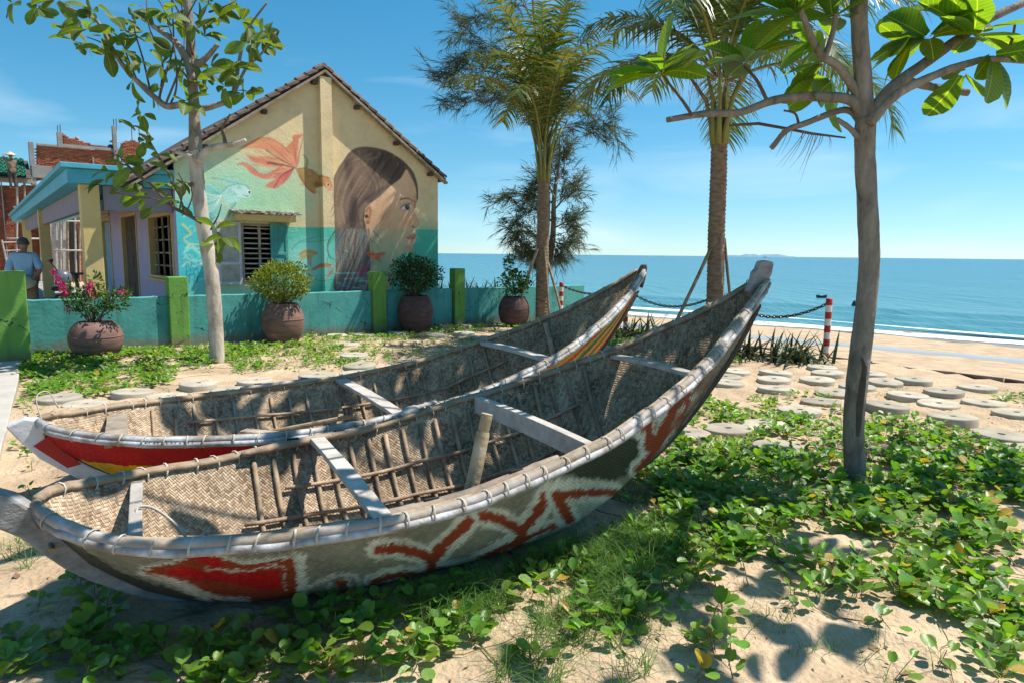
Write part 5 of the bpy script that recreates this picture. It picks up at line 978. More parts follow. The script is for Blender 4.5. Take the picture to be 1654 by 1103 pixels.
# leaf clusters added out of view, set along sun rays to shade boats and creeper
mb = MB(); up_leaves = []
def shade(px, py, z, n, spread=.38, zt=0.):
    g_ = at_z(px, py, zt); c = g_+np.array(SUN)*((z-zt)/SUN[2]); return c, n, spread
SH = []
for x, y in ((40, 1010), (120, 1050), (230, 1040), (330, 1020), (60, 1090), (420, 1070), (200, 1100), (520, 1090), (300, 1085), (420, 1010), (10, 960)): SH.append(shade(x, y, 3.6+random.uniform(0, .6), 6, .3))
for x, y in ((1120, 880), (1170, 900), (1110, 925), (1230, 1010), (1290, 1050), (1040, 985), (1150, 1000), (1080, 1090)): SH.append(shade(x, y, 3.9+random.uniform(0, .7), 5, .26))
for x, y in ((1480, 750), (1560, 750), (1620, 760), (1250, 745), (1180, 760), (1330, 780), (1420, 775), (1540, 790), (1640, 800), (1400, 830), (1300, 845)): SH.append(shade(x, y, 4.6+random.uniform(0, .7), 7, .36))
def shade_at(P, z, n, ax, lng, wide): SH.append((P+np.array(SUN)*((z-P[2])/SUN[2]), n, (ax, lng, wide)))
for s_ in np.arange(.45, 3.3, .27): shade_at(B1.skin(s_, -1)-B1.n*.10+EZ*.05, 4.6+random.uniform(0, .9), 3, B1.a, .13, .03)
for s_ in np.arange(2.0, 3.3, .3): shade_at(B1.skin(s_, -.3), 4.9+random.uniform(0, .8), 6, B1.a, .2, .2)
for s_ in np.arange(-.5, 3.4, .22): shade_at(B2.skin(s_, -.90), 5.4+random.uniform(0, .9), 6, B2.a, .17, .10)
for s_ in np.arange(1.2, 3.4, .3): shade_at(B2.skin(s_, -.2), 5.6+random.uniform(0, .8), 6, B2.a, .2, .22)

hub = at_y(1388, -120, Y0)
lv, lf = [], []
for c, n, sp_ in SH:
    d = c-EYE; dz = d@FW; 
    if dz > .3:
        py = 551.5-FPX*(d@UP)/dz
        while py > -75 and c[2] < 9: c = c+np.array(SUN)*.12; d = c-EYE; dz = d@FW; py = 551.5-FPX*(d@UP)/dz
    for i in range(n):
        p = (c+rng.normal(0, sp_, 3)*V(1, 1, .5)) if not isinstance(sp_, tuple) else c+sp_[0]*rng.normal(0, sp_[1])+np.cross(EZ, sp_[0])*rng.normal(0, sp_[2])+np.array(SUN)*rng.uniform(0, .5); a = rng.uniform(0, 6.28); M_ = frame(p, (math.cos(a), math.sin(a), -.3), (rng.normal(0, .5), rng.normal(0, .5), 1)) @ Matrix.Scale(rng.uniform(.8, 1.25), 4)
        k = len(lv); src = AL[i % 4]; lv += [tuple(M_ @ v.co) for v in src.vertices]; lf += [tuple(j+k for j in f.vertices) for f in src.polygons]
mb.add(lv, lf); part('shade_leaves', mb, M_almond, rt, fix=False, kind='stuff')
cs = [c for c, n, s_ in SH]
for j in range(0, len(cs), 2):
    c = cs[j]; md = (hub*.55+c*.45)+V(0, 0, .35)
    if proj(c)[1] < -60 or (c-EYE)@FW < .3: wood('shade_branch', [hub, md, c], .03, .008, M_twig, rt, 6)  # branch out to an added, unseen shade cluster
# a dead frond caught on the stub
df = thing('dead_frond', 'dry brown palm frond caught on the broken branch of the slim tree', 'frond', at_y(1300, 212, Y0+.1))
mb = MB(); mb.tube(pxs([(1178, 203, .3), (1225, 200, .25), (1270, 208, .16), (1310, 216, .05), (1366, 223, -.02)], Y0+.05), [.010, .012, .011, .010, .006], 7); part('stalk', mb, M_twig, df, fix=False)
for x0, y0, x1, y1 in ((1270, 208, 1244, 246), (1274, 210, 1252, 256), (1280, 210, 1262, 250), (1297, 213, 1275, 262), (1303, 214, 1262, 272), (1308, 215, 1288, 258), (1313, 215, 1272, 276), (1318, 216, 1302, 262), (1322, 217, 1292, 296), (1326, 218, 1306, 260), (1330, 218, 1308, 252), (1334, 219, 1341, 248), (1265, 208, 1240, 238), (1300, 213, 1254, 270), (1340, 220, 1338, 240), (1315, 216, 1290, 280)):
    mb = MB(); a, b_ = at_y(x0, y0, Y0+.08), at_y(x1, y1, Y0+.08+random.uniform(-.06, .06)); mdp = (a*.5+b_*.5)+V(random.uniform(.0, .03), 0, random.uniform(0, .03)); P = spline([a, mdp, b_], 4); w_ = V(.005, .002, 0)
    for i, p in enumerate(P): k = 1-i/len(P)*.8; mb.v += [tuple(p-w_*k), tuple(p+w_*k+V(0, .004, 0))]
    mb.f = [(2*i, 2*i+1, 2*i+3, 2*i+2) for i in range(len(P)-1)]; mb.mi = [0]*len(mb.f); part('leaflet', mb, M_dry, df, fix=False)

# ---- left tree
Y0 = 10.25; base = at_z(351, 590); lt = thing('almond_tree', 'pale-trunked tree with ragged dark leaves in front of the mural', 'tree', base)
wood('trunk', pxs([(351, 596), (349, 540), (345, 480), (340, 430), (330, 375), (322, 320), (317, 270), (316, 240)], Y0), .108, .095, M_bark, lt, 16, .02, .05, 8)
wood('trunk', pxs([(316, 246), (315, 210), (313, 170), (309, 110), (307, 50), (300, -30), (302, -120)], Y0), .095, .042, M_barkd, lt, 14, .03, .1)
wood('stub', pxs([(320, 262), (335, 243), (360, 236), (378, 234), (397, 227)], Y0-.1), .055, .028, M_bark, lt)
wood('twig', pxs([(364, 234), (362, 222), (359, 208), (372, 185)], Y0-.1), .03, .012, M_twig, lt)
wood('stub', pxs([(312, 255), (300, 250), (284, 246)], Y0-.08), .042, .028, M_bark, lt)
wood('stub', pxs([(306, 300), (311, 296)], Y0-.14), .04, .02, M_twig, lt)
wood('limb', pxs([(314, 178), (295, 170), (270, 172), (255, 162), (228, 138), (200, 108), (180, 76), (158, 36), (128, 20), (98, 8)], Y0-.2), .055, .014, M_barkd, lt)
wood('limb', pxs([(318, 178), (345, 172), (372, 160), (380, 135), (392, 70), (405, 40), (432, 4)], Y0+.1), .045, .012, M_barkd, lt)
wood('branch', pxs([(376, 155), (398, 110), (420, 90), (446, 52)], Y0+.05), .025, .010, M_barkd, lt)
wood('limb', pxs([(312, 130), (300, 95), (285, 70), (266, 55), (247, 42)], Y0-.15), .06, .035, M_barkd, lt)
wood('limb', pxs([(314, 110), (335, 92), (352, 72)], Y0-.1), .05, .03, M_barkd, lt)
for a in ([(255, 165), (268, 120), (280, 70), (277, 0), (275, -60)], [(258, 160), (262, 100), (240, 40), (236, -20)], [(275, 170), (285, 140), (282, 80), (262, 10), (240, -10)], [(245, 158), (232, 100), (220, 60), (216, 40)], [(268, 168), (290, 110), (298, 60), (290, -20)], [(310, 60), (330, 20), (345, -20)], [(300, 40), (278, 0), (262, -30)], [(312, 90), (300, 40), (322, -10)], [(222, 132), (205, 90), (196, 60)], [(185, 85), (165, 70), (140, 60)], [(338, 20), (370, 8), (392, -8)]):
    wood('branch', pxs([(x, y, random.uniform(-.3, .3)) for x, y in a], Y0-.1), .016, .007, M_twig, lt, 6)
wood('branch', pxs([(326, 360, -.1), (300, 346, -.2), (275, 332, -.3), (245, 300, -.35), (222, 285, -.4), (205, 268, -.4)], Y0), .03, .009, M_twig, lt, 7)
for a in ([(300, 346), (290, 318), (280, 300), (262, 262), (248, 238), (236, 215)], [(275, 332), (250, 322), (215, 318), (180, 310)], [(300, 346), (310, 320), (308, 300)], [(340, 372), (352, 350), (358, 330)], [(290, 340), (296, 300), (288, 280)], [(245, 300), (215, 275), (190, 252), (178, 255)]): wood('branch', pxs([(x, y, -.25) for x, y in a], Y0), .013, .006, M_twig, lt, 6)
LC = [(22, 6), (60, 12), (90, 0), (105, 45), (118, 68), (150, 20), (128, 30), (140, 50), (165, 60), (185, 32), (172, 85), (205, 55), (215, 20), (232, 15), (225, 62), (204, 86), (225, 100), (238, 152), (215, 130), (243, 60), (262, 105), (285, 110), (300, 108), (302, 130), (230, 185), (300, 165), (318, 130), (340, 110), (352, 30), (368, 118), (362, 140), (390, 35), (398, 70), (405, 150), (385, 110), (412, 70), (425, 60), (436, 55), (430, 75), (395, 155), (312, 40), (330, 60), (265, 20), (280, 45), (345, 5), (300, 15), (320, 0), (250, -5),
      (210, 204), (220, 215), (235, 228), (250, 245), (185, 255), (200, 265), (176, 278), (212, 270), (255, 252), (235, 262), (172, 292), (170, 300), (195, 310), (215, 318), (232, 318), (262, 300), (270, 318), (282, 290), (250, 335), (300, 296), (348, 372), (360, 385), (275, 300), (290, 330), (342, 398)]
for x, y in LC:
    lo_ = y > 195 and x < 330; rosette(at_y(x, y, Y0-.15+random.uniform(-.4, .4)), (random.uniform(-.6, .6), random.uniform(-.6, .3), random.uniform(-.2, .9)), random.choice((2, 2, 3) if lo_ else (3, 4, 5, 5)), AL2, lt, random.uniform(.7, .95) if lo_ else random.uniform(.8, 1.08), (20, 110))

# ---- coconut palms
def frond(parent, root, az, el, Lr, droop, seed, ylw, n=52, lmax=.78):
    rd = random.Random(seed); P = [np.array(root, float)]; d_az = V(math.cos(az), math.sin(az), 0); e = el; st = Lr/18; side0 = V(-math.sin(az), math.cos(az), 0)
    for i in range(18): P.append(P[-1]+(d_az*math.cos(e)+EZ*math.sin(e))*st); e -= droop/18*(.4+1.3*i/18)
    P = np.array(P); mb = MB(); mb.tube(P, [max(.006, .034*(1-i/18)**.8) for i in range(19)], 6)
    mb.cur = 1
    for k in range(n):
        t_ = .20+.80*k/(n-1); f_ = t_*18; i = min(int(f_), 17); p = P[i]+(P[i+1]-P[i])*(f_-i); tg = P[i+1]-P[i]; tg /= np.linalg.norm(tg); nrm = np.cross(side0, tg); nrm = nrm if nrm[2] > 0 else -nrm
        ll = lmax*Lr/3*math.sin(math.pi*min(1, (t_-.12)/.95))**.6*rd.uniform(.85, 1.1)+.05
        for sg in (1, -1):
            if rd.random() < .04: continue
            d = side0*sg*rd.uniform(.75, 1)+tg*rd.uniform(.45, .8)+nrm*rd.uniform(.0, .45); d /= np.linalg.norm(d); w_ = .021*(1+.2*rd.random()); wv = np.cross(d, nrm); wv /= np.linalg.norm(wv)+1e-9; q = p; b0 = len(mb.v); segs = 4; hang = rd.uniform(.5, 1.15)
            for s_ in range(segs+1):
                ww = w_*(1-(s_/segs)**2)*.9+.001; mb.v += [tuple(q+wv*ww), tuple(q-wv*ww)]; d = d+V(0, 0, -hang*.30); d /= np.linalg.norm(d); q = q+d*ll/segs
            for s_ in range(segs): mb.f.append((b0+2*s_, b0+2*s_+1, b0+2*s_+3, b0+2*s_+2)); mb.mi.append(1 if not (ylw and rd.random() < ylw) else 2)
    part('frond', mb, (M_crownshaft, M_palm, M_palmy), parent, fix=False)
def ringed(parent, pts, r0, r1, m_, step=.075):
    P = spline(pts, 14); Lt = np.concatenate([[0], np.cumsum(np.linalg.norm(np.diff(P, axis=0), axis=1))]); n = int(Lt[-1]/step*3); S_ = np.linspace(0, Lt[-1], n); Q = np.stack([np.interp(S_, Lt, P[:, k]) for k in range(3)], 1)
    rr = [(r0+(r1-r0)*i/n)*(1+.055*((i % 3) == 0)-.03*((i % 3) == 2)+.03*noise.noise((i*.4, r0*90, 0))) for i in range(n)]; mb = MB(); mb.tube(Q, rr, 16, jit=.025); mb.smooth = True; part('trunk', mb, M_palmtrunk, parent, fix=False)
pY = 16.3; base = at_z(876, 524); base[1] = pY
p1 = thing('coconut_palm', 'bushy yellow-green coconut palm in front of the garden wall end', 'palm tree', V(base[0], pY, 0))
ringed(p1, [at_y(876, 530, pY), at_y(876, 440, pY), at_y(877, 360, pY), at_y(878, 285, pY)], .165, .125, M_palmtrunk)
c0 = at_y(878, 290, pY); c1 = at_y(877, 236, pY)
for i in range(9):                                  # overlapping stalk bases of the crown
    a = i*2.4; d = V(math.cos(a), math.sin(a), 0); mb = MB(); mb.tube([c0+d*.10-EZ*.05, c0+d*.13+EZ*.30, c0+d*(.13+.02*i)+EZ*.8, c0+d*(.2+.03*i)+EZ*1.2], [.075, .06, .04, .03], 7, squash=.7); part('stalk_base', mb, M_crownshaft, p1, fix=False)
k = 0
for i in range(21):
    a = i*2.399+.4; u_ = i/20; el = R(90-24*u_**.9); frond(p1, c1+V(math.cos(a), math.sin(a), 0)*.10+EZ*(.35-.45*u_), a, el, random.uniform(2.3, 2.9)*(1+.22*(1-u_)), R(38+84*u_), 100+i, .5, 46)
p2Y = 12.9; base = at_y(1155, 500, p2Y)
p2 = thing('coconut_palm', 'taller dark coconut palm beside the chain, crown above the picture top', 'palm tree', V(base[0], p2Y, 0))
ringed(p2, [V(base[0]-.02, p2Y, -.1), at_y(1155, 480, p2Y), at_y(1157, 380, p2Y), at_y(1160, 300, p2Y), at_y(1162, 230, p2Y)], .165, .145, M_palmtrunk)
c0 = at_y(1162, 225, p2Y); c1 = at_y(1163, 132, p2Y)
for i in range(9):
    a = i*2.4+1; d = V(math.cos(a), math.sin(a), 0); mb = MB(); mb.tube([c0+d*.10-EZ*.1, c0+d*.15+EZ*.25, c0+d*(.15+.02*i)+EZ*.7, c0+d*(.25+.05*i)+EZ*1.1], [.09, .07, .05, .035], 7, squash=.7); part('stalk_base', mb, M_crownshaft if i % 3 else M_palmtrunk, p2, fix=False)
for i in range(26):
    a = i*2.399+2.6; u_ = i/25; el = R(86-64*u_**1.1); frond(p2, c1+V(math.cos(a), math.sin(a), 0)*.12+EZ*(.4-.4*u_), a, el, random.uniform(2.7, 3.5), R(45+65*u_), 200+i, .06, 54, .85)
# fibre hanging under the crown
mb = MB()
for i in range(90):
    a = random.uniform(0, 6.28); r_ = random.uniform(.1, .75); p = c1+V(math.cos(a)*r_, math.sin(a)*r_, random.uniform(-.1, .5)); q = p+V(random.uniform(-.12, .2), 0, -random.uniform(.3, .95)); w_ = V(.006, .004, 0); mb.add([p-w_, p+w_, q], [(0, 1, 2)])
part('dry_fibre', mb, M_dry, p2, fix=False, kind='stuff')
def stake(lab, a, b_, r=.032):
    mb = MB(); mb.tube(spline([a, (a+b_)/2+rng.normal(0, .012, 3), b_], 6), [r]*13, 8, jit=.06); single('tree_stake', mb, M_pole, lab, 'stake', 'wooden stakes propping the palms', loc=(a[0], a[1], 0), fix=False)
stake('wooden stake crossing the rightmost clay jar, leaning on the bushy palm', at_z(826, 528), at_y(868, 402, pY-.2))
stake('wooden stake on the seaward side of the bushy palm, beside the striped post', at_y(907, 506, 16.0), at_y(885, 425, pY), .03)
stake('pale wooden stake standing upright against the bushy palm trunk', at_y(888, 524, 16.05), at_y(879, 400, pY-.19), .028)
stake('long wooden stake leaning on the taller palm from its left', at_y(1093, 518, 12.5), at_y(1148, 402, p2Y-.1))
stake('wooden stake on the right of the taller palm trunk', at_y(1180, 486, 12.9), at_y(1170, 385, p2Y), .028)
stake('thin upright stake on the front of the taller palm trunk', at_y(1168, 490, 12.55), at_y(1165, 378, p2Y-.2), .024)

# ---- casuarinas behind the first palm
def spray(mb, p, d, n, L_, rd):
    for i in range(n):
        q = p+d*rd.uniform(0, .35); e_ = d*rd.uniform(.5, 1)+np.array([rd.gauss(0, .45), rd.gauss(0, .45), rd.gauss(-.15, .4)]); e_ /= np.linalg.norm(e_); l_ = L_*rd.uniform(.6, 1.2); s_ = np.cross(e_, [rd.gauss(0, 1), rd.gauss(0, 1), rd.gauss(0, 1)]); s_ /= np.linalg.norm(s_)+1e-9; s_ = s_*.0072
        m2 = q+e_*l_*.5; t2 = q+e_*l_+V(0, 0, -.12*l_); mb.add([q-s_, q+s_, m2+s_*.8, m2-s_*.8, t2], [(0, 1, 2, 3), (3, 2, 4)])
def casuarina(label, tp, brs, Yc, seed, L_=.42, nn_=26):
    rd = random.Random(seed); root = thing('casuarina_tree', label, 'tree', at_y(*tp[0][:2], Yc)); wood('trunk', pxs(tp, Yc), .10, .02, M_barkd, root, 8)
    for k, b_ in enumerate(brs):
        P = spline(pxs([(x, y, rd.uniform(-.5, .5)) for x, y in b_], Yc), 7); mbw = MB(); mbw.tube(P, np.linspace(.028, .006, len(P)), 5); part('branch', mbw, M_barkd, root, fix=False); mb = MB()
        for i in range(3, len(P)):
            t_ = (P[i]-P[i-1]); t_ = t_/np.linalg.norm(t_)
            for j in range(3): spray(mb, P[i]+rng.normal(0, .10, 3), (t_+V(rd.gauss(0, .6), rd.gauss(0, .6), rd.gauss(.05, .5))), int(nn_*.8), L_, rd)
        part('foliage', mb, M_needle, root, fix=False, kind='stuff')
casuarina('tall feathery casuarina behind the bushy palm, branches spreading past its crown', [(880, 440), (884, 330), (880, 230), (870, 120), (862, 20), (858, -40)],
    [[(878, 205), (840, 165), (790, 150), (745, 142), (706, 120)], [(875, 175), (820, 160), (760, 165), (716, 165)], [(870, 130), (820, 90), (770, 60), (736, 28)], [(866, 80), (820, 40), (780, 30), (735, 60)], [(876, 190), (920, 175), (965, 190), (998, 222)], [(862, 40), (840, 0), (800, -10)], [(872, 150), (800, 120), (760, 110), (720, 118)], [(878, 215), (930, 205), (960, 215), (985, 190)], [(870, 110), (800, 85), (752, 90), (740, 100)]], 20.5, 5, .36, 20)
casuarina('smaller grey-green casuarina bushing low behind the palm trunk', [(884, 440), (893, 380), (895, 320), (902, 270), (905, 235)],
    [[(894, 330), (870, 318), (830, 318), (797, 328)], [(893, 360), (870, 340), (848, 345), (830, 360)], [(890, 400), (862, 380), (840, 375), (828, 385)], [(896, 300), (910, 275), (912, 250), (918, 235)], [(895, 340), (915, 318), (928, 310), (930, 290)], [(893, 370), (912, 360), (926, 350), (928, 370)], [(890, 410), (872, 405), (852, 408), (845, 395)], [(893, 390), (910, 395), (918, 385)], [(896, 320), (880, 290), (868, 290), (856, 318)], [(900, 290), (890, 262), (896, 245)], [(888, 425), (870, 425), (860, 415)], [(892, 385), (900, 410), (910, 415)]], 19.6, 9, .32, 22)
# ---- shrubs in jars
def blob_leaves(name, c, rx, ry, rz, n, L_, m_, parent, seed, hollow=.55, flat=0.):
    rd = random.Random(seed); mb = MB()
    for i in range(n):
        u_ = np.array([rd.gauss(0, 1) for _ in range(3)]); u_ /= np.linalg.norm(u_); r_ = (hollow+(1-hollow)*rd.random())*(1+.22*noise.noise(tuple(u_*2.1+seed))); p = np.asarray(c)+u_*V(rx, ry, rz)*r_
        d = u_+np.array([rd.gauss(0, .7), rd.gauss(0, .7), rd.gauss(.1, .6)]); d /= np.linalg.norm(d); s_ = np.cross(d, [rd.gauss(0, 1), rd.gauss(0, 1), 1.2]); s_ /= np.linalg.norm(s_)+1e-9; l_ = L_*rd.uniform(.6, 1.25); k = np.cross(s_, d)*l_*.12
        mb.add([p, p+d*l_*.5+s_*l_*.27+k, p+d*l_, p+d*l_*.5-s_*l_*.27+k], [(0, 1, 2), (0, 2, 3)])
    return part(name, mb, m_, parent, fix=False, kind='stuff')
def jar(px, py, Y, rw, h_, m_, lab, neck=.70):
    c = at_y(px, py, Y); c[2] = -.02; root = thing('clay_jar', lab, 'plant pot', c, 'clay jars along the garden wall')
    prof = [(rw*.62, 0), (rw*.74, h_*.10), (rw*.92, h_*.30), (rw, h_*.52), (rw*.97, h_*.70), (rw*.87, h_*.85), (rw*(neck*.5+.40), h_*.95), (rw*neck*1.02, h_*.985), (rw*neck*1.0, h_), (rw*neck*.92, h_), (rw*neck*.88, h_*.9)]
    P = [(p[0], p[1]) for p in spline([V(a, 0, b_) for a, b_ in prof], 4)[:, [0, 2]]]; mb = MB(); mb.lathe(c, P, 40, .012); part('body', mb, m_, root, fix=False)
    mb = MB(); mb.lathe(c, [(rw*.995, h_*.60), (rw*1.012, h_*.61), (rw*1.012, h_*.625), (rw*.99, h_*.635)], 40); part('band', mb, m_, root, fix=False)
    mb = MB(); mb.lathe(c, [(rw*.88*neck, h_*.90), (0.001, h_*.93)], 20); part('soil', mb, M_soil, root, fix=False); return c, c+EZ*h_*.92
def stems(root, a, ends, r, m_=None):
    for e_ in ends:
        mb = MB(); P = spline([a+V(random.uniform(-.08, .08), random.uniform(-.08, .08), 0), (a+e_)/2+rng.normal(0, .04, 3), e_], 4); mb.tube(P, np.linspace(r, r*.4, len(P)), 5); part('stem', mb, m_ or M_twig, root, fix=False)
c, t0 = jar(157, 574, 10.75, .385, .59, M_clay, 'squat brown clay jar holding the bougainvillea', .66)
bg_ = thing('bougainvillea', 'bougainvillea bush with magenta flowers growing from the squat jar', 'plant', t0)
stems(bg_, t0, [t0+V(math.cos(a)*random.uniform(.25, .55), math.sin(a)*.25, random.uniform(.3, .75)) for a in np.linspace(0, 6, 12)], .012)
for dx, dz, rx, rz_, n in ((0, .35, .36, .26, 420), (-.30, .36, .20, .18, 140), (.34, .36, .22, .16, 150), (.05, .66, .12, .16, 60), (-.34, .58, .12, .12, 40), (.48, .50, .13, .10, 60)): blob_leaves('foliage', t0+V(dx, 0, dz), rx, rx*.8, rz_, n, .075, M_bushm, bg_, 3+int(dx*99), .35)
for x, y in ((92, 447), (97, 458), (100, 464), (104, 470), (145, 460), (147, 470), (152, 478), (106, 478), (197, 474), (108, 500), (88, 442), (142, 468)):
    blob_leaves('flower', at_y(x, y, 10.6+random.uniform(-.15, .2)), .05, .05, .05, 26, .05, M_petal, bg_, x, .2)
c, t0 = jar(458, 548, 12.75, .385, .76, M_clay, 'tall light-brown clay jar under the yellow-green bush')
sh = thing('ball_shrub', 'rounded yellow-green clipped shrub in the light-brown jar', 'plant', t0)
stems(sh, t0-EZ*.02, [t0+V(math.cos(a)*random.uniform(.1, .42), math.sin(a)*.35, random.uniform(.28, .55)) for a in np.linspace(0, 12.5, 26)], .010)
blob_leaves('foliage', t0+EZ*.46, .56, .5, .37, 3400, .062, M_bushy, sh, 11, .55)
c, t0 = jar(671, 530, 14.75, .385, .80, M_claydark, 'dark plum clay jar between the two right green posts')
sh = thing('feathery_shrub', 'dark feathery shrub spreading from the plum-coloured jar', 'plant', t0)
stems(sh, t0-EZ*.02, [t0+V(math.cos(a)*random.uniform(.15, .5), math.sin(a)*.4, random.uniform(.3, .8)) for a in np.linspace(0, 12.5, 40)], .008)
blob_leaves('foliage', t0+EZ*.52, .58, .52, .42, 2700, .075, M_bushd, sh, 21, .35)
c, t0 = jar(830, 524, 16.1, .37, .72, M_claydark, 'dark clay jar farthest along the wall, behind a leaning stake')
sh = thing('leafy_shrub', 'upright leafy shrub in the farthest dark jar', 'plant', t0)
stems(sh, t0-EZ*.02, [t0+V(-.12, 0, 1.1), t0+V(.1, 0, .6), t0+V(.28, 0, .5), t0+V(-.25, 0, .55), t0+V(0, .1, .7)], .010)
for dx, dz, rx, rz_, n in ((0, .38, .36, .34, 620), (-.12, .80, .15, .28, 170), (.24, .42, .18, .22, 160)): blob_leaves('foliage', t0+V(dx, 0, dz), rx, rx, rz_, n, .085, M_bushm, sh, 31+int(dx*50), .3)
# ---- sword-leaved clumps
SW = [leaf_mesh('leaf', .58, .060, M_agave, lambda t_: (1-t_**2.2)*.9+.06, .5, c_, 6) for c_ in (.1, .35, .65)]
def clump(px, py, Y, n, sc, lab, w_=.28):
    c = at_y(px, py, Y) if Y else at_z(px, py); c[2] = gz(c[0], c[1], False); root = thing('sword_plant', lab, 'plant', c, 'sword-leaved plants by the chain')
    for i in range(n):
        a = rng.uniform(0, 6.28); el = R(rng.uniform(18, 82)); d = V(math.cos(a)*math.cos(el), math.sin(a)*math.cos(el), math.sin(el)); p = c+V(rng.normal(0, w_), rng.normal(0, w_*.7), 0); inst('leaf', SW[i % 3], root, frame(p, d, (0, 0, 1)) @ Matrix.Rotation(rng.uniform(-.6, .6), 4, 'X') @ Matrix.Scale(sc*rng.uniform(.6, 1.15), 4))
clump(1280, 583, None, 120, .92, 'wide sword-leaved plant at the foot of the nearest striped post', .30)
clump(1190, 575, None, 50, .9, 'sword-leaved plant under the stern of the olive boat', .2)
clump(1040, 545, None, 80, .95, 'sword-leaved plant between the two boat sterns', .42)
for i, (x, Yh) in enumerate(((716, 17.6), (760, 18.0), (795, 18.6), (840, 18.8))):
    c = at_y(x, 430, Yh); c[2] = .25; root = thing('dry_sword_plant', ('brownish spiky plant at the house corner behind the wall', 'dry spiky plant behind the wall, right of the last green post', 'dry spiky plant behind the wall, left of the farthest jar shrub', 'dry spiky plant behind the wall, right behind the farthest jar shrub')[i], 'plant', c, 'dry spiky plants behind the wall')
    for k in range(34):
        a = rng.uniform(0, 6.28); el = R(rng.uniform(30, 85)); d = V(math.cos(a)*math.cos(el), math.sin(a)*math.cos(el), math.sin(el)); inst('leaf', SW[k % 3], root, frame(c+V(rng.normal(0, .3), rng.normal(0, .1), .2), d, (0, 0, 1)) @ Matrix.Scale(rng.uniform(.8, 1.25), 4))
# ---- beach creeper, grass and litter
def gpoly(pts): return np.array([at_z(x, y)[:2] for x, y in pts])
def inside(P, x, y):
    r_ = False
    for (x0, y0), (x1, y1) in zip(P, np.roll(P, -1, 0)):
        if (y0 > y) != (y1 > y) and x < (x1-x0)*(y-y0)/(y1-y0)+x0: r_ = not r_
    return r_
keepout = []
def hullfoot(x, y):
    for B in (B1, B2):
        q = V(x, y, 0)-B.A; s = q@B.a; n_ = q@B.n
        if B.s0 < s < 3.2 and B.K(s) < .25 and abs(n_) < B.W(s)*.62: return True
    return False
LEAFV = []
def creeper_leaf(vs, fs, p, az, tilt, size, fold):
    """two-lobed round leaf: two halves hinged on the midrib"""
    ca, sa = math.cos(az), math.sin(az); ct, st = math.cos(tilt), math.sin(tilt); b0 = len(vs)
    out = [(0, 0), (.10, .30), (.34, .50), (.68, .52), (.95, .36), (1.02, .14), (.90, 0)]
    for sg in (1, -1):
        for (x, y) in (out if sg > 0 else out[1:-1]):
            x_, y_, z_ = x*size, y*size*math.cos(fold)*sg, abs(y)*size*math.sin(fold)-.10*size*x*x
            X = x_*ct-z_*st; Z = x_*st+z_*ct; vs.append((p[0]+X*ca-y_*sa, p[1]+X*sa+y_*ca, p[2]+Z))
    fs.append((b0, b0+6, b0+5, b0+4, b0+3, b0+2, b0+1)); fs.append((b0, b0+7, b0+8, b0+9, b0+10, b0+11, b0+6))
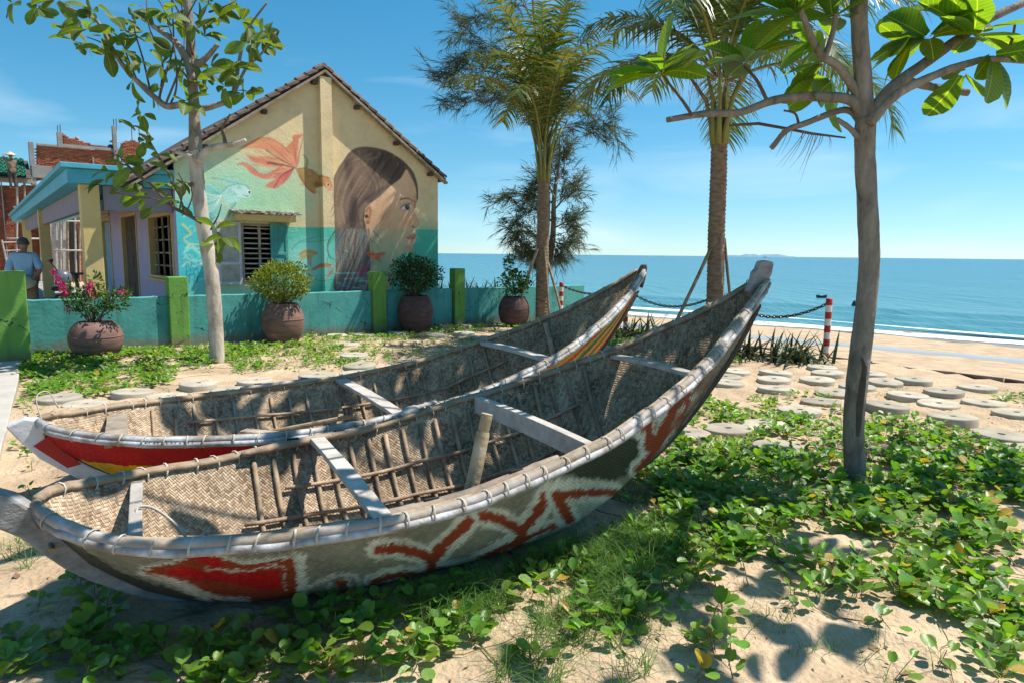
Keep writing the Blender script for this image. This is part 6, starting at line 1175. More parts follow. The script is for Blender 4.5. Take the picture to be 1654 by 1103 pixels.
def creeper(name, label_regions, size, hgt, clumpk, thr):
    vs, fs, sv_, sf_ = [], [], [], []; heads = 0
    for P, dens, sc in label_regions:
        P = gpoly(P) if not isinstance(P, np.ndarray) else P; x0, y0 = P.min(0); x1, y1 = P.max(0); n = int((x1-x0)*(y1-y0)*dens)
        X = rng.uniform(x0, x1, n); Y = rng.uniform(y0, y1, n)
        for x, y in zip(X, Y):
            if not inside(P, x, y) or hullfoot(x, y): continue
            if noise.noise((x*clumpk, y*clumpk, 11))+.5*noise.noise((x*clumpk*2.7, y*clumpk*2.7, 4)) < thr+rng.normal(0, .10): continue
            if any((x-a)**2+(y-b_)**2 < r_*r_ and rng.random() < .95 for a, b_, r_ in keepout): continue
            z = gz(x, y); nl = int(rng.integers(3, 8)); hh = hgt*rng.uniform(.5, 1.3)*sc; a0 = rng.uniform(0, 6.28); tx, ty = rng.normal(0, .3, 2)*hh; lz = size*sc*rng.uniform(.75, 1.1)
            k = len(sv_); w_ = .0024; sv_ += [(x-w_, y, z-.01), (x+w_, y, z-.01), (x+tx+w_, y+ty, z+hh*.8), (x+tx-w_, y+ty, z+hh*.8)]; sf_.append((k, k+1, k+2, k+3))
            for j in range(nl):
                f_ = (j+1)/nl; a = a0+j*2.4+rng.normal(0, .3); q = (x+tx*f_, y+ty*f_, z+hh*.8*f_*rng.uniform(.55, 1)); pl = lz*(.9-.55*f_)*rng.uniform(.6, 1.3); up = rng.uniform(.25, 1.0); p = (q[0]+math.cos(a)*pl, q[1]+math.sin(a)*pl, max(q[2]+pl*up*.7, z+.012))
                k = len(sv_); w_ = .0017; sx, sy = -math.sin(a)*w_, math.cos(a)*w_; sv_ += [(q[0]-sx, q[1]-sy, q[2]), (q[0]+sx, q[1]+sy, q[2]), (p[0]+sx, p[1]+sy, p[2]), (p[0]-sx, p[1]-sy, p[2])]; sf_.append((k, k+1, k+2, k+3))
                creeper_leaf(vs, fs, p, a+rng.normal(0, .5), rng.normal(.25+.5*f_*rng.random(), .33), lz*rng.uniform(.62, 1.08)*(.8+.2*(1-f_)), rng.uniform(.08, .8))
    # runners
    for i in range(int(len(vs)/12*.028)):
        q = vs[12*int(rng.integers(0, len(vs)//12))]; a = rng.uniform(0, 6.28); x, y = q[0], q[1]; P = []
        for s_ in range(10): P.append((x, y, gz(x, y)+.012)); a += rng.normal(0, .35); x += math.cos(a)*.09; y += math.sin(a)*.09
        for (xa, ya, za), (xb, yb, zb) in zip(P, P[1:]): k = len(sv_); sv_ += [(xa-.003, ya-.003, za), (xa+.003, ya+.003, za+.004), (xb+.003, yb+.003, zb+.004), (xb-.003, yb-.003, zb)]; sf_.append((k, k+1, k+2, k+3))
    mb = MB(); mb.add(vs, fs); mb.smooth = False; k = len(mb.v); mb.cur = 1; mb.add(sv_, sf_)
    me = mb.mesh(name, mats=(M_creeper, M_stemg)); me.polygons.foreach_set('use_smooth', [True]*len(me.polygons)); return tag(link(name, me), kind='stuff')
# ------------------------------------------------------------------ stepping discs (old millstone-like concrete rounds)
DISC = []
for k in range(5):
    mb = MB(); r_ = .226; n = 36; jt = [1+.012*noise.noise((math.cos(a)*2, math.sin(a)*2, k*9)) for a in np.linspace(0, 2*math.pi, n, endpoint=False)]
    prof = [(r_, -.10), (r_*1.005, .048), (r_*.985, .060), (r_*.955, .063), (.5*r_, .064+.001*k), (.036, .063), (.033, .058), (.032, .02)]
    for pr, pz in prof: mb.v += [(pr*jt[j]*math.cos(2*math.pi*j/n), pr*jt[j]*math.sin(2*math.pi*j/n), pz) for j in range(n)]
    for i in range(len(prof)-1):
        for j in range(n): mb.f.append((i*n+j, i*n+(j+1) % n, (i+1)*n+(j+1) % n, (i+1)*n+j)); mb.mi.append(0)
    mb.f.append(tuple((len(prof)-1)*n+j for j in range(n))); mb.mi.append(0); me = mb.mesh('stepping_disc', mats=(M_conc,)); fixn(me, 50); DISC.append(me)
G1, G2, G3 = 'concrete discs in the sand on the seaward side', 'concrete discs between the rear boat and the creeper', 'concrete discs along the garden wall'
DL = [
 (1187, 597, 0, 'concrete disc against the olive stern, farthest of the discs there', G1), (1174, 616, 0, 'concrete disc against the olive stern, nearest of the stacked-looking pair', G1), (1172, 606, -.02, 'thin disc edge peeping out between two discs beside the olive stern', G1),
 (1253, 599, 0, 'back disc of three in line below the wide sword-leaved plant', G1), (1250, 611, 0, 'middle disc of three in line below the wide sword-leaved plant', G1), (1254, 625, .01, 'front disc of three in line below the wide sword-leaved plant', G1),
 (1328, 590, 0, 'concrete disc closest to the foot of the nearest striped post', G1), (1337, 601, .01, 'second concrete disc out from the nearest striped post', G1), (1320, 610, .01, 'third concrete disc out from the nearest striped post', G1),
 (1349, 633, 0, 'disc touching the left edge of the slim trunk, farther one', G1), (1326, 647, 0, 'large disc left of the slim trunk with creeper at its rim', G1), (1385, 623, 0, 'disc partly hidden behind the slim trunk', G1),
 (1405, 601, 0, 'farthest disc showing just right of the slim trunk', G1), (1429, 614, .01, 'broad disc right of the slim trunk, second from the terrace edge', G1), (1476, 610, .02, 'disc nearest the terrace edge, right of the slim trunk', G1),
 (1466, 636, .01, 'disc in the middle row, second to the right of the slim trunk', G1), (1525, 629, .02, 'clean-edged disc midway between trunk and picture edge, middle row', G1), (1579, 624, .0, 'disc farthest right along the terrace edge', G1),
 (1432, 653, .03, 'thick disc with shadowed edge immediately right of the slim trunk', G1), (1516, 652, -.02, 'low disc sunk in sand right of the thick shadowed disc', G1), (1590, 650, -.02, 'sunken disc in the right-hand row, second from picture edge', G1),
 (1539, 673, .01, 'tilted disc standing clear on open sand, front row centre', G1), (1642, 666, -.01, 'disc cut by the right picture edge, farther one', G1), (1617, 699, .02, 'largest disc, in the nearest row at far right', G1), (1668, 722, 0, 'corner of a disc cut by the right picture edge, nearest one', G1),
 (1176, 689, 0, 'sunlit disc among creeper, left of the pair beside the olive hull', G1), (1233, 681, .0, 'sunlit disc among creeper, right of the pair beside the olive hull', G1), (1110, 695, .0, 'disc half hidden by the olive hull', G1), (1258, 722, -.02, 'disc buried to its face in shaded creeper left of the slim trunk', G1), (1292, 660, -.01, 'disc with creeper grown over it, left of the large rimmed disc', G1),
 (95, 637, .02, 'disc at the left end of the row, next to the path', G2), (213, 629, .01, 'second disc of the row from the path', G2), (320, 618, .02, 'third disc of the row from the path', G2), (412, 611, .02, 'fourth disc of the row from the path', G2),
 (137, 652, -.045, 'sunken disc nearest the path, just behind the red bow', G2), (270, 641, -.045, 'sunken disc right behind the rear boat rail, below the second disc', G2), (374, 629, -.045, 'sunken disc behind the rear boat rail, below the third disc', G2), (511, 605, .02, 'thick-edged disc standing alone behind the rear boat', G2),
 (572, 573, .03, 'back disc of three stepping down to the rear boat', G2), (581, 588, .03, 'middle disc of three stepping down to the rear boat', G2), (575, 602, .02, 'front disc of three stepping down to the rear boat', G2),
 (558, 533, 0, 'disc near the wall foot, farthest left of the wall row', G3), (543, 541, 0, 'disc in front of the leftmost disc of the wall row', G3), (588, 540, 0, 'disc just left of the middle green post foot, front one', G3), (602, 532, 0, 'disc at the foot of the middle green post', G3), (643, 537, 0, 'disc just left of the plum-coloured jar', G3), (703, 541, 0, 'disc just right of the plum-coloured jar', G3), (560, 557, -.02, 'sunken disc set apart in the sand, left of the wall row', G3),
 (750, 537, .02, 'shaded disc below the last green post', G3), (776, 544, 0, 'pale disc nearest the rear boat rail, wall row', G3), (713, 526, 0, 'thin disc at the wall between jar and last green post', G3), (747, 527, 0, 'thin disc at the foot of the last green post', G3), (766, 523, 0, 'thin disc at the wall, right of the last green post', G3)]
for i, (x, y, dz, lab, g_) in enumerate(DL):
    p = at_z(x, y, .05+dz); p[2] = gz(p[0], p[1])*.6+dz*.8-.010
    o = inst('stepping_disc', DISC[i % 5], None, Matrix.Translation(Vector(p)) @ Matrix.Rotation(rng.normal(0, .025), 4, 'X') @ Matrix.Rotation(rng.normal(0, .025), 4, 'Y') @ Matrix.Rotation(rng.uniform(0, 6.28), 4, 'Z') @ Matrix.Diagonal((rng.uniform(.96, 1.04), rng.uniform(.96, 1.04), 1, 1)))
    tag(o, lab, 'stepping stone', g_); keepout.append((p[0], p[1], .25))
# ------------------------------------------------------------------ creeper, grass, litter
A_big = [([(1035, 765), (1085, 720), (1250, 735), (1400, 750), (1670, 740), (1670, 1080), (1600, 1030), (1500, 985), (1400, 975), (1320, 955), (1230, 915), (1130, 880), (1050, 850)], 100, 1.05),
 ([(1120, 650), (1240, 655), (1350, 675), (1390, 720), (1400, 770), (1050, 780), (1085, 715)], 60, .9), ([(1390, 690), (1480, 680), (1670, 735), (1670, 830), (1390, 820)], 85, .95),
 ([(1180, 640), (1240, 620), (1380, 650), (1380, 690), (1150, 690)], 18, .8), ([(1600, 640), (1670, 635), (1670, 655), (1610, 655)], 50, .8)]
keepout += [(2.58, 4.95, .12)]
creeper('ground_cover', A_big, .088, .11, 1.3, -.30)
A_near = [([(50, 985), (160, 930), (330, 960), (480, 965), (640, 945), (640, 1010), (420, 1110), (-60, 1110), (20, 1040)], 175, 1.05), ([(640, 945), (960, 830), (1080, 830), (1200, 900), (1100, 990), (980, 960), (820, 1000), (700, 1110), (420, 1110), (640, 1010)], 60, 1.0), ([(960, 780), (1040, 740), (1100, 800), (1100, 900), (960, 900)], 130, 1.0), ([(1040, 960), (1180, 930), (1250, 1000), (1100, 1110), (800, 1110), (900, 1020)], 34, 1.05), ([(1200, 900), (1500, 930), (1670, 1060), (1670, 1110), (1100, 1110)], 9, .95), ([(1150, 980), (1330, 980), (1300, 1110), (1080, 1110)], 14, .95), ([(1540, 940), (1670, 1000), (1670, 1110), (1560, 1110)], 50, 1.05)]
creeper('ground_cover', A_near, .082, .11, 1.7, -.32)
A_wall = [([(25, 600), (60, 575), (130, 572), (330, 562), (425, 558), (435, 575), (330, 592), (300, 605), (240, 632), (150, 640), (60, 648)], 90, .95), ([(300, 590), (420, 562), (520, 552), (600, 570), (560, 600), (450, 600), (330, 610)], 40, .8), ([(420, 556), (500, 535), (640, 523), (760, 515), (860, 508), (900, 520), (840, 533), (700, 545), (560, 556), (480, 566)], 42, .85), ([(480, 566), (700, 540), (800, 550), (720, 575), (560, 600)], 22, .7), ([(40, 650), (110, 720), (80, 760), (20, 740)], 40, .7), ([(1130, 560), (1200, 585), (1150, 605), (1120, 590)], 70, .8), ([(1000, 530), (1100, 540), (1060, 570), (980, 560)], 60, .8), ([(30, 740), (110, 745), (90, 800), (20, 800)], 12, .8)]
creeper('ground_cover', A_wall, .085, .11, 1.5, -.28)
def grass(regions, L_, thr):
    vs, fs = [], []
    for P, dens, k_ in regions:
        P = gpoly(P); x0, y0 = P.min(0); x1, y1 = P.max(0); n = int((x1-x0)*(y1-y0)*dens)
        for x, y in zip(rng.uniform(x0, x1, n), rng.uniform(y0, y1, n)):
            if not inside(P, x, y) or hullfoot(x, y) or noise.noise((x*3.2, y*3.2, 30)) < thr+rng.normal(0, .12): continue
            z = gz(x, y)-.01
            for _ in range(int(rng.integers(3, 7))):
                a = rng.uniform(0, 6.28); l_ = L_*k_*rng.uniform(.4, 1.3); w_ = .0022; e_ = rng.uniform(.5, 1.35); bx, by = x+rng.normal(0, .012), y+rng.normal(0, .012); q = [(0, 0), (.4*l_*math.cos(e_), .4*l_*math.sin(e_)), (.8*l_*math.cos(e_*.75), .75*l_*math.sin(e_*.8)), (1.05*l_*math.cos(e_*.5), .85*l_*math.sin(e_*.65))]; k = len(vs); sx, sy = -math.sin(a), math.cos(a)
                for i, (h_, v_) in enumerate(q): ww = w_*(1-i/3.3); vs += [(bx+h_*math.cos(a)-sx*ww, by+h_*math.sin(a)-sy*ww, z+v_), (bx+h_*math.cos(a)+sx*ww, by+h_*math.sin(a)+sy*ww, z+v_)]
                fs += [(k+2*i, k+2*i+1, k+2*i+3, k+2*i+2) for i in range(3)]
    mb = MB(); mb.add(vs, fs); return tag(link('grass', mb.mesh('grass', mats=(M_grass,))), kind='stuff')
grass([([(640, 960), (820, 890), (960, 840), (1090, 860), (1110, 960), (1000, 1010), (900, 960), (760, 1010), (660, 1060)], 1500, 1.15), ([(960, 780), (1040, 740), (1060, 860), (960, 880)], 500, 1.0), ([(900, 960), (1040, 960), (1060, 1110), (780, 1110)], 800, .85), ([(1040, 960), (1340, 960), (1670, 1110), (1040, 1110)], 55, .7), ([(0, 880), (60, 840), (60, 940), (0, 950)], 200, .9), ([(40, 640), (120, 640), (110, 800), (20, 800)], 30, .6), ([(1400, 620), (1480, 615), (1480, 660), (1400, 660)], 40, .5), ([(440, 560), (800, 530), (800, 570), (560, 610), (440, 600)], 40, .5), ([(300, 985), (640, 975), (660, 1110), (300, 1110)], 60, .8)], .19, -.14)
mb = MB(); rd = random.Random(3)
for i in range(2600):                                # twigs, dead leaf bits and pebbles on the sand
    x, y = rd.uniform(-3.5, 6.5), abs(rd.gauss(0, 1))*3.5+2.0
    if hullfoot(x, y): continue
    z = gz(x, y)+.004; a = rd.uniform(0, 6.28); l_ = rd.uniform(.008, .04) if i % 14 else rd.uniform(.05, .11); w_ = l_*rd.uniform(.08, .5); d = V(math.cos(a), math.sin(a), rd.uniform(-.1, .25)); s_ = V(-math.sin(a), math.cos(a), rd.uniform(-.3, .3))*w_*.5; p = V(x, y, z); mb.add([p-d*l_*.5-s_*.4, p-s_, p+d*l_*.5, p+s_+V(0, 0, .004)], [(0, 1, 2, 3)])
tag(link('leaf_litter', mb.mesh('leaf_litter', mats=(mat('dead_leaf', [(.12, .075, .04), (.24, .16, .085)], 20, .9, 0, island=.4),))), kind='stuff')
# pale pink flowers by the trunk
c = at_z(1395, 752); c[2] = 0; fl = thing('pink_flower', 'small pink-flowered plant at the foot of the slim tree', 'flower', c)
stems(fl, c, [c+V(rng.normal(0, .08), rng.normal(0, .06), rng.uniform(.06, .16)) for _ in range(12)], .003, M_stemg)
for i in range(16): p = c+V(rng.normal(0, .10), rng.normal(0, .07), rng.uniform(.07, .19)); blob_leaves('blossom', p, .016, .016, .012, 12, .022, M_pink, fl, i, .2)
# ------------------------------------------------------------------ striped posts and chain
def striped(p, h_, nb, lab, r_=.052):
    root = thing('striped_post', lab, 'bollard', p, 'red and white striped chain posts')
    for i in range(nb):
        mb = MB(); z0, z1 = p[2]-(.25 if i == 0 else 0)+h_*i/nb, p[2]+h_*(i+1)/nb; rr = r_*(1 if (nb-1-i) % 2 == 0 else .985); top = i == nb-1
        mb.lathe((p[0], p[1], 0), [(rr, z0), (rr, z1-(.012 if top else 0))]+([(rr*.82, z1), (.001, z1+.003)] if top else []), 24); part('band', mb, M_red if (nb-1-i) % 2 == 0 else M_whitep, root, fix=False)
    return p+EZ*(h_*.93)
def onl(px, e1=11.36):
    d = ray(px, 500); t_ = e1/(d[:2]@E1[:2]); p = EYE+d*t_; return V(p[0], p[1], 0)
q1 = at_z(1333, 580); q2, q4, q3 = onl(1011), onl(1158), onl(906)
tops = {}
for k_, p, lab in ((1, q1, 'red and white striped post nearest, standing clear against the beach'), (4, q4, 'striped post hidden behind the taller palm trunk'), (2, q2, 'striped post behind the pointed stern of the rear boat'), (3, q3, 'farthest striped post, at the end of the garden wall')):
    p[2] = gz(p[0], p[1], False)-.0; tops[k_] = striped(p, 1.02, 9, lab)
LK = MB(); n_, m_ = 10, 5
for i in range(n_):
    for j in range(m_):
        a, b_ = 2*math.pi*i/n_, 2*math.pi*j/m_; rr = 1+.30*math.cos(b_); LK.v.append((math.cos(a)*(.5+.15*math.cos(b_))*1.25, math.sin(a)*(.30+.15*math.cos(b_)), math.sin(b_)*.15))
for i in range(n_):
    for j in range(m_): LK.f.append((i*m_+j, ((i+1) % n_)*m_+j, ((i+1) % n_)*m_+(j+1) % m_, i*m_+(j+1) % m_)); LK.mi.append(0)
LKM = LK.mesh('link', mats=(M_chain,))
def chain(a, b_, sag, lab):
    root = thing('chain', lab, 'chain', (a+b_)/2, 'chains between the striped posts'); L_ = np.linalg.norm(b_-a); n = int(L_/.066)
    P = [a+(b_-a)*t_-EZ*sag*4*t_*(1-t_) for t_ in np.linspace(0, 1, n+1)]
    for i in range(n): inst('link', LKM, root, frame((P[i]+P[i+1])/2, P[i+1]-P[i], (0, 0, 1)) @ Matrix.Rotation(math.pi/2*(i % 2)+.4, 4, 'X') @ Matrix.Scale(.072, 4))
chain(tops[1], tops[4], .33, 'sagging chain between the nearest striped post and the taller palm'); chain(tops[4], tops[2], .30, 'sagging chain between the taller palm and the rear boat stern'); chain(tops[2], tops[3], .16, 'short chain between the two farthest striped posts')
# ------------------------------------------------------------------ on the water
def vessel(px, py, Lr, lab):
    d = ray(px, py); t_ = (SEA_Z-CAM_H)/d[2]; c = EYE+d*t_; c[2] = SEA_Z; ax = RT*V(1, 1, 0); root = thing('fishing_boat', lab, 'boat', c); mb = MB(); n = 14; ax = ax/np.linalg.norm(ax); ay = np.cross(EZ, ax); rows = []
    for i in range(n+1):
        t2 = -1+2*i/n; w_ = .20*Lr*(1-abs(t2)**2.4)+.01*Lr; zt = (.13+.11*t2*t2)*Lr; x = t2*.5*Lr
        mb.v += [tuple(c+ax*x+ay*w_+EZ*zt), tuple(c+ax*x*.93+ay*w_*.6-EZ*.1), tuple(c+ax*x*.93-ay*w_*.6-EZ*.1), tuple(c+ax*x-ay*w_+EZ*zt), tuple(c+ax*x*.93-ay*w_*.8+EZ*zt*.45), tuple(c+ax*x*.93+ay*w_*.8+EZ*zt*.45)]
    for i in range(n):
        for j in range(6): mb.f.append((i*6+j, i*6+(j+1) % 6, (i+1)*6+(j+1) % 6, (i+1)*6+j)); mb.mi.append(0)
    part('hull', mb, M_black, root); return root, c, ax
v_, c, ax = vessel(1327, 480.5, 1.1, 'small dark boat floating just off the beach'); mb = MB(); mb.beam(c+ax*.12+EZ*.12-np.cross(EZ, ax)*.19, c+ax*.12+EZ*.12+np.cross(EZ, ax)*.19, .1, .03); part('thwart', mb, M_wood, v_); mb = MB(); mb.tube([c-ax*.25+EZ*.15, c-ax*.27+EZ*.38], .02, 6); part('outboard_post', mb, M_dark, v_)
vessel(1236, 416.5, 14, 'tiny dark boat near the horizon above the olive stern')
c = EYE+ray(1380, 495.5)*((SEA_Z-CAM_H)/ray(1380, 495.5)[2]); mb = MB(); mb.tube([c-EZ*.2, c+EZ*.05, c+EZ*.22, c+EZ*.42, c+EZ*.52], [.14, .24, .20, .12, .02], 12); single('mooring_buoy', mb, M_black, 'dark float in the water just left of the slim trunk', 'buoy', loc=c)
isl = MB(); c = V(2900, 8000, SEA_Z-4); n = 40
for i in range(n+1):
    t_ = i/n; x = -520+1040*t_; h_ = 62*math.sin(math.pi*t_)**.8*(.55+.45*noise.noise((t_*5, 0, 3))+.25*noise.noise((t_*13, 1, 3))); isl.v += [(c[0]+x, c[1], c[2]), (c[0]+x, c[1]+100, c[2]+max(0, h_)), (c[0]+x, c[1]+400, c[2])]
for i in range(n): isl.f += [(3*i, 3*i+3, 3*i+4, 3*i+1), (3*i+1, 3*i+4, 3*i+5, 3*i+2)]; isl.mi += [0, 0]
struct('island_hills', isl, mat('hazed_island', [(.16, .25, .32), (.19, .28, .35)], .01, 1, 0, spec=0))  # distance haze is put into the island's blue-grey colour
# ------------------------------------------------------------------ the unfinished brick house behind the porch
BO = PL+5.2; BP = G0+E2*BO
def bp(px, py): P = on_plane(px, py, BP, NG); return (P-BP)@E1, P[2]
def bw(u_, z_, d=0.): return BP+E1*u_+EZ*z_+NG*d
bh = thing('unfinished_house', 'unfinished brick house with bare concrete posts behind the porch', 'building', bw(bp(110, 400)[0], 0))
def brickwall(poly, thick=.2, bl=.21, bhh=.075):
    q = [bp(*p) for p in poly]; us, zs = [a for a, _ in q], [b_ for _, b_ in q]; P2 = np.array(q); mb = MB(); mb.smooth = False; r_ = 0; z_ = min(zs)
    while z_ < max(zs):
        u_ = min(us)-(bl/2 if r_ % 2 else 0)
        while u_ < max(us):
            cu_, cz_ = u_+bl/2, z_+bhh/2
            if inside(P2, cu_, cz_): mb.box(bw(cu_, cz_, .02+random.uniform(-.012, .012)), (bl-.014, thick*.5, bhh-.014), E1)
            u_ += bl
        z_ += bhh; r_ += 1
    o = part('brickwork', mb, M_brick, bh, fix=False, kind='stuff'); mb = MB(); mb.smooth = False; mb.prism([bw(a, b_-.03, -.02) for a, b_ in q], E2*thick); part('mortar_bed', mb, M_mortar, bh)
brickwall([(59, 233), (150, 243), (150, 272), (59, 292)]); brickwall([(100, 213), (110, 222), (150, 234), (188, 240), (189, 272), (148, 272), (148, 243), (100, 237)]); brickwall([(196, 232), (212, 226), (225, 230), (225, 262), (196, 262)])
brickwall([(-90, 300), (150, 300), (150, 478), (-90, 478)])
def bpost(x0, x1, y0, y1, d=.12, m_=M_greyc, nm='concrete_post'):
    (a, z1_), (b_, z0_) = bp(x0, y0), bp(x1, y1); mb = MB(); mb.smooth = False; mb.box(bw((a+b_)/2, (z0_+z1_)/2, d-.05), (abs(b_-a), .34, z1_-z0_), E1); return part(nm, mb, m_, bh, bevel=.015)
bpost(45, 59, 230, 300); bpost(91, 101, 214, 240); bpost(180, 190, 204, 262); bpost(59, 152, 236, 240.5, .10, M_greyc, 'ring_beam'); bpost(50, 85, 268, 290, .16); bpost(100, 196, 238, 242, .06, M_greyc, 'ring_beam'); bpost(0, 17, 290, 470, .3); bpost(-30, 52, 283, 298, .32, M_greyc, 'ring_beam'); bpost(148, 152, 255, 285, .14)
for x, y0, y1 in ((92.5, 203, 216), (96.5, 202, 216), (183, 193, 206), (187, 192, 206), (212, 205, 228), (224, 206, 230)):
    (a, z1_), (b_, z0_) = bp(x, y0), bp(x, y1); mb = MB(); mb.tube([bw(a, z0_-.2), bw(a+.01, z1_)], .02, 6); part('rebar', mb, M_dark, bh)
for i, x in enumerate((27, 38, 62, 78, 96, 108, 119, 128)):
    (a, z1_), (b_, z0_) = bp(x, 315 if i > 1 else 298), bp(x+random.uniform(-3, 3), 470); mb = MB(); mb.tube(spline([bw(a, z1_, .7), bw((a+b_)/2+random.uniform(-.06, .06), (z0_+z1_)/2, .72), bw(b_, z0_, .7)], 6), .05, 7, jit=.08); part('scaffold_pole', mb, M_pole if i % 2 else M_plank, bh, fix=False)
for y, x0, x1 in ((358, 84, 130), (386, 10, 65), (405, 84, 130), (336, 20, 62)):
    (a, z_), (b_, _) = bp(x0, y), bp(x1, y); mb = MB(); mb.tube([bw(a, z_, .82), bw(b_, z_+.02, .82)], .045, 7, jit=.08); part('scaffold_pole', mb, M_plank, bh, fix=False)
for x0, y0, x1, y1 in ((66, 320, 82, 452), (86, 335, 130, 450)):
    (a, z1_), (b_, z0_) = bp(x0, y0), bp(x1, y1); mb = MB(); mb.smooth = False; mb.box(bw((a+b_)/2, (z0_+z1_)/2, .10), (b_-a, .12, z1_-z0_), E1); part('opening_shade', mb, M_holeshade, bh)  # solid dark block, coloured as the shade inside an opening
(a, z1_), (b_, z0_) = bp(52, 310), bp(66, 470); mb = MB(); mb.smooth = False; mb.box(bw((a+b_)/2+.7, (z0_+z1_)/2, .5), (1.2, .1, z1_-z0_), E1); part('rendered_wall', mb, M_plank, bh)
# ladder
lad = thing('ladder', 'bamboo ladder leaning beside the man in the blue shirt', 'ladder', bw(bp(25, 440)[0], 0, 2.5))
def lp(px, py): P = on_plane(px, py, BP+NG*2.5, NG); return P
for a, b_ in (((3, 388), (16, 440)), ((36, 387), (45, 436))): mb = MB(); mb.tube([lp(*a), lp(b_[0]+7, b_[1]+40)], .04, 7); part('rail', mb, M_plank, lad)
for k in range(6): mb = MB(); t_ = k/5.2; mb.tube([lp(4+16*t_, 392+70*t_), lp(36.5+12*t_, 391+68*t_)], .032, 6); part('rung', mb, M_plank, lad)
# green tiled roof at the far left
gr = thing('green_roof', 'green tiled roof of the shed at the left edge', 'roof', bw(bp(20, 262)[0], bp(20, 262)[1], .6))
gA, gB = bp(-14, 252), bp(46, 254); gC = bp(-30, 286); rows_, cols_ = 7, 13
GT = MB(); GT.smooth = True
for j in range(6):
    for x_ in (0, 1): a = math.pi*j/5; GT.v.append((x_*1.0, -math.cos(a)*.5, math.sin(a)*.28+.10*(1-x_)))
for j in range(5): GT.f.append((j, j+1, 6+j+1, 6+j)); GT.mi.append(0)
GTM = GT.mesh('tile', mats=(M_gtile,)); o0 = bw(gA[0]-.4, gC[1]+.05, .95); wid, hgt_ = gB[0]-gA[0]+.4, gA[1]-gC[1]; slope_v = EZ*hgt_*.95-NG*1.6; sl = np.linalg.norm(slope_v)
nc_ = int(wid/.19); nr_ = max(4, int(sl/.33))
for r_ in range(nr_):
    for c_ in range(nc_): inst('tile', GTM, gr, frame(o0+E1*(.19*c_+.095)+slope_v*(r_/nr_), slope_v, EZ) @ Matrix.Diagonal((sl/nr_*1.15, .2, .2, 1)))
mb = MB(); mb.smooth = False; mb.prism([o0-EZ*.05, o0+E1*wid-EZ*.05, o0+E1*wid+slope_v-EZ*.05, o0+slope_v-EZ*.05], -EZ*.06); part('roof_deck', mb, M_dark, gr)
# ------------------------------------------------------------------ people
def skin_mesh(name, J, bones, mat_, parent, M_, sub=2):
    me = bpy.data.meshes.new(name); names = [k for k in J]; idx = {k: i for i, k in enumerate(names)}
    me.from_pydata([tuple(M_ @ Vector(J[k][:3])-Vector(ORG[parent.name])) for k in names], [(idx[a], idx[b_]) for a, b_ in bones], []); me.materials.append(mat_); o = link(name, me, parent)
    sk = o.modifiers.new('skin', 'SKIN'); sk.use_smooth_shade = True
    for i, k in enumerate(names): v = me.skin_vertices[0].data[i]; v.radius = (J[k][3], J[k][4] if len(J[k]) > 4 else J[k][3]); v.use_root = (i == 0)
    ss = o.modifiers.new('subsurf', 'SUBSURF'); ss.levels = sub; ss.render_levels = sub; ORG[o.name] = ORG[parent.name]; return o
def cone_hat(parent, c, r_, h_, tiltv=(0, 0, 1), name='conical_hat'):
    z = Vector(tiltv).normalized(); x = z.orthogonal().normalized(); y = z.cross(x); mb = MB(); n = 28
    for rr, hh in ((r_, 0), (r_*.97, .012), (r_*.5, h_*.55), (.012, h_)):
        mb.v += [tuple(Vector(c)+x*math.cos(2*math.pi*j/n)*rr+y*math.sin(2*math.pi*j/n)*rr+z*hh) for j in range(n)]
    mb.f = [(i*n+j, i*n+(j+1) % n, (i+1)*n+(j+1) % n, (i+1)*n+j) for i in range(3) for j in range(n)]; mb.mi = [0]*len(mb.f); return part(name, mb, M_straw, parent) if parent else mb
def person(lab, p, yaw, J, bones, shirt, trous, mats, hair=None, group=None, sub=2):
    root = thing('person', lab, 'person', p, group); M_ = Matrix.Translation(Vector(p)) @ Matrix.Rotation(yaw, 4, 'Z')
    skin_mesh('body', J, bones, M_skin, root, M_, sub)
    def sub_(keys, grow, over={}): return {k: tuple(J[k][:3])+tuple(r_+grow for r_ in (J[k][3:])) for k in keys}
    sh_ = sub_(shirt, .026); skin_mesh('shirt', sh_, [b_ for b_ in bones if b_[0] in sh_ and b_[1] in sh_], mats[0], root, M_, sub)
    tr_ = sub_(trous, .02); skin_mesh('trousers', tr_, [b_ for b_ in bones if b_[0] in tr_ and b_[1] in tr_], mats[1], root, M_, sub)
    return root, M_
STAND = dict(pel=(0, 0, .88, .125, .10), wai=(0, .0, 1.02, .115, .09), che=(0, -.01, 1.22, .135, .10), nec0=(0, -.02, 1.36, .075, .06), nec=(0, .0, 1.42, .048), chin=(0, .04, 1.49, .062, .07), hd=(0, .03, 1.56, .078, .092), top=(0, .02, 1.625, .052, .06),
  shL=(-.17, -.01, 1.32, .06), elL=(-.25, -.04, 1.06, .043), wrL=(-.22, .06, .84, .03), haL=(-.21, .09, .76, .03, .02), shR=(.17, -.01, 1.32, .06), elR=(.26, -.08, 1.07, .043), wrR=(.14, -.16, .92, .03), haR=(.06, -.19, .87, .03, .02),
  hiL=(-.09, 0, .82, .09), knL=(-.10, .02, .46, .062), anL=(-.10, -.01, .09, .042), toL=(-.11, .13, .03, .035), hiR=(.09, 0, .82, .09), knR=(.10, .02, .46, .062), anR=(.10, -.01, .09, .042), toR=(.11, .13, .03, .035))
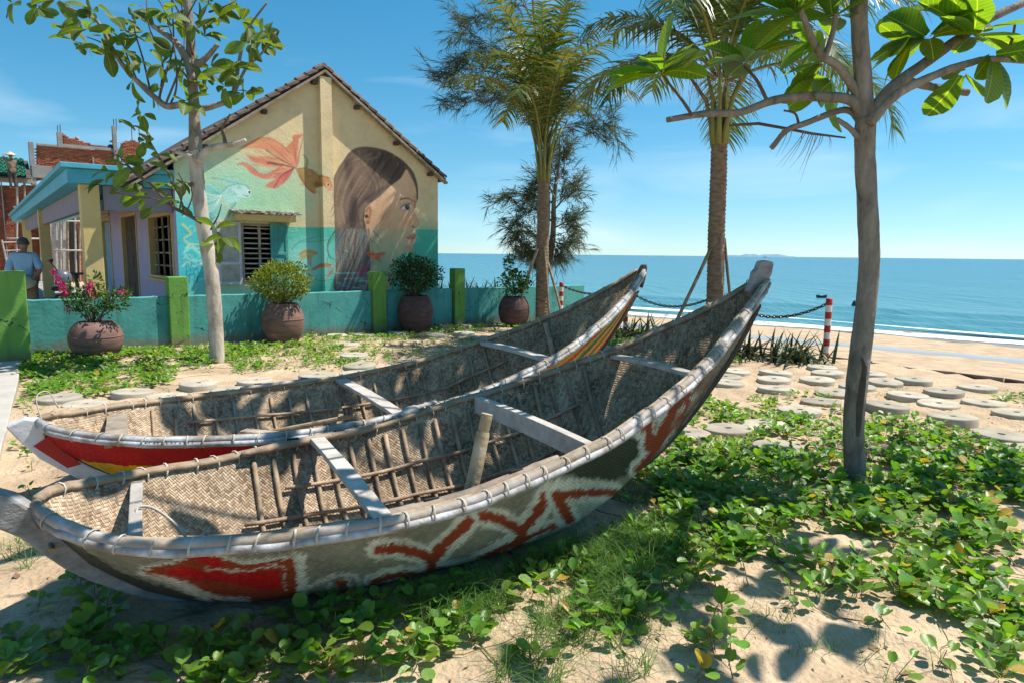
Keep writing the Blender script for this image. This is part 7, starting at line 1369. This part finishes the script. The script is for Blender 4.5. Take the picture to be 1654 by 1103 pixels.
for s_ in 'LR':                                     # five fingers from each palm
    h_ = STAND['ha'+s_]; k_ = -1 if s_ == 'L' else 1
    for i, (dx, dl) in enumerate(((-.030, .07), (-.010, .08), (.010, .075), (.028, .06))): STAND[f'f{s_}{i}'] = (h_[0]+dx*.6, h_[1]+dx*.6, h_[2]-dl, .008)
    STAND[f'th{s_}'] = (h_[0]-k_*.035, h_[1]+.03, h_[2]-.02, .009)
BONES = [('pel', 'wai'), ('wai', 'che'), ('che', 'nec0'), ('nec0', 'nec'), ('nec', 'chin'), ('chin', 'hd'), ('hd', 'top')]
for s_ in 'LR': BONES += [('che', 'sh'+s_), ('sh'+s_, 'el'+s_), ('el'+s_, 'wr'+s_), ('wr'+s_, 'ha'+s_), ('pel', 'hi'+s_), ('hi'+s_, 'kn'+s_), ('kn'+s_, 'an'+s_), ('an'+s_, 'to'+s_)]+[('ha'+s_, f'f{s_}{i}') for i in range(4)]+[('ha'+s_, 'th'+s_)]
SHIRT = ['che', 'pel', 'wai', 'nec0', 'shL', 'elL', 'shR', 'elR']; TROU = ['pel', 'hiL', 'knL', 'anL', 'hiR', 'knR', 'anR']
mp_ = at_y(43, 470, 12.5); mp_[2] = .24
man, Mm = person('man in a pale blue shirt seen from behind, straw hat held at his back', mp_, R(22), STAND, BONES, SHIRT+['wrL'], TROU, (M_shirt, M_trouser))
def face(parent, M_, hz=1.56, hy=.03):
    q = lambda x, y, z: np.array(M_ @ Vector((x, y, z)))
    for s_ in (-1, 1): mb = MB(); mb.lathe(q(s_*.032, hy+.088, hz), [(.001, -.009), (.009, -.004), (.009, .004), (.001, .009)], 8); part('eye', mb, M_black, parent); mb = MB(); mb.tube([q(s_*.078, hy+.0, hz-.035), q(s_*.092, hy-.01, hz), q(s_*.080, hy-.01, hz+.03)], [.010, .014, .008], 7); part('ear', mb, M_skin, parent)
    mb = MB(); mb.tube([q(0, hy+.09, hz+.01), q(0, hy+.115, hz-.035), q(0, hy+.09, hz-.045)], [.008, .015, .008], 7); part('nose', mb, M_skin, parent)
    mb = MB(); mb.tube([q(-.025, hy+.085, hz-.075), q(0, hy+.094, hz-.077), q(.025, hy+.085, hz-.075)], [.004, .007, .004], 6); part('mouth', mb, M_red, parent)
face(man, Mm)
mb = MB(); c = np.array(Mm @ Vector((0, .012, 1.575)))
for i in range(9):
    for j in range(20):
        th, ph = math.pi*.62*i/8, 2*math.pi*j/20; mb.v.append(tuple(c+np.array(Mm.to_3x3() @ Vector((math.cos(ph)*math.sin(th)*.092, math.sin(ph)*math.sin(th)*.104-.012, math.cos(th)*.098)))*(1+.03*noise.noise((i*.9, j*.9, 0)))))
mb.f = [(i*20+j, i*20+(j+1) % 20, (i+1)*20+(j+1) % 20, (i+1)*20+j) for i in range(8) for j in range(20)]; mb.mi = [0]*len(mb.f); part('hair', mb, M_hair, man)
hc = np.array(Mm @ Vector((-.02, -.20, .86))); mb = cone_hat(None, hc, .22, .15, Mm.to_3x3() @ Vector((.10, -.55, .85))); single('conical_hat', mb, M_straw, 'conical straw hat held behind the back of the man in blue', 'hat', loc=hc)
BEND = dict(STAND); 
def shift(J, keys, d): 
    for k in keys: J[k] = tuple(np.array(J[k][:3])+np.array(d))+tuple(J[k][3:])
W1 = dict(STAND); W1['elL'] = (-.27, .10, 1.38, .043); W1['wrL'] = (-.22, .22, 1.55, .03); W1['haL'] = (-.20, .26, 1.62, .03, .02); W1['elR'] = (.24, .14, 1.15, .043); W1['wrR'] = (.10, .28, 1.12, .03); W1['haR'] = (.05, .33, 1.12, .03, .02)
for s_, k_ in (('L', -1), ('R', 1)):
    h_ = W1['ha'+s_]
    for i in range(4): W1[f'f{s_}{i}'] = (h_[0]+.012*i-.02, h_[1]+.06, h_[2]+.02, .008)
    W1[f'th{s_}'] = (h_[0]-k_*.03, h_[1]+.03, h_[2]+.03, .009)
wz = on_plane(19, 270, BP+NG*1.2, NG); s_ = (wz-EYE)@FW/FPX; wp = wz-EZ*1.05
w1, Mw = person('worker in grey with a conical hat standing at the green roof', wp, R(60), W1, BONES, SHIRT+['wrL', 'wrR'], TROU, (M_trouser, M_dark), sub=1); face(w1, Mw)
mb = cone_hat(None, np.array(Mw @ Vector((0, .02, 1.60))), .24, .17); single('conical_hat', mb, M_straw, 'pale conical hat on the worker at the green roof', 'hat', loc=np.array(Mw @ Vector((0, .02, 1.60))))
CR = dict(pel=(0, -.1, .42, .125, .10), wai=(0, 0, .55, .115, .09), che=(0, .16, .70, .135, .10), nec0=(0, .26, .78, .075, .06), nec=(0, .31, .81, .048), chin=(0, .36, .84, .062, .07), hd=(0, .38, .91, .078, .092), top=(0, .36, .98, .052, .06),
  shL=(-.17, .22, .74, .06), elL=(-.24, .40, .58, .043), wrL=(-.14, .58, .52, .03), haL=(-.12, .65, .50, .03, .02), shR=(.17, .22, .74, .06), elR=(.24, .40, .58, .043), wrR=(.14, .58, .52, .03), haR=(.12, .65, .50, .03, .02),
  hiL=(-.10, -.06, .40, .09), knL=(-.16, .34, .46, .062), anL=(-.14, .08, .09, .042), toL=(-.15, .22, .03, .035), hiR=(.10, -.06, .40, .09), knR=(.16, .34, .46, .062), anR=(.14, .08, .09, .042), toR=(.15, .22, .03, .035))
for s_, k_ in (('L', -1), ('R', 1)):
    h_ = CR['ha'+s_]
    for i in range(4): CR[f'f{s_}{i}'] = (h_[0]+.013*i-.02, h_[1]+.06, h_[2]-.02, .008)
    CR[f'th{s_}'] = (h_[0]-k_*.03, h_[1]+.03, h_[2]-.01, .009)
M_pinkc = mat('faded_pink_cloth', [(.45, .25, .25), (.55, .33, .32)], 6, .9, .3); M_bluec = mat('navy_cloth', [(.05, .08, .14), (.08, .12, .20)], 6, .9, .3)
for x, y, yaw, mats_, lab, hat in ((135, 231, 80, (M_pinkc, M_bluec), 'crouching worker in faded pink on top of the brick wall', False), (176, 238, 250, (M_bluec, M_dark), 'crouching worker with a pale hat beside the bare concrete post', True)):
    c = on_plane(x, y, BP-NG*.35, NG); wk, Mk = person(lab, c-EZ*.72, R(yaw), CR, BONES, SHIRT+['wrL', 'wrR'], TROU, mats_, group='workers on the brick wall', sub=1); face(wk, Mk, .91, .38)
    if hat: hp = np.array(Mk @ Vector((0, .37, .955))); mb = cone_hat(None, hp, .23, .16); single('conical_hat', mb, M_straw, 'pale conical hat on the worker by the bare concrete post', 'hat', loc=hp)
    else: mb = MB(); c2 = np.array(Mk @ Vector((0, .365, .93))); mb.lathe(c2, [(.105, -.02), (.11, .03), (.08, .09), (.001, .115)], 14); part('head_scarf', mb, M_pinkc, wk)
# parked motorbike behind the wall: only its top shows over the bougainvillea
c = on_plane(112, 470, G0+E2*.35, NG); c[2] = .25; mbk = thing('motorbike', 'dark motorbike parked on the porch behind the bougainvillea', 'motorbike', c)
ax = E1*.35+E2*.94
for s_ in (-.62, .62):
    mb = MB(); k = 26; ctr = c+ax*s_+EZ*.28
    for i in range(k):
        for j in range(8):
            a, b_ = 2*math.pi*i/k, 2*math.pi*j/8; rr = .235+.045*math.cos(b_); mb.v.append(tuple(ctr+ax*math.cos(a)*rr+EZ*math.sin(a)*rr+np.cross(EZ, ax)*.045*math.sin(b_)))
    mb.f = [(i*8+j, ((i+1) % k)*8+j, ((i+1) % k)*8+(j+1) % 8, i*8+(j+1) % 8) for i in range(k) for j in range(8)]; mb.mi = [0]*len(mb.f); part('wheel', mb, M_black, mbk)
mb = MB(); mb.tube([c-ax*.62+EZ*.62, c-ax*.25+EZ*.55, c+ax*.1+EZ*.42, c+ax*.45+EZ*.55], [.06, .13, .11, .07], 10); part('frame', mb, M_black, mbk)
mb = MB(); mb.tube([c-ax*.72+EZ*.78, c-ax*.4+EZ*.80, c-ax*.02+EZ*.74], [.07, .12, .09], 10, squash=.6); part('saddle', mb, M_black, mbk)
mb = MB(); mb.tube([c+ax*.62+EZ*.28, c+ax*.45+EZ*.98], .035, 8); part('fork', mb, M_chain, mbk)
sd = np.cross(EZ, ax); mb = MB(); mb.tube([c+ax*.40+EZ*1.02-sd*.36, c+ax*.46+EZ*1.0, c+ax*.40+EZ*1.02+sd*.36], .022, 8); part('handlebar', mb, M_black, mbk)
for s_ in (-1, 1): mb = MB(); mb.tube([c+ax*.42+EZ*1.02+sd*.26*s_, c+ax*.40+EZ*1.18+sd*.36*s_, c+ax*.40+EZ*1.26+sd*.38*s_], [.01, .012, .055], 8); part('mirror', mb, M_black, mbk)
hp = c-ax*.28+EZ*.95; mb = MB(); mb.lathe(hp, [(.125, -.08), (.135, 0), (.12, .07), (.07, .125), (.001, .14)], 20); single('helmet', mb, mat('grey_helmet', [(.09, .10, .12), (.13, .145, .17)], 4, .3, 0, spec=.5), 'grey crash helmet resting on the saddle of the parked motorbike', 'helmet', loc=hp)
pass
